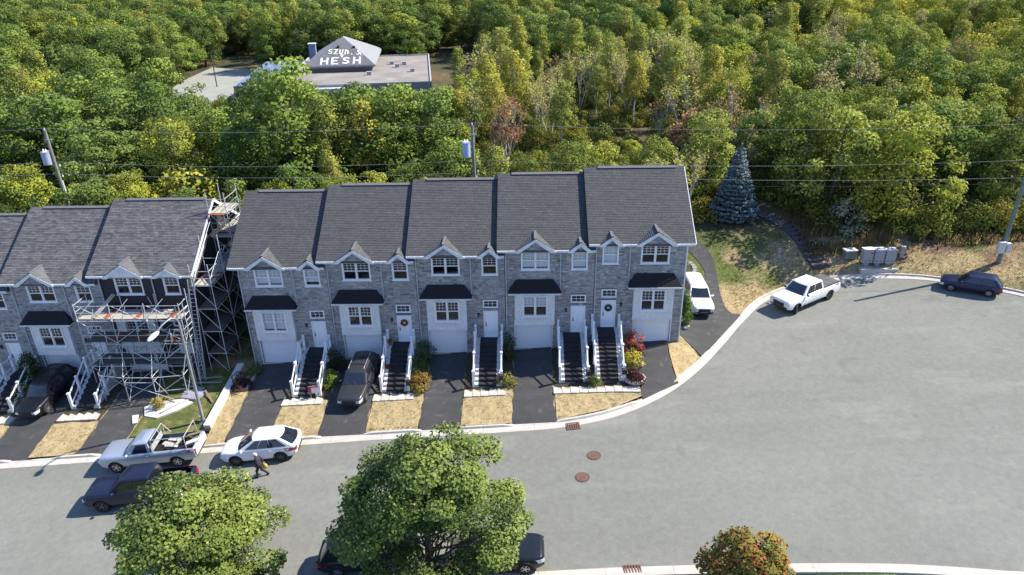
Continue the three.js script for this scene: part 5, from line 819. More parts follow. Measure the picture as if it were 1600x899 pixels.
  // ends
  const endPatch = (nm, x, ya, yb, za, zb, m, dir, off = 0.012) => { const q = new MB(), n = 6, xx = (z, y) => { let X = (dir * L) / 2; for (let k = 0; k < 60; k++) { if (zAt(X, y) >= Math.abs(z) && Math.abs(X) < L / 2 - 0.02) break; X -= dir * 0.012; } return Math.min(Math.abs(X), L / 2 - x) * dir; }; const pt = (i, j) => { const z = lerp(za, zb, i / n), y = lerp(ya, yb, j / 2); return V(xx(z, y) + dir * off, y, z); }; for (let i = 0; i < n; i++) for (let j = 0; j < 2; j++) { const A = pt(i, j), B = pt(i + 1, j), C = pt(i + 1, j + 1), D = pt(i, j + 1); (B.clone().sub(A).cross(C.clone().sub(A)).x > 0) === dir > 0 ? q.quad(A, B, C, D) : q.quad(D, C, B, A); } for (const [i, j, k, l] of [[0, 2, n, 2]]) { const A = pt(i, j), B = pt(k, l); q.quad(A, B, V(B.x - dir * 0.05, B.y, B.z), V(A.x - dir * 0.05, A.y, A.z)); } return part(nm, q, m, t); };
  const ny = top(L / 2 - 0.02) + 0.02, ry = top(-L / 2 + 0.08), lf = o.lift || 0;
  endPatch('grille', o.nose ?? 0.01, ny - (o.grilleH ?? 0.3) - 0.04, ny - 0.07, -Wd * 0.5, Wd * 0.5, o.grilleMat || PLASTIC, 1, 0.05);
  for (const s of [-1, 1]) { endPatch('headlight', 0, ny - 0.26, ny - 0.06, s * Wd * 0.54, s * Wd * 0.93, LAMPGLASS, 1, 0.045); endPatch('tail_light', 0, ry - (o.tailH ?? 0.3), ry - 0.06, s * Wd * 0.62, s * Wd * 0.97, REDLAMP, -1, 0.04); }
  endPatch('front_bumper', 0, 0.36 + lf, 0.56 + lf, -Wd * 0.8, Wd * 0.8, o.bumper || PLASTIC, 1, 0.035); endPatch('rear_bumper', 0, 0.42 + lf, 0.6 + lf, -Wd * 0.85, Wd * 0.85, o.bumper || PLASTIC, -1, 0.035);
  endPatch('licence_plate', 0.0, 0.68 + lf, 0.8 + lf, -0.16, 0.16, M.vinyl, -1, 0.03);
  for (const s of [-1, 1]) { const m = new THREE.SphereGeometry(0.5, 10, 8); m.scale(0.14, 0.19, 0.26); m.translate(f0 - 0.28, y0 + 0.08, s * (w0 + 0.16)); part('mirror', m, o.mirror || body, t); }
  const ww = wheelGeos(R, o.tw || 0.23);
  for (const x of wx) for (const s of [-1, 1]) { const w = new THREE.Group(); w.name = 'wheel'; t.add(w); w.position.set(x, R, s * (zw - (o.tw || 0.23) / 2)); if (s < 0) w.rotation.y = Math.PI; if (x === o.fx && o.steer) w.rotation.y += o.steer; part('tyre', ww.ty, RUBBER, w); part('rim', ww.rim, o.rim || ALLOY, w); part('brake_disc', ww.well, PLASTIC, w); }
  const ub = new MB(); ub.box(o.rx - 0.7, 0.22 + lf, -Wd + 0.3, o.fx + 0.5, 0.5 + lf, Wd - 0.3); part('underbody', ub, PLASTIC, t);
  if (o.rails) for (const s of [-1, 1]) { const m = new MB(), z = s * (w1 - 0.1); m.path([V(r1 + 0.12, y1, z), V(r1 + 0.25, y1 + 0.06, z), V(f1 - 0.35, y1 + 0.065, z), V(f1 - 0.2, y1, z)], 0.02, 6); part('roof_rail', m, o.rails, t); }
  if (o.cross) for (const x of [lerp(r1, f1, 0.3), lerp(r1, f1, 0.68)]) { const m = new MB(); m.bar(V(x, y1 + 0.075, -w1 + 0.1), V(x, y1 + 0.075, w1 - 0.1), 0.05, 0.02); part('cross_bar', m, PLASTIC, t); }
  { const m = new MB(); for (const s of [-0.35, 0.25]) m.bar(V(f0 + bowF * 0.8, y0 + 0.01, s * w0), V(lerp(f0, f1, 0.35) + bowF * 0.9, lerp(y0, y1, 0.35), s * w0 + 0.35), 0.02, 0.015); part('wipers', m, PLASTIC, t, null, 'stuff'); }
  return t;
}
const place = (t, x, z, ang, dy = 0) => { // stand the car on the ground at x, z with its nose along ang
  const c = Math.cos(ang), s = -Math.sin(ang), hgt = (a) => { const px = x + c * a, pz = z + s * a; return inRoad(px, pz) ? roadY(px) - 0.055 : groundY(px, pz) + 0.035; }, n = 1.4, pitch = Math.atan2(hgt(n) - hgt(-n), 2 * n), hz = (b) => { const px = x - s * b, pz = z + c * b; return inRoad(px, pz) ? roadY(px) - 0.055 : groundY(px, pz) + 0.035; }, roll = Math.atan2(hz(0.75) - hz(-0.75), 1.5);
  t.rotation.order = 'YZX'; t.rotation.set(-roll, ang, pitch); t.position.set(x, (hgt(n) + hgt(-n)) / 2 + dy, z); return t;
};
const headTo = (dx, dz) => Math.atan2(-dz, dx);
const suvTop = (L, h, b) => [[-L / 2, b - 0.06], [-L / 2 + 0.25, b], [0.2, b + 0.0], [0.85, b - 0.01], [L / 2 - 0.5, h], [L / 2 - 0.15, h - 0.035], [L / 2, h - 0.12]];
const CUV = (o) => ({ L: 4.58, W: 1.84, R: 0.35, fx: 1.37, rx: -1.33, top: suvTop(4.58, 1.0, 1.05), cab: { y0: 1.0, y1: 1.66, f0: 0.98, f1: 0.2, r0: -2.12, r1: -1.62, w0: 0.86, w1: 0.64 }, sideWin: [[0.1, 0.4], [0.43, 0.66], [0.69, 0.9]], doors: [[-0.98, -0.02], [0.0, 1.0]], clad: true, lift: 0.02, ...o });
place(makeCar('compact_suv', 'white compact suv parked at the kerb, behind the walking person', 'car', CUV({ L: 4.7, paint: paint(0.78, 0.79, 0.81), rim: DARKALLOY, top: [[-2.35, 0.98], [-2.15, 1.1], [-1.2, 1.1], [0.2, 1.06], [0.9, 1.03], [1.8, 0.96], [2.2, 0.86], [2.35, 0.72]], crown: 0.05, noseIn: 0.3, tailIn: 0.24, cab: { y0: 1.05, y1: 1.67, f0: 1.12, f1: 0.02, r0: -2.25, r1: -1.25, w0: 0.89, w1: 0.66 }, bowF: 0.2, bowR: 0.22 })), 3.4, 9.0, headTo(-1, 0.07));
place(makeCar('compact_suv', 'white suv parked on the side drive beside the end house', 'car', CUV({ paint: paint(0.8, 0.8, 0.82), rails: mat(0.7, 0.7, 0.7), rim: ALLOY, cab: { y0: 1.0, y1: 1.68, f0: 1.0, f1: 0.3, r0: -2.18, r1: -1.85, w0: 0.86, w1: 0.66 } })), 33.05, -6.3, headTo(0.07, 1));
place(makeCar('compact_suv', 'black suv parked on the driveway left of the scaffold', 'car', CUV({ L: 4.7, paint: paint(0.006, 0.006, 0.009), rails: PLASTIC, cross: true, cab: { y0: 1.0, y1: 1.7, f0: 1.0, f1: 0.3, r0: -2.2, r1: -1.85, w0: 0.86, w1: 0.66 } })), -13.85, 2.55, headTo(-0.09, 1));
place(makeCar('station_wagon', 'dark grey station wagon with roof bars on the second driveway', 'car', { L: 4.82, W: 1.84, R: 0.35, fx: 1.42, rx: -1.33, top: suvTop(4.82, 0.95, 1.01), cab: { y0: 0.98, y1: 1.62, f0: 1.0, f1: 0.28, r0: -2.25, r1: -1.8, w0: 0.85, w1: 0.64 }, sideWin: [[0.1, 0.38], [0.41, 0.66], [0.69, 0.9]], doors: [[-1.02, -0.02], [0, 1.02]], clad: true, lift: 0.03, paint: paint(0.05, 0.052, 0.056, 0.4), rails: mat(0.45, 0.45, 0.46, { metalness: 0.6, roughness: 0.4 }), cross: true, rim: ALLOY }), 8.35, 3.05, headTo(-0.1, 1));
place(makeCar('hatchback', 'dark blue hatchback parked at the far kerb below the thick pole', 'car', { L: 4.15, W: 1.74, R: 0.31, fx: 1.28, rx: -1.25, top: [[-2.08, 0.82], [-1.9, 0.92], [0.2, 0.93], [0.75, 0.92], [1.6, 0.84], [1.95, 0.78], [2.08, 0.68]], cab: { y0: 0.9, y1: 1.44, f0: 0.92, f1: 0.12, r0: -1.98, r1: -1.5, w0: 0.8, w1: 0.58 }, sideWin: [[0.12, 0.46], [0.5, 0.88]], doors: [[-0.3, 0.86]], paint: paint(0.014, 0.02, 0.06, 0.2), rim: ALLOY, bumper: paint(0.014, 0.02, 0.06, 0.2) }), 54.8, -7.0, headTo(-0.84, -0.54));
const dk = (label, x, z, dir) => place(makeCar('compact_suv', label, 'car', CUV({ paint: paint(0.016, 0.018, 0.024, 0.3), rails: PLASTIC, rim: ALLOY })), x, z, dir);
dk('dark grey suv with its nose sticking out right of the middle street tree', 18.25, 18.35, headTo(1, 0.0));
dk('dark suv with red tail light, mostly hidden behind the left of the middle street tree', 11.75, 18.0, headTo(1, -0.03));
// pickups
const pickup = (o) => ({ L: 5.9, W: 2.02, R: 0.41, fx: 1.98, rx: -1.74, top: [[-2.95, 1.22], [-2.85, 1.26], [0.5, 1.25], [1.2, 1.22], [2.45, 1.19], [2.82, 1.15], [2.95, 1.04]], noseIn: 0.1, tailIn: 0.04, crown: 0.025, lift: 0.14, tw: 0.27, grilleH: 0.36, bowF: 0.1, bowR: 0.02, tailH: 0.42, ...o });
{
  const t = makeCar('pickup_truck', 'white crew cab pickup with dark bed cover in the turning circle', 'pickup truck', pickup({ paint: paint(0.8, 0.81, 0.83), mirror: PLASTIC, rim: DARKALLOY, steer: 0.45, bed: [-2.82, -1.02], cab: { y0: 1.2, y1: 1.93, f0: 1.32, f1: 0.62, r0: -1.0, r1: -0.9, w0: 0.92, w1: 0.74 }, sideWin: [[0.08, 0.47], [0.51, 0.86]], doors: [[-0.92, 0.1], [0.12, 1.22]] }));
  const c = new MB(); c.box(-2.86, 1.262, -0.93, -1.03, 1.3, 0.93); part('bed_cover', c, mat(0.13, 0.13, 0.135, { roughness: 0.8, map: G1 }), t);
  const f = new MB(); f.box(-2.86, 1.3, -0.95, -1.03, 1.325, -0.89); f.box(-2.86, 1.3, 0.89, -1.03, 1.325, 0.95); for (const x of [-1.64, -2.25]) f.box(x - 0.01, 1.3, -0.88, x + 0.01, 1.306, 0.88); part('cover_frame', f, PLASTIC, t, null, 'stuff');
  const s = new MB(); for (const z of [-1.0, 1.0]) s.bar(V(-0.9, 0.5, z), V(1.3, 0.5, z), 0.12, 0.05); part('side_steps', s, PLASTIC, t, null, 'stuff');
  place(t, 41.85, -6.75, headTo(-0.858, 0.513));
}
{
  const t = makeCar('pickup_truck', 'dark navy crew cab pickup double parked in the street beside the silver pickup', 'pickup truck', pickup({ paint: paint(0.008, 0.011, 0.03), rim: DARKALLOY, bed: [-2.82, -1.02], cab: { y0: 1.2, y1: 1.93, f0: 1.36, f1: 0.62, r0: -1.0, r1: -0.9, w0: 0.92, w1: 0.74 }, sideWin: [[0.08, 0.47], [0.51, 0.86]], doors: [[-0.92, 0.1], [0.12, 1.22]] }));
  place(t, -2.45, 12.35, headTo(-1, 0.08));
}
{
  const t = makeCar('pickup_truck', 'silver pickup with ladder rack and junk in its open bed, at the kerb', 'pickup truck', pickup({ paint: paint(0.42, 0.47, 0.54, 0.45), bed: [-2.83, -0.32], cab: { y0: 1.2, y1: 1.9, f0: 1.34, f1: 0.66, r0: -0.3, r1: -0.16, w0: 0.92, w1: 0.76 }, sideWin: [[0.12, 0.72]], doors: [[-0.18, 1.24]], rearV: 0.15 }));
  const tg = new MB(); tg.box(-2.99, 0.72, -0.84, -2.955, 1.2, 0.84); part('tailgate', tg, paint(0.7, 0.71, 0.73), t);
  const bar = (a, b) => { const m = new MB(); m.tube(V(...a), V(...b), 0.025, 6); part('rack_bar', m, M.steel, t); };
  for (const x of [-0.5, -2.5]) { bar([x, 1.25, -0.92], [x, 2.1, -0.86]); bar([x, 1.25, 0.92], [x, 2.1, 0.86]); bar([x, 2.1, -0.86], [x, 2.1, 0.86]); } bar([-0.5, 2.1, -0.86], [-2.5, 2.1, -0.86]); bar([-0.5, 2.1, 0.86], [-0.9, 1.4, 0.9]);
  const hb = new MB(); hb.box(-0.42, 1.25, -0.88, -0.38, 1.62, 0.88); part('headboard', hb, M.steel, t);
  const r = rng(19); for (let k = 0; k < 9; k++) { const m = new MB(), x = -2.5 + 1.7 * r(), z = (r() - 0.5) * 1.2, a = r() * 3; m.bar(V(x, 0.99 + 0.03 * k, z), V(x + 0.8 * Math.cos(a), 1.0 + 0.04 * k, z + 0.5 * Math.sin(a)), 0.14 + 0.2 * r(), 0.04); const s = single('scrap_piece', m, [M.plank, M.wood, M.sheet][k % 3], 'scrap board lying in the open bed of the silver pickup', 'board', [0, 0, 0], 0, 'scrap boards in the silver pickup'); s.userData.inBed = true; }
  place(t, -3.4, 8.95, headTo(-1, 0.075)); t.updateMatrixWorld(true);
  scene.children.filter((c) => c.userData.inBed).forEach((c) => { delete c.userData.inBed; c.position.copy(t.position); c.rotation.copy(t.rotation); });
}
// ---------- people ----------
// a smooth union of tapered capsules meshed with marching cubes; keep(p) may clip it
function blob(bones, cell, k, keep, centre, size) {
  const res = Math.min(120, Math.ceil(size / cell)), mc = new MarchingCubes(res, SKIN, false, false, 200000), h = size / 2, f = mc.field;
  mc.isolation = 0;
  for (let z = 0; z < res; z++) for (let y = 0; y < res; y++) for (let x = 0; x < res; x++) {
    const p = V(centre.x + ((x - res / 2) / (res / 2)) * h, centre.y + ((y - res / 2) / (res / 2)) * h, centre.z + ((z - res / 2) / (res / 2)) * h);
    let d = 1e3;
    for (const [a, b, ra, rb, sz] of bones) {
      const ab = b.clone().sub(a), t = clamp(p.clone().sub(a).dot(ab) / Math.max(1e-9, ab.lengthSq()), 0, 1), q = p.clone().sub(a).addScaledVector(ab, -t); if (sz) q.multiply(sz);
      const e = q.length() - lerp(ra, rb, t), m = Math.max(k - Math.abs(d - e), 0) / k; d = Math.min(d, e) - m * m * k * 0.25;
    }
    if (keep) d = Math.max(d, keep(p));
    f[x + y * res + z * res * res] = -d;
  }
  mc.update();
  const n = mc.count, g = new THREE.BufferGeometry(), P = new Float32Array(n * 3);
  for (let i = 0; i < n; i++) { P[i * 3] = centre.x + mc.positionArray[i * 3] * h; P[i * 3 + 1] = centre.y + mc.positionArray[i * 3 + 1] * h; P[i * 3 + 2] = centre.z + mc.positionArray[i * 3 + 2] * h; }
  g.setAttribute('position', new THREE.BufferAttribute(P, 3));
  const w = mergeVertices(g, 1e-4); w.computeVertexNormals(); return w;
}
const SKIN = mat(0.45, 0.27, 0.19, { roughness: 0.6 });
function hand(wrist, dir, palmN) {   // wrist point, finger direction, palm normal; lightly curled fingers
  const s = dir.clone().cross(palmN).normalize(), B = [], at = (a, b, c) => wrist.clone().addScaledVector(dir, a).addScaledVector(s, b).addScaledVector(palmN, c);
  B.push([at(0.01, 0, 0), at(0.08, 0.018, 0.005), 0.024, 0.02], [at(0.01, 0, 0), at(0.08, -0.018, 0.005), 0.024, 0.02]);
  [[0.03, 0.062], [0.011, 0.07], [-0.009, 0.066], [-0.028, 0.052]].forEach(([b, l]) => { const a0 = at(0.08, b, 0.004), a1 = at(0.08 + l * 0.5, b * 1.05, 0.016), a2 = at(0.08 + l * 0.75, b * 1.05, 0.04), a3 = at(0.08 + l * 0.75, b, 0.062); B.push([a0, a1, 0.0095, 0.009], [a1, a2, 0.009, 0.0085], [a2, a3, 0.0085, 0.0075]); });
  B.push([at(0.02, 0.026, 0.006), at(0.05, 0.052, 0.022), 0.013, 0.011], [at(0.05, 0.052, 0.022), at(0.078, 0.056, 0.036), 0.01, 0.009]); return B;
}
function person(label, x, z, ang, o) {   // local axes: faces +x, left side at -z
  const J = o.joints, t = thing('person', label, 'person', [x, (inRoad(x, z) ? roadY(x) - 0.058 : groundY(x, z)) + 0.0, z], ang);
  const limbs = (e) => { const b = []; for (const s of ['L', 'R']) { b.push([J['hip' + s], J['knee' + s], 0.085 + e, 0.058 + e], [J['knee' + s], J['ankle' + s], 0.055 + e, 0.038 + e * 0.7]); } return b; };
  const arms = (e) => { const b = []; for (const s of ['L', 'R']) b.push([J['sho' + s], J['elb' + s], 0.052 + e, 0.041 + e], [J['elb' + s], J['wri' + s], 0.04 + e, 0.027 + e * 0.7]); return b; };
  const wide = V(0.72, 1, 1), torso = (e) => [[J.pelvis, J.chest, 0.14 + e, 0.165 + e, V(1.15, 1, 0.92)], [J.shoL.clone().lerp(J.chest, 0.25), J.shoR.clone().lerp(J.chest, 0.25), 0.075 + e, 0.075 + e], [J.hipL, J.hipR, 0.1 + e, 0.1 + e]]; void wide;
  const feet = (e) => ['L', 'R'].map((s) => [J['ankle' + s].clone().add(V(-0.03, -0.045, 0)), J['toe' + s], 0.042 + e, 0.034 + e]);
  const headB = [[J.head.clone().add(V(-0.015, 0.03, 0)), J.head.clone().add(V(0.0, 0.02, 0)), 0.092, 0.092, V(0.95, 1, 1.12)], [J.head.clone().add(V(0.02, -0.02, 0)), J.head.clone().add(V(0.045, -0.085, 0)), 0.068, 0.04], [J.neck, J.head.clone().add(V(-0.015, -0.05, 0)), 0.055, 0.05], [J.head.clone().add(V(0.09, 0.0, 0)), J.head.clone().add(V(0.108, -0.03, 0)), 0.01, 0.014], [J.head.clone().add(V(0.075, -0.065, -0.02)), J.head.clone().add(V(0.075, -0.065, 0.02)), 0.011, 0.011], [J.head.clone().add(V(0.07, 0.035, -0.035)), J.head.clone().add(V(0.07, 0.035, 0.035)), 0.012, 0.012]];
  for (const s of [-1, 1]) headB.push([J.head.clone().add(V(-0.01, 0.025, s * 0.086)), J.head.clone().add(V(-0.012, -0.03, s * 0.08)), 0.016, 0.011]);
  const hg = blob(headB, 0.0048, 0.02, null, J.head.clone().add(V(0, -0.03, 0)), 0.42);
  const parts = [blob([...torso(0), ...limbs(0), ...arms(0), ...feet(0), [J.chest, J.neck, 0.08, 0.055]], 0.017, 0.05, null, V(J.pelvis.x, 0.82, 0), 1.95), hg];
  for (const s of ['L', 'R']) parts.push(blob(hand(J['wri' + s], J['hd' + s], o.palm[s]), 0.0035, 0.008, null, J['wri' + s].clone().addScaledVector(J['hd' + s], 0.07), 0.26));
  const body = part('body', mergeGeometries(parts.map((g) => g.toNonIndexed())), SKIN, t);
  const cz = V(J.pelvis.x, 0.82, 0);
  part('trousers', blob([...limbs(0.022), [J.hipL, J.hipR, 0.128, 0.128], [J.pelvis, J.pelvis.clone().add(V(0, 0.1, 0)), 0.155, 0.155, V(1.1, 1, 0.92)]], 0.017, 0.06, (p) => Math.max(p.y - J.pelvis.y - 0.08, J.ankleL.y * 0 + 0.06 - p.y), cz, 1.95), o.trousers, body);
  const jk = [...torso(0.024), [J.chest, J.neck.clone().lerp(J.chest, 0.4), 0.12, 0.08]]; for (const s of ['L', 'R']) { jk.push([J['sho' + s], J['elb' + s], 0.078, 0.066]); if (o.longSleeve) jk.push([J['elb' + s], J['wri' + s].clone().lerp(J['elb' + s], 0.08), 0.064, 0.046]); }
  part(o.longSleeve ? 'jacket' : 'shirt', blob(jk, 0.017, 0.05, (p) => J.pelvis.y - (o.longSleeve ? 0.12 : 0.04) - p.y, cz, 1.95), o.top, body);
  part('shoes', blob(feet(0.016), 0.015, 0.02, (p) => -p.y + 0.001, V(J.pelvis.x, 0.3, 0), 1.4), o.shoes, body);
  part('hair', blob([[J.head.clone().add(V(-0.03, 0.045, 0)), J.head.clone().add(V(0.0, 0.05, 0)), 0.098, 0.092, V(1, 1, 1.1)], [J.head.clone().add(V(-0.075, -0.03, 0)), J.head.clone().add(V(-0.05, 0.03, 0)), 0.06, 0.08]], 0.006, 0.03, (p) => (p.x - J.head.x) * 0.8 - (p.y - J.head.y) + 0.0, J.head, 0.4), o.hair, body);
  return t;
}
{
  const j = { pelvis: V(0, 0.92, 0), chest: V(0.05, 1.3, 0), neck: V(0.08, 1.47, 0), head: V(0.13, 1.6, 0), hipL: V(0, 0.9, -0.09), hipR: V(0, 0.9, 0.09), kneeL: V(0.17, 0.5, -0.09), kneeR: V(-0.07, 0.47, 0.09), ankleL: V(0.2, 0.09, -0.09), ankleR: V(-0.38, 0.17, 0.09), toeL: V(0.34, 0.04, -0.1), toeR: V(-0.29, 0.05, 0.1), shoL: V(0.05, 1.4, -0.19), shoR: V(0.05, 1.4, 0.19), elbL: V(0.0, 1.13, -0.25), elbR: V(-0.1, 1.14, 0.26), wriL: V(0.14, 0.93, -0.22), wriR: V(-0.16, 0.89, 0.28), hdL: V(0.5, -0.85, 0).normalize(), hdR: V(-0.1, -1, 0).normalize() };
  const black = mat(0.018, 0.018, 0.022, { roughness: 0.9 });
  person('person in dark clothes with white hair walking along the street with a yellow bag', 3.95, 11.05, headTo(-1, 0.1), { joints: j, palm: { L: V(0, 0, 1), R: V(0, 0, -1) }, longSleeve: true, trousers: black, top: mat(0.035, 0.03, 0.045, { roughness: 0.9 }), shoes: black, hair: mat(0.72, 0.7, 0.68, { roughness: 0.9 }) });
  const b = thing('bag', 'yellow carrier bag in the hand of the walking person', 'bag', [3.95, roadY(3.95) - 0.058, 11.05], headTo(-1, 0.1));
  const g = new THREE.SphereGeometry(0.5, 14, 10); g.scale(0.3, 0.38, 0.2); g.translate(-0.22, 0.52, 0.3); part('sack', g, mat(0.62, 0.4, 0.06, { roughness: 0.7 }), b); const h = new MB(); h.path([V(-0.3, 0.66, 0.3), V(-0.2, 0.81, 0.29), V(-0.12, 0.66, 0.3)], 0.012, 6); part('handles', h, mat(0.62, 0.4, 0.06), b);
}
{
  const j = { pelvis: V(0, 0.94, 0), chest: V(0.03, 1.33, 0), neck: V(0.04, 1.5, 0), head: V(0.08, 1.63, 0), hipL: V(0, 0.92, -0.1), hipR: V(0, 0.92, 0.1), kneeL: V(0.04, 0.5, -0.12), kneeR: V(0.0, 0.5, 0.12), ankleL: V(-0.02, 0.09, -0.13), ankleR: V(-0.05, 0.09, 0.13), toeL: V(0.12, 0.04, -0.16), toeR: V(0.1, 0.04, 0.16), shoL: V(0.02, 1.42, -0.2), shoR: V(0.02, 1.42, 0.2), elbL: V(0.02, 1.14, -0.26), elbR: V(0.02, 1.14, 0.26), wriL: V(0.24, 1.02, -0.2), wriR: V(0.24, 1.02, 0.2), hdL: V(1, 0, 0.1).normalize(), hdR: V(1, 0, -0.1).normalize() };
  person('person in a white shirt and dark trousers standing beside the bed of the navy pickup', 0.3, 13.8, headTo(-0.3, -1), { joints: j, palm: { L: V(0, 0, 1), R: V(0, 0, -1) }, longSleeve: false, trousers: mat(0.02, 0.02, 0.03), top: mat(0.7, 0.7, 0.72), shoes: mat(0.03, 0.03, 0.03), hair: mat(0.06, 0.04, 0.03) });
}
// ---------- flat roofed building in the wood, its lots ----------
const FB = { x: -11.06, z: -78.9, y: 4.3, a: 0.131 };
const fbW = (u, w) => [FB.x + u * Math.cos(FB.a) + w * Math.sin(FB.a), FB.z - u * Math.sin(FB.a) + w * Math.cos(FB.a)];
const fbL = (x, z) => { const dx = x - FB.x, dz = z - FB.z; return [dx * Math.cos(FB.a) - dz * Math.sin(FB.a), dx * Math.sin(FB.a) + dz * Math.cos(FB.a)]; };
{
  const t = thing('flat_roofed_building', 'low flat roofed building in the wood with a grey hipped centre roof painted with graffiti', 'building', [FB.x, FB.y, FB.z], FB.a);
  const R = 3.6, w = new MB();
  w.box(-7.8, -1.5, -17.8, 15, R, 13.2, 't'); const wall = part('wall', w, mat(0.34, 0.32, 0.29, { map: G3 }), t);
  const w2 = new MB(); w2.box(-15.5, -1.5, -17.8, -7.802, R - 0.3, 9, 't'); part('wing_wall', w2, mat(0.34, 0.32, 0.29, { map: G3 }), t);
  for (let k = 0; k < 7; k++) { const m = new MB(), x = -6.4 + k * 3.1; m.box(x, 0.9, 13.2, x + 1.9, 2.6, 13.24, 'k'); const f = part('window', m, M.vinyl, t); const p = new MB(); p.box(x + 0.1, 1.0, 13.24, x + 0.92, 2.5, 13.255, 'k'); p.box(x + 1.0, 1.0, 13.24, x + 1.8, 2.5, 13.255, 'k'); part('pane', p, CARGLASS, f, null, 'stuff'); }
  const felt = tex(256, (u, v) => { const a = fbm(u * 5, v * 5, 211, 4, 5), b = sstep(0.6, 0.75, fbm(u * 8, v * 8, 217, 3, 8)), l = Math.abs((v * 8) % 1 - 0.5) > 0.47 ? 0.8 : 1; const k = (0.8 + 0.5 * (a - 0.5)) * l; return [lerp(0.3, 0.36, b) * k, lerp(0.265, 0.33, b) * k, lerp(0.235, 0.29, b) * k]; });
  const rf = new MB(); rf.box(-7.79, R - 0.05, -17.79, 14.99, R, 13.19); part('flat_roof', rf, mat(1, 1, 1, { map: rep(felt, 14), roughness: 0.95 }), t);
  const ed = new MB(); for (const [x0, z0, x1, z1] of [[-7.8, 13.0, 15, 13.2], [-7.8, -17.8, 15, -17.6], [14.8, -17.6, 15, 13.0], [-7.8, -17.6, -7.6, 13.0]]) { const m = new MB(); m.box(x0, R + 0.002, z0, x1, R + 0.22, z1); part('parapet', m, mat(0.5, 0.5, 0.5, { map: G3 }), t); } void ed;
  const wr = new MB(); wr.box(-15.5, R - 0.35, -17.8, -7.81, R - 0.28, 9); part('wing_roof', wr, mat(0.2, 0.27, 0.42, { map: rep(grainTex, 6), roughness: 0.5 }), t, 'flat roof of the left wing, reflected sky blue put into its colour');  // even blue colour stands in for sky reflected on the roof
  const cv = new MB(); cv.box(-2.5, R - 0.9, 13.21, 4.2, R - 0.2, 14.6); part('canopy', cv, mat(0.5, 0.53, 0.55, { map: G3 }), t);
  for (const [x, z] of [[8.3, -7], [10.5, -6], [9.3, -3.5], [12, 2], [5, 4]]) { const m = new MB(); m.cbox(x, R + 0.25, z, 0.7, 0.5, 0.6); m.cbox(x, R + 0.52, z, 0.85, 0.05, 0.75); part('roof_vent', m, M.boxgrey, t); }
  // hipped centre roof
  const h = new MB(), e = R + 1.1, ap = R + 4.6, a = V(-5.9, e, 0.6), b = V(5.9, e, 0.6), c = V(5.9, e, -21.2), d = V(-5.9, e, -21.2), p = V(0, ap, -9.5), q = V(0, ap, -11);
  h.quad(a, b, q.clone().lerp(p, 1), p); h.tri(a, b, p); h.quad(b, c, q, p); h.tri(c, d, q); h.quad(d, a, p, q); h.box(-5.9, e - 0.3, -21.2, 5.9, e - 0.002, 0.6, 't');
  const hr = part('hipped_roof', h, mat(0.3, 0.31, 0.325, { map: rep(grainTex, 2.5), roughness: 0.9 }), t);
  const hw2 = new MB(); hw2.box(-5.2, R, -17.5, 5.2, e - 0.31, 0.1); part('clerestory_wall', hw2, mat(0.12, 0.12, 0.13), t);
  const ch = new MB(); ch.box(-6.7, R, -14, -5.5, R + 3.1, -12.8); part('chimney', ch, mat(0.24, 0.28, 0.38, { map: G3 }), t); const cc = new MB(); cc.box(-6.8, R + 3.1, -14.1, -5.4, R + 3.25, -12.7); part('chimney_cap', cc, M.boxlid, t);
  // painted letters on the front slope, as strokes lying on it
  const n = b.clone().sub(a).cross(p.clone().sub(a)).normalize(), S = p.clone().sub(V(0, e, 0.6)), sl = S.length(), sv = S.clone().normalize(); if (n.y < 0) n.negate();
  const paintm = mat(0.8, 0.81, 0.8, { roughness: 0.8 }), on = (x, y) => V(x, e, 0.6).addScaledVector(sv, y).addScaledVector(n, 0.035);
  const stroke = (m, pts, wd) => { for (let i = 1; i < pts.length; i++) { const A = on(...pts[i - 1]), B = on(...pts[i]), dd = B.clone().sub(A).normalize(), sd = dd.clone().cross(n).normalize().multiplyScalar(wd / 2), q0 = A.clone().addScaledVector(dd, -wd * 0.35), q1 = B.clone().addScaledVector(dd, wd * 0.35); const f = q1.clone().sub(q0).cross(sd).dot(n) > 0; const z = n.clone().multiplyScalar(0.003 * i); if (f) m.quad(q0.clone().sub(sd).add(z), q1.clone().sub(sd).add(z), q1.clone().add(sd).add(z), q0.clone().add(sd).add(z)); else m.quad(q0.clone().add(sd).add(z), q1.clone().add(sd).add(z), q1.clone().sub(sd).add(z), q0.clone().sub(sd).add(z)); } };
  const G = { H: [[[0, 0], [0, 1]], [[0.75, 0], [0.75, 1]], [[0, 0.5], [0.75, 0.5]]], E: [[[0.7, 0], [0, 0], [0, 1], [0.7, 1]], [[0, 0.5], [0.55, 0.5]]], S: [[[0.7, 0.88], [0.4, 1], [0.05, 0.85], [0.1, 0.6], [0.6, 0.42], [0.7, 0.18], [0.4, 0], [0, 0.1]]], Z: [[[0, 1], [0.7, 1], [0, 0], [0.75, 0]]], U: [[[0, 1], [0.02, 0.2], [0.3, 0], [0.6, 0.2], [0.65, 1]]], N: [[[0, 0], [0, 1], [0.15, 0.95], [0.55, 0.75], [0.6, 0]]], dot: [[[0.1, 0.1], [0.3, 0]]], arrow: [[[0.35, 0], [0.35, 1]], [[0, 0.6], [0.35, 1], [0.7, 0.6]]], loop: [[[0, 0.1], [0.5, 0], [0.85, 0.35], [0.4, 0.6], [0.3, 0.9]], [[0.85, 0.35], [1.05, -0.15]]] };
  const write = (s, x, y, w, hh, gap, wd, rise = 0) => { const m = new MB(); s.forEach((ch2, i) => { for (const st of G[ch2]) stroke(m, st.map(([u, v]) => [x + i * (w + gap) + u * w, y + rise * i + v * hh]), wd); }); return m; };
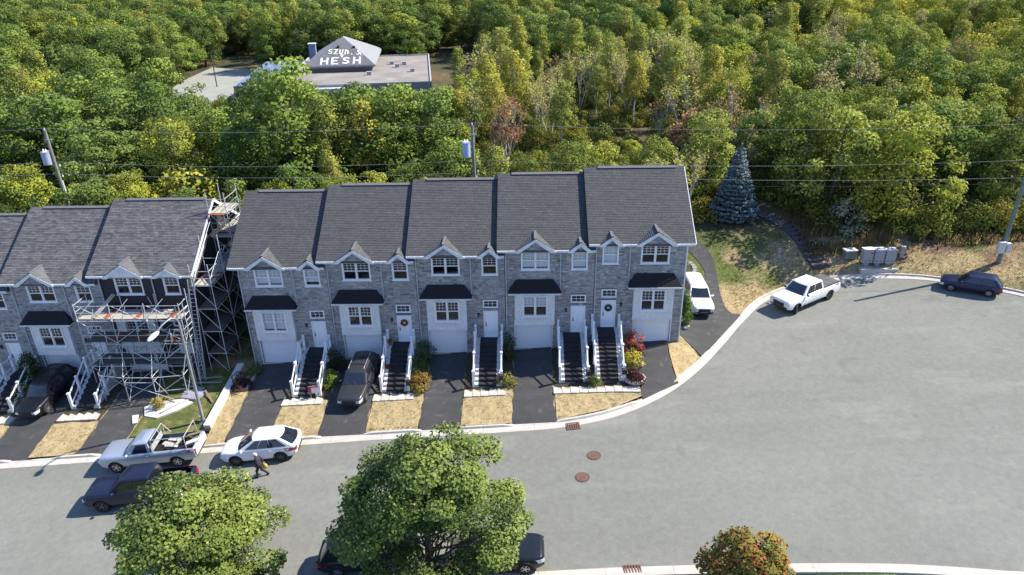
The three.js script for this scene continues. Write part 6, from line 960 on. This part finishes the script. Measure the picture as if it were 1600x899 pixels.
  part('graffiti', write(['H', 'E', 'S', 'H'], -3.1, 0.7, 1.3, 2.1, 0.5, 0.3), paintm, hr, 'white painted letters HESH');
  part('graffiti', write(['S', 'Z', 'U', 'N', 'dot', 'loop'], -2.1, 4.35, 0.74, 1.55, 0.2, 0.18, -0.1), paintm, hr, 'white painted word SZUN above');
  part('graffiti', write(['arrow'], 0.0, 2.95, 0.6, 0.95, 0.1, 0.15), paintm, hr, 'white painted arrow');
  for (const [x, y] of [[-0.6, 6.6], [2.1, 6.4]]) { const m = new MB(), o2 = on(x, y); m.cbox(o2.x, o2.y + 0.1, o2.z, 0.4, 0.35, 0.4); part('roof_vent', m, M.black, hr); }
}
const LOTL = [[-31.5, -62], [-34, -60], [-38, -66], [-41, -76], [-44, -92], [-45, -112], [-39, -122], [-33, -110], [-31, -96], [-27.5, -75]], LOTR = [[4.6, -70], [12.5, -70], [12, -90], [9.5, -118], [-1, -118], [1.5, -99]];
const inPoly = (P, x, z) => { let c = false; for (let i = 0, j = P.length - 1; i < P.length; j = i++) if (P[i][1] > z !== P[j][1] > z && x < ((P[j][0] - P[i][0]) * (z - P[i][1])) / (P[j][1] - P[i][1]) + P[i][0]) c = !c; return c; };
for (const [P, label] of [[LOTL, 'pale old asphalt lot left of the flat roofed building'], [LOTR, 'pale old asphalt lot right of the flat roofed building']]) {
  const s = new THREE.Shape(P.map(([x, z]) => new THREE.Vector2(x, -z))), g = new THREE.ExtrudeGeometry(s, { depth: 0.8, bevelEnabled: false }); g.rotateX(-Math.PI / 2); g.translate(0, 4.0, 0);
  struct('parking_lot', g, mat(0.33, 0.33, 0.34, { map: rep(roadTex, 9), color: lin(1.5, 1.5, 1.5) }), label, 'parking lot');
}
{ const x = -34.8, z = -84.5, t = thing('light_pole', 'thin dark pole standing in the lot left of the flat roofed building', 'pole', [x, 4.7, z]); const m = new MB(); m.tube(V(0, 0, 0), V(0, 5.9, 0), 0.11, 8, 0.08); part('pole', m, M.bark, t); const c = new MB(); c.bar(V(0, 5.85, 0), V(0.9, 5.95, 0), 0.08, 0.08); part('arm', c, M.bark, t); }
// ---------- trees ----------
const LM = {   // tints shared between trees of a kind
  maple: [leafMat(1, 1, 1), leafMat(0.78, 0.85, 0.8), leafMat(1.25, 1.2, 1.0)],
  birch: [leafMat(1, 1, 1), leafMat(0.85, 0.92, 0.9), leafMat(1.2, 1.1, 0.9)],
  olive: [leafMat(1, 1, 1), leafMat(0.8, 0.86, 0.85), leafMat(1.2, 1.14, 0.85)],
};
const mapleG = [[11, 9.5, 3.5], [12, 8.6, 4.0], [13, 10, 3.2]].map(([seed, h, R]) => grow({ seed, h, rough: 0.5, base: h * 0.12, rad: (t) => R * Math.pow(ball(0.12 + 0.88 * t), 0.9), clumps: 46, clumpR: 1.05, leaves: 150, leaf: 0.24, spread: 0.52, tall: 0.65, trunk: 0.2, colA: [0.05, 0.088, 0.019], colB: [0.23, 0.31, 0.066], limbs: 0.5 }));
const birchG = [[21, 11, 1.7], [22, 10, 2.0], [23, 12, 1.6]].map(([seed, h, R]) => grow({ seed, h, rough: 0.45, base: h * 0.4, rad: (t) => R * (t < 0.35 ? 0.5 + 1.4 * t : 1.0 - 1.15 * (t - 0.35)), clumps: 46, clumpR: 0.66, leaves: 66, leaf: 0.21, trunk: 0.13, colA: [0.15, 0.165, 0.03], colB: [0.48, 0.5, 0.1], limbs: 0.7, droop: 0.7, spread: 0.38, colC: [0.32, 0.23, 0.05], rareC: 0.06 }));
const oliveG = [[31, 8.6, 2.9], [32, 7.8, 3.2], [33, 9.2, 2.6]].map(([seed, h, R]) => grow({ seed, h, rough: 0.42, base: h * 0.1, rad: (t) => R * Math.pow(ball(0.1 + 0.9 * t), 0.8), clumps: 56, clumpR: 0.82, leaves: 88, leaf: 0.22, trunk: 0.15, colA: [0.11, 0.135, 0.024], colB: [0.38, 0.43, 0.075], limbs: 0.5 }));
const bareG = [[41, 9], [42, 8]].map(([seed, h]) => growBare({ seed, h, trunk: 0.11, open: 0.75, leafy: 0.35, leaf: 0.2, stems: 1, col: (r) => [0.34 + 0.14 * r(), 0.23 + 0.08 * r(), 0.1] }));
const snagG = [[48, 8.5], [49, 7.5]].map(([seed, h]) => growBare({ seed, h, trunk: 0.075, open: 0.42, leafy: 0.45, leaf: 0.2, stems: 3, col: (r) => [0.34 + 0.12 * r(), 0.34 + 0.1 * r(), 0.09] }));
const sparseG = [[45, 8.6], [46, 7.8]].map(([seed, h]) => growBare({ seed, h, trunk: 0.13, open: 0.85, leafy: 1, leaf: 0.22, stems: 2, col: (r) => [0.3 + 0.12 * r(), 0.29 + 0.1 * r(), 0.13] }));
const shrubG = [[51, 2.6, 1.7], [52, 2.2, 1.9]].map(([seed, h, R]) => grow({ seed, h, base: 0.1, rad: (t) => R * Math.sqrt(1 - t * t * 0.9), clumps: 26, clumpR: 0.62, leaves: 62, leaf: 0.17, trunk: 0.06, stems: 5, colA: [0.2, 0.19, 0.03], colB: [0.5, 0.5, 0.07], limbs: 0.2 }));
const scrubG = grow({ seed: 55, h: 1.7, base: 0.05, rad: (t) => 1.5 * Math.sqrt(1 - t * t * 0.9), clumps: 22, clumpR: 0.55, leaves: 46, leaf: 0.18, trunk: 0.04, stems: 5, colA: [0.09, 0.12, 0.024], colB: [0.26, 0.28, 0.06], limbs: 0.2, colC: [0.3, 0.16, 0.05], rareC: 0.02 });
const darkSpruceG = growSpruce({ seed: 61, h: 9, r: 2.0, tiers: 16, dip: 0.25, needles: 22, leaf: 0.2, colA: [0.04, 0.07, 0.022], colB: [0.04, 0.07, 0.022] });
const GREYBARK = mat(0.46, 0.42, 0.37, { roughness: 0.95, map: G1 }), REDTWIG = mat(0.36, 0.2, 0.15, { roughness: 0.95 }), SPARSE = leafMat(1, 1, 1);
const KINDS = {
  maple: ['maple_tree', mapleG, LM.maple, M.bark, 'green broadleaf tree'], birch: ['birch_tree', birchG, LM.birch, M.birchbark, 'yellow green birch'],
  olive: ['broadleaf_tree', oliveG, LM.olive, M.bark, 'olive bushy tree'], bare: ['bare_tree', bareG, [SPARSE], GREYBARK, 'nearly bare grey tree'], sparse: ['sparse_tree', sparseG, [SPARSE], GREYBARK, 'thin sparse grey green tree'],
  snag: ['thin_birch', snagG, [SPARSE], mat(0.6, 0.56, 0.5, { roughness: 0.9, map: G1 }), 'nearly leafless white stemmed birch'],
  shrub: ['wild_shrub', shrubG, [leafMat(1, 1, 1), leafMat(0.8, 1, 0.9)], M.bark, 'bright yellow green wild shrub'], spruce: ['spruce_tree', [darkSpruceG], [leafMat(1, 1, 1, 0.1)], M.bark, 'dark green spruce'],
};
const protos = new Map();
function wild(kind, x, z, h, turn, label, group, gi, mi) {
  const [name, G, mats, bark] = KINDS[kind], key = kind + gi + '_' + mi, H0 = { maple: [9.5, 8.6, 10], birch: [11, 10, 12], olive: [8.6, 7.8, 9.2], bare: [9, 8], snag: [8.5, 7.5], sparse: [8.6, 7.8], shrub: [2.6, 2.2], spruce: [9] }[kind][gi], y = groundY(x, z) - 0.08, s = h / H0;
  let o;
  if (!protos.has(key)) { o = kind === 'shrub' ? plant(name, label, 'shrub', G[gi], mats[mi], bark, [x, y, z], group) : tree(name, label, G[gi], mats[mi], bark, [x, y, z], group); protos.set(key, o); o.rotation.y = turn; o.scale.setScalar(s); }
  else { o = twin(protos.get(key), label, [x, y, z], turn, s, group); if (!group) delete o.userData.group; }
  return o;
}
const taken = [];   // x, z, radius of what is already placed
// hero plants of the wood edge, each named for what it is
const hero = (kind, x, z, h, turn, label, gi = 0, mi = 0) => { taken.push([x, z, 2.6]); return wild(kind, x, z, h, turn, label, null, gi, mi); };
{
  const y = groundY(39, -18.6), g = growSpruce({ seed: 71, h: 7.2, r: 2.25, tiers: 19, dip: 0.12, needles: 44, leaf: 0.15, colA: [0.21, 0.27, 0.275], colB: [0.21, 0.27, 0.275] });
  tree('blue_spruce', 'blue grey conical spruce standing on the lawn behind the end house', g, leafMat(1, 1, 1, 0.1), M.bark, [39, y - 0.05, -18.6]); taken.push([39, -18.6, 3.2]);
  const gb2 = growBare({ seed: 77, h: 9.5, trunk: 0.12, open: 0.8, leafy: 0.9, leaf: 0.17, stems: 2, col: (r) => [0.3 + 0.12 * r(), 0.14 + 0.05 * r(), 0.09] }); taken.push([17.4, -32, 2.5]);
  tree('bare_tree', 'leafless reddish birch with white branches just right of the middle utility pole', gb2, SPARSE, mat(0.55, 0.47, 0.43, { roughness: 0.9 }), [17.4, groundY(17.4, -32), -32]);
  hero('olive', -16.6, -17.5, 6.2, 1, 'yellowish bushy tree beside the left utility pole', 0, 2); hero('shrub', -11.2, -19.5, 5.6, 2, 'bright yellow tall shrub behind the scaffolded house', 0, 0);
  hero('maple', 56, -21.5, 9.2, 2, 'dark green tree rising behind the right community mailbox', 1, 1); hero('sparse', 62, -48, 11, 1, 'large sparse grey tree high on the right of the wood', 0, 0); hero('sparse', 56.5, -45, 9.5, 4, 'sparse brown grey tree left of the large sparse one', 1, 0);
  hero('olive', 47.6, -18.2, 9.6, 0.4, 'large olive tree overhanging the timber steps, right of the blue spruce', 1, 0); hero('olive', 46.6, -23.5, 9.8, 2.4, 'tall olive tree behind the one overhanging the timber steps', 0, 1); hero('birch', 53, -19.5, 9.4, 2, 'leaning yellow green birch above the community mailboxes', 1, 0); hero('olive', 62.5, -18.5, 7.8, 5, 'broad olive tree left of the thick utility pole', 2, 1);
  { const rg = growBare({ seed: 131, h: 8, trunk: 0.12, open: 0.9, leafy: 1, leaf: 0.24, stems: 2, col: (r) => [0.36 + 0.1 * r(), 0.2 + 0.05 * r(), 0.11] }); for (const [x, z, label] of [[66, -62, 'brownish pink thin tree high in the upper right of the wood'], [64.5, -30, 'reddish thin tree between the mailboxes and the thick right pole'], [36, -31, 'rusty red thin tree behind the blue spruce']]) { taken.push([x, z, 2.4]); tree('bare_tree', label, rg, SPARSE, GREYBARK, [x, groundY(x, z) - 0.05, z]).rotation.y = x; } }
  hero('olive', 70, -24, 9.5, 3, 'bright yellow green tree at the right edge, left of the thick pole top', 1, 2);
  const sg = grow({ seed: 81, h: 2.6, base: 0.1, rad: (t) => 1.5 * Math.sqrt(1 - t * t * 0.85), clumps: 24, clumpR: 0.55, leaves: 60, leaf: 0.17, trunk: 0.05, stems: 5, colA: [0.17, 0.21, 0.13], colB: [0.38, 0.42, 0.3], limbs: 0.2 }); taken.push([48.2, -15.6, 1.4]);
  plant('silver_shrub', 'pale silver green shrub just behind the left community mailbox', 'shrub', sg, leafMat(1, 1, 1), M.bark, [48.2, groundY(48.2, -15.6), -15.6]);
  // garden plants
  const yd = (x, z) => groundY(x, z) + 0.03, gp = (name, label, o, x, z, lm = 0.25) => plant(name, label, 'shrub', grow({ base: 0.05, clumps: 16, clumpR: 0.3, leaves: 60, leaf: 0.09, trunk: 0.03, stems: 4, limbs: 0.2, ...o }), leafMat(1, 1, 1, lm), M.bark, [x, yd(x, z), z]);
  gp('japanese_maple', 'dark red and coral shrub between the paired stairs and the end garage', { seed: 91, h: 1.75, rad: (t) => 0.85 * Math.sqrt(1.05 - t * t), colA: [0.1, 0.02, 0.015], colB: [0.5, 0.14, 0.08] }, 26.95, 1.25);
  gp('yellow_shrub', 'round bright yellow shrub below the coral one by the paired stairs', { seed: 92, h: 1.2, rad: (t) => 0.65 * Math.sqrt(1.05 - t * t), colA: [0.2, 0.2, 0.02], colB: [0.55, 0.46, 0.05] }, 26.92, 2.6);
  gp('dark_red_shrub', 'dark red low shrub inside the stone ring by the paired stairs', { seed: 93, h: 0.7, rad: (t) => 0.52 * Math.sqrt(1.05 - t * t), colA: [0.03, 0.008, 0.012], colB: [0.1, 0.02, 0.025] }, 26.95, 3.75);
  gp('planter_shrub', 'dark purple spiky shrub in the timber edged planter', { seed: 94, h: 0.95, rad: (t) => 0.5 * Math.sqrt(1.05 - t * t), colA: [0.04, 0.012, 0.02], colB: [0.14, 0.04, 0.05] }, -0.1, 2.6);
  gp('green_shrub', 'dark green shrub left of the middle garage', { seed: 95, h: 1.7, rad: (t) => 0.75 * Math.sqrt(1.05 - t * t), colA: [0.03, 0.055, 0.015], colB: [0.1, 0.15, 0.04] }, 12.5, 0.75);
  gp('green_shrub', 'light green round shrub right of the flower pot stairs', { seed: 96, h: 1.1, rad: (t) => 0.65 * Math.sqrt(1.05 - t * t), colA: [0.09, 0.13, 0.03], colB: [0.24, 0.28, 0.07] }, 12.35, 2.3);
  gp('orange_shrub', 'orange and green low shrub right of the flower pot stairs', { seed: 97, h: 0.8, rad: (t) => 0.6 * Math.sqrt(1.05 - t * t), colA: [0.3, 0.12, 0.03], colB: [0.26, 0.24, 0.05] }, 12.35, 3.4);
  gp('green_shrub', 'bright green small shrub left of the grey wagon', { seed: 98, h: 0.95, rad: (t) => 0.5 * Math.sqrt(1.05 - t * t), colA: [0.12, 0.17, 0.03], colB: [0.3, 0.36, 0.06] }, 6.12, 2.75);
  gp('green_shrub', 'dark shrub beside the garage with the grey wagon', { seed: 99, h: 1.6, rad: (t) => 0.5 * Math.sqrt(1.05 - t * t), colA: [0.025, 0.04, 0.015], colB: [0.07, 0.1, 0.03] }, 6.25, 1.0);
  gp('green_shrub', 'dark tall shrub right of the middle house stairs', { seed: 100, h: 1.9, rad: (t) => 0.5 * Math.sqrt(1.05 - t * t), colA: [0.025, 0.045, 0.015], colB: [0.08, 0.12, 0.03] }, 18.5, 0.9);
  gp('low_plant', 'olive low plant right of the middle house stairs', { seed: 101, h: 0.5, rad: (t) => 0.5 * Math.sqrt(1.05 - t * t), colA: [0.12, 0.12, 0.03], colB: [0.26, 0.24, 0.06] }, 18.4, 3.5);
  gp('low_plant', 'small green plant between the paired stairs', { seed: 102, h: 0.5, rad: (t) => 0.3 * Math.sqrt(1.05 - t * t), colA: [0.06, 0.09, 0.02], colB: [0.16, 0.2, 0.05] }, 24.07, 4.05);
  gp('green_shrub', 'yellow green shrub between the left edge stairs and the black car', { seed: 103, h: 1.2, rad: (t) => 0.75 * Math.sqrt(1.05 - t * t), colA: [0.08, 0.11, 0.02], colB: [0.24, 0.27, 0.05] }, -15.5, 2.4);
  gp('low_plant', 'green plants in the flower bed behind the white car', { seed: 104, h: 0.7, rad: (t) => 1.0 * Math.sqrt(1.05 - t * t), colA: [0.1, 0.13, 0.03], colB: [0.3, 0.28, 0.06] }, 32.6, -11.6);
  gp('low_plant', 'red flowers in the flower bed right behind the white car', { seed: 105, h: 0.4, rad: (t) => 0.6 * Math.sqrt(1.05 - t * t), colA: [0.35, 0.08, 0.08], colB: [0.5, 0.2, 0.18] }, 32.3, -9.7);
  gp('low_plant', 'yellow leaved plant in front of the scaffold legs', { seed: 106, h: 0.7, rad: (t) => 0.2 * Math.sqrt(1.05 - t * t), colA: [0.2, 0.17, 0.03], colB: [0.4, 0.3, 0.08] }, -5.3, 4.15);
  gp('low_plant', 'small weeds at the back of the timber edged planter', { seed: 107, h: 0.45, rad: (t) => 0.4 * Math.sqrt(1.05 - t * t), colA: [0.08, 0.1, 0.03], colB: [0.2, 0.22, 0.06] }, 0.1, 0.9);
  const cedar = (h, R, seed) => grow({ seed, h, base: 0.03, rad: (t) => R * Math.pow(Math.sin(Math.PI * (0.28 + 0.72 * t)), 0.7), clumps: 70, clumpR: 0.26, leaves: 46, leaf: 0.08, trunk: 0.05, limbs: 0.1, lean: 0, colA: [0.035, 0.07, 0.015], colB: [0.12, 0.2, 0.04], spread: 0.3 });
  plant('cedar', 'slim green columnar cedar between the end house and the white car', 'shrub', cedar(2.9, 0.42, 110), leafMat(1, 1, 1, 0.15), M.bark, [31.35, yd(31.35, -2.5), -2.5]);
  plant('cedar', 'dark conical cedar left of the black car', 'shrub', cedar(2.7, 0.62, 111), leafMat(0.4, 0.45, 0.45, 0.15), M.bark, [-15.95, yd(-15.95, 1.0), 1.0]);
}
// street trees on the near side
{
  const st = (name, label, o, x, z) => tree(name, label, grow(o), leafMat(1, 1, 1, 0.22), M.bark, [x, groundY(x, z) - 0.05, z]);
  st('street_tree', 'large green street tree in the middle foreground, crown over a dark car', { seed: 125, h: 9.1, base: 1.4, rad: (t) => 3.8 * Math.pow(ball(0.22 + 0.78 * t), 0.95), clumps: 84, clumpR: 0.74, wide: 1.25, leaves: 560, leaf: 0.125, trunk: 0.22, colA: [0.04, 0.075, 0.016], colB: [0.23, 0.29, 0.07], colC: [0.3, 0.33, 0.12], rareC: 0.04, limbs: 0.95, twigs: 4, rough: 0.28, spread: 0.58, tall: 0.6, low: 0.8 }, 15.25, 20.9);
  st('street_tree', 'yellow green street tree in the left foreground, in front of the navy pickup', { seed: 137, h: 7.55, base: 1.3, rad: (t) => 4.8 * Math.pow(1 - 0.8 * t, 0.8) * sstep(-0.25, 0.15, t), clumps: 70, clumpR: 0.7, wide: 1.25, leaves: 560, leaf: 0.125, trunk: 0.2, colA: [0.05, 0.09, 0.018], colB: [0.25, 0.31, 0.07], colC: [0.4, 0.4, 0.12], rareC: 0.04, limbs: 0.95, twigs: 4, rough: 0.42, spread: 0.56, tall: 0.6, low: 0.85 }, 4.75, 21.3);
  st('street_tree', 'small street tree turning red at the bottom edge, right of centre', { seed: 143, h: 3.95, base: 1.0, rad: (t) => 2.2 * (1.05 - t * 0.85) * sstep(-0.2, 0.25, t), clumps: 60, clumpR: 0.5, leaves: 210, leaf: 0.13, trunk: 0.08, rough: 0.45, colA: [0.13, 0.2, 0.04], colB: [0.34, 0.2, 0.05], colC: [0.4, 0.08, 0.04], rareC: 0.12, limbs: 0.9, twigs: 3 }, 29.0, 22.1);
}
// the wood itself
{
  const r = rng(2024), tan = (x, z) => (x - 19.67) / (44 - z), spots = [];
  const blocked = (x, z) => {
    if (z > -14.5) return true;
    const [u, w] = fbL(x, z); if (u > -18 && u < 16.5 && w > -20 && w < 20.5) return true;
    if (inPoly(LOTL, x, z) || inPoly(LOTR, x, z)) return true;
    if (x > 30.5 && x < 46.2 && z > -18.5) return true; if (x > 39.5 && x < 44.5 && z > -24) return true;
    if (x > 44 && z > -15.5) return true;
    if (Math.hypot((x - 31.5) / 4.5, (z + 45) / 7) < 1) return true;   // the small burnt clearing
    return taken.some(([a, b, q]) => Math.hypot(x - a, z - b) < q);
  };
  // how high the young wood in front of the building grows: its tops stay under the line of sight to the roof
  const cap = (x, z) => { const a = tan(x, z); if (z > -66 && z < -22 && a > -0.5 && a < -0.095) { const s = a < -0.41 ? 0.2 : a < -0.365 ? 0.19 : a < -0.33 ? 0.146 : a < -0.3 ? 0.163 : 0.174; return 26.67 - (44 - z) * s * (0.985 + 0.05 * noise(x * 0.3, z * 0.3, 9)) - groundY(x, z); } if (a > -0.02 && a < 0.26 && z > -40) return 26.67 - (44 - z) * 0.262 * (0.93 + 0.14 * noise(x * 0.25, z * 0.25, 19)) - groundY(x, z); return 99; };
  for (let z = -15.5; z > -104; z -= 4.35) for (let x = 19.67 - 0.8 * (44 - z); x < 19.67 + 0.78 * (44 - z); x += 4.5) spots.push([x + (r() - 0.5) * 3.4, z + (r() - 0.5) * 3.2]);
  const count = {};
  for (const [x, z] of spots) {
    if (blocked(x, z)) continue;
    if (tan(x, z) > -0.1 && tan(x, z) < 0.27 && z > -60 && r() < 0.22) continue;
    if (tan(x, z) < -0.1 && r() < 0.3) continue;
    const a = tan(x, z), q = r(), patch = fbm(x * 0.07 + 3, z * 0.07, 180, 3), near = z > -34; let kind;
    if (a < -0.1) kind = q < 0.62 - 0.5 * (patch - 0.5) ? 'maple' : q < 0.84 ? 'olive' : q < 0.97 ? 'birch' : 'spruce';
    else if (a < 0.27) kind = z < -78 ? (q < 0.45 ? 'maple' : q < 0.75 ? 'olive' : 'birch') : near ? (q < 0.3 ? 'olive' : q < 0.52 ? 'birch' : q < 0.66 ? 'bare' : q < 0.88 ? 'snag' : 'sparse') : q < 0.5 + 0.4 * (patch - 0.5) ? 'birch' : q < 0.64 ? 'olive' : q < 0.72 ? 'bare' : q < 0.87 ? 'snag' : q < 0.93 ? 'sparse' : 'maple';
    else kind = q < 0.5 ? 'olive' : q < 0.64 ? 'birch' : q < 0.76 ? 'maple' : q < 0.9 ? 'sparse' : 'bare';
    if (a > 0.36 && z < -66 - 30 * (0.55 - a)) kind = q < 0.82 ? 'shrub' : q < 0.92 ? 'olive' : 'sparse';
    if (a > 0 && a < 0.26 && z < -36 && z > -64 && q > 0.35) kind = q < 0.72 ? 'snag' : q < 0.9 ? 'birch' : 'bare';
    let h = { maple: 8.4, birch: 9.6, olive: 7.2, bare: 8, snag: 8.5, sparse: 7.4, shrub: 3.3, spruce: 9.5 }[kind] * (0.72 + 0.5 * r());
    if (a < -0.1) h *= 1.1;
    if (z > -22 && x < 30) h *= 0.72; if (x > 44 && z > -26) h *= 1.12;
    const c = cap(x, z); if (c < 20 && a < -0.05) h *= 1.25; if (c < h) { h = c * (0.92 + 0.1 * r()); if (h < 3.2) { kind = a > 0 && q > 0.5 ? 'olive' : 'shrub'; h = Math.max(1.8, Math.min(h, 3)); } }
    const gi = Math.floor(r() * KINDS[kind][1].length), mi = Math.floor(r() * KINDS[kind][2].length);
    const marks = [[-0.62, 'the left utility pole'], [-0.52, 'the black suv'], [-0.44, 'the parking lot'], [-0.36, 'the scaffolded house'], [-0.29, 'the first stone house'], [-0.215, 'the second stone house'], [-0.14, 'the middle house'], [-0.06, 'the middle utility pole'], [0.03, 'the fourth house'], [0.13, 'the end house'], [0.24, 'the end house gable'], [0.32, 'the blue spruce'], [0.42, 'the timber steps'], [0.53, 'the community mailboxes'], [0.63, 'the dark blue hatchback'], [9, 'the thick right pole']];
    const place2 = (z > -30 ? 'just behind ' : z > -50 ? 'a few rows behind ' : z > -75 ? 'midway up the wood above ' : 'far up the wood above ') + marks.find((m) => a < m[0])[1];
    const tone = KINDS[kind][2].length > 1 ? (kind === 'maple' ? ['dark ', 'very dark ', 'mid '] : ['', 'darker ', 'paler '])[mi] : '', size = h < 6 && kind !== 'shrub' ? 'small ' : h > 9.6 ? 'tall ' : '';
    count[kind] = (count[kind] || 0) + 1;
    wild(kind, x, z, h, r() * 6.28, `${size}${tone}${KINDS[kind][4]} ${place2}`, { maple: 'dark broadleaf trees of the wood', birch: 'birches of the wood', olive: 'olive broadleaf trees of the wood', bare: 'bare trees of the wood', snag: 'white stemmed birches of the wood', sparse: 'sparse trees of the wood', shrub: 'wild shrubs of the wood', spruce: 'dark spruces of the wood' }[kind], gi, mi);
  }
  console.log(JSON.stringify(count));
  // beyond: trees too many and too far to tell apart
  const far = new THREE.Group(); far.name = 'far_woodland'; scene.add(far); far.userData = { kind: 'stuff', label: 'dense far woodland closing the view at the top', category: 'woodland' };
  const fs = []; for (let z = -105; z > -236; z -= 5.2) for (let x = 19.67 - 0.78 * (44 - z); x < 19.67 + 0.78 * (44 - z); x += 5.4) { const X = x + (r() - 0.5) * 4, Z = z + (r() - 0.5) * 4; if (!inPoly(LOTL, X, Z) && !inPoly(LOTR, X, Z)) fs.push([X, Z]); }
  const buckets = [[mapleG[0], LM.maple[0]], [oliveG[0], LM.olive[0]], [birchG[1], LM.birch[0]], [mapleG[1], LM.maple[1]], [oliveG[1], LM.olive[2]], [shrubG[0], LM.birch[0]]].map((b) => [...b, []]);
  for (const [x, z] of fs) { const a = tan(x, z), q = r(); const k = a > 0.4 ? (q < 0.86 ? 5 : q < 0.93 ? 4 : q < 0.98 ? 1 : 2) : q < 0.3 ? 0 : q < 0.52 ? 1 : q < 0.68 ? 2 : q < 0.88 ? 3 : 4; buckets[k][2].push([x, z, k === 5 ? 1.4 : a > 0.4 ? 0.75 : 1]); }
  const d = new THREE.Object3D();
  for (const [g, lm, list] of buckets) { if (!list.length) continue; const im = new THREE.InstancedMesh(g.leaves, lm, list.length), iw = new THREE.InstancedMesh(g.wood, M.bark, list.length); list.forEach(([x, z, k], i) => { d.position.set(x, groundY(x, z), z); d.rotation.y = r() * 6.28; d.scale.setScalar(k * (0.8 + 0.5 * r())); d.updateMatrix(); im.setMatrixAt(i, d.matrix); iw.setMatrixAt(i, d.matrix); }); im.name = 'crowns'; iw.name = 'trunks'; im.castShadow = im.receiveShadow = iw.castShadow = true; far.add(im, iw); }
  const tg = new MB(); for (let k = 0; k < 9; k++) { const b = k * 0.7, c = Math.cos(b), s2 = Math.sin(b), l = 0.25 + 0.12 * (k % 3); tg.tri(V(c * 0.05 - s2 * 0.02, 0, s2 * 0.05 + c * 0.02), V(c * 0.05 + s2 * 0.02, 0, s2 * 0.05 - c * 0.02), V(c * l, 0.9 - 0.12 * (k % 3), s2 * l), V(0, 1, 0), V(0, 1, 0), V(0, 1, 0)); }
  const ts = []; for (let k = 0; k < 5200; k++) { const x = 44 + 26 * r(), z = -12.4 - 5.5 * r() - (x > 52 ? 0 : 0); if (kerbDist(x, z) < 1.6 || inRoad(x, z) || (x > 47 && x < 51.3 && z > -12.3)) continue; if (fbm(x * 0.5, z * 0.7, 197, 3) < 0.44 && z > -14.6) continue; ts.push([x, z]); }
  const tm = new THREE.InstancedMesh(tg.geo(), mat(1, 1, 1, { side: THREE.DoubleSide, roughness: 1 }), ts.length); ts.forEach(([x, z], i) => { d.position.set(x, groundY(x, z), z); d.rotation.y = r() * 6; const s = 0.5 + 0.6 * r(); d.scale.set(s, s, s); d.updateMatrix(); tm.setMatrixAt(i, d.matrix); const v = 0.7 + 0.6 * r(), g3 = r() < 0.25; tm.setColorAt(i, g3 ? lin(0.2 * v, 0.24 * v, 0.06 * v) : lin(0.5 * v, 0.36 * v, 0.15 * v)); }); tm.name = 'tall_grass'; tm.castShadow = tm.receiveShadow = true; scene.add(tm); tm.userData = { kind: 'stuff', label: 'tall dry grass along the wood edge behind the mailboxes', category: 'grass' };
  // undergrowth of the near wood
  const us = []; for (let k = 0; k < 5200; k++) { const z = -14.5 - 62 * Math.pow(r(), 1.4), x = 19.67 + (r() * 1.56 - 0.78) * (44 - z); const [u, w] = fbL(x, z); if ((u > -17.5 && u < 16 && w > -19 && w < 20) || inPoly(LOTL, x, z) || inPoly(LOTR, x, z)) continue; if ((x > 30.5 && x < 46 && z > -18) || (x > 39.5 && x < 44.8 && z > -24) || (x > 44 && x < 53 && z > -16) || (x > 53 && z > -14.2)) continue; if (r() < 0.3 && x > 0) continue; if (Math.hypot((x - 31.5) / 4.5, (z + 45) / 7) < 1 && r() < 0.8) continue; if (Math.hypot(x - 39, z + 18.6) < 2.6) continue; us.push([x, z]); }
  const ug = new THREE.InstancedMesh(scrubG.leaves, leafMat(1, 1, 1), us.length); us.forEach(([x, z], i) => { d.position.set(x, groundY(x, z) - 0.1, z); d.rotation.y = r() * 6.28; const s = 0.45 + 0.75 * r(); d.scale.set(s, s * (0.7 + 0.6 * r()), s); d.updateMatrix(); ug.setMatrixAt(i, d.matrix); const v = 0.7 + 0.6 * r(), y = r() < 0.2 ? 1.5 : 1; ug.setColorAt(i, lin(v * y, v * (y > 1 ? 1.15 : 1), v * 0.9)); });
  ug.name = 'undergrowth'; ug.castShadow = ug.receiveShadow = true; scene.add(ug); ug.userData = { kind: 'stuff', label: 'low bushes and undergrowth beneath the trees', category: 'undergrowth' };
}
renderer.render(scene, camera);
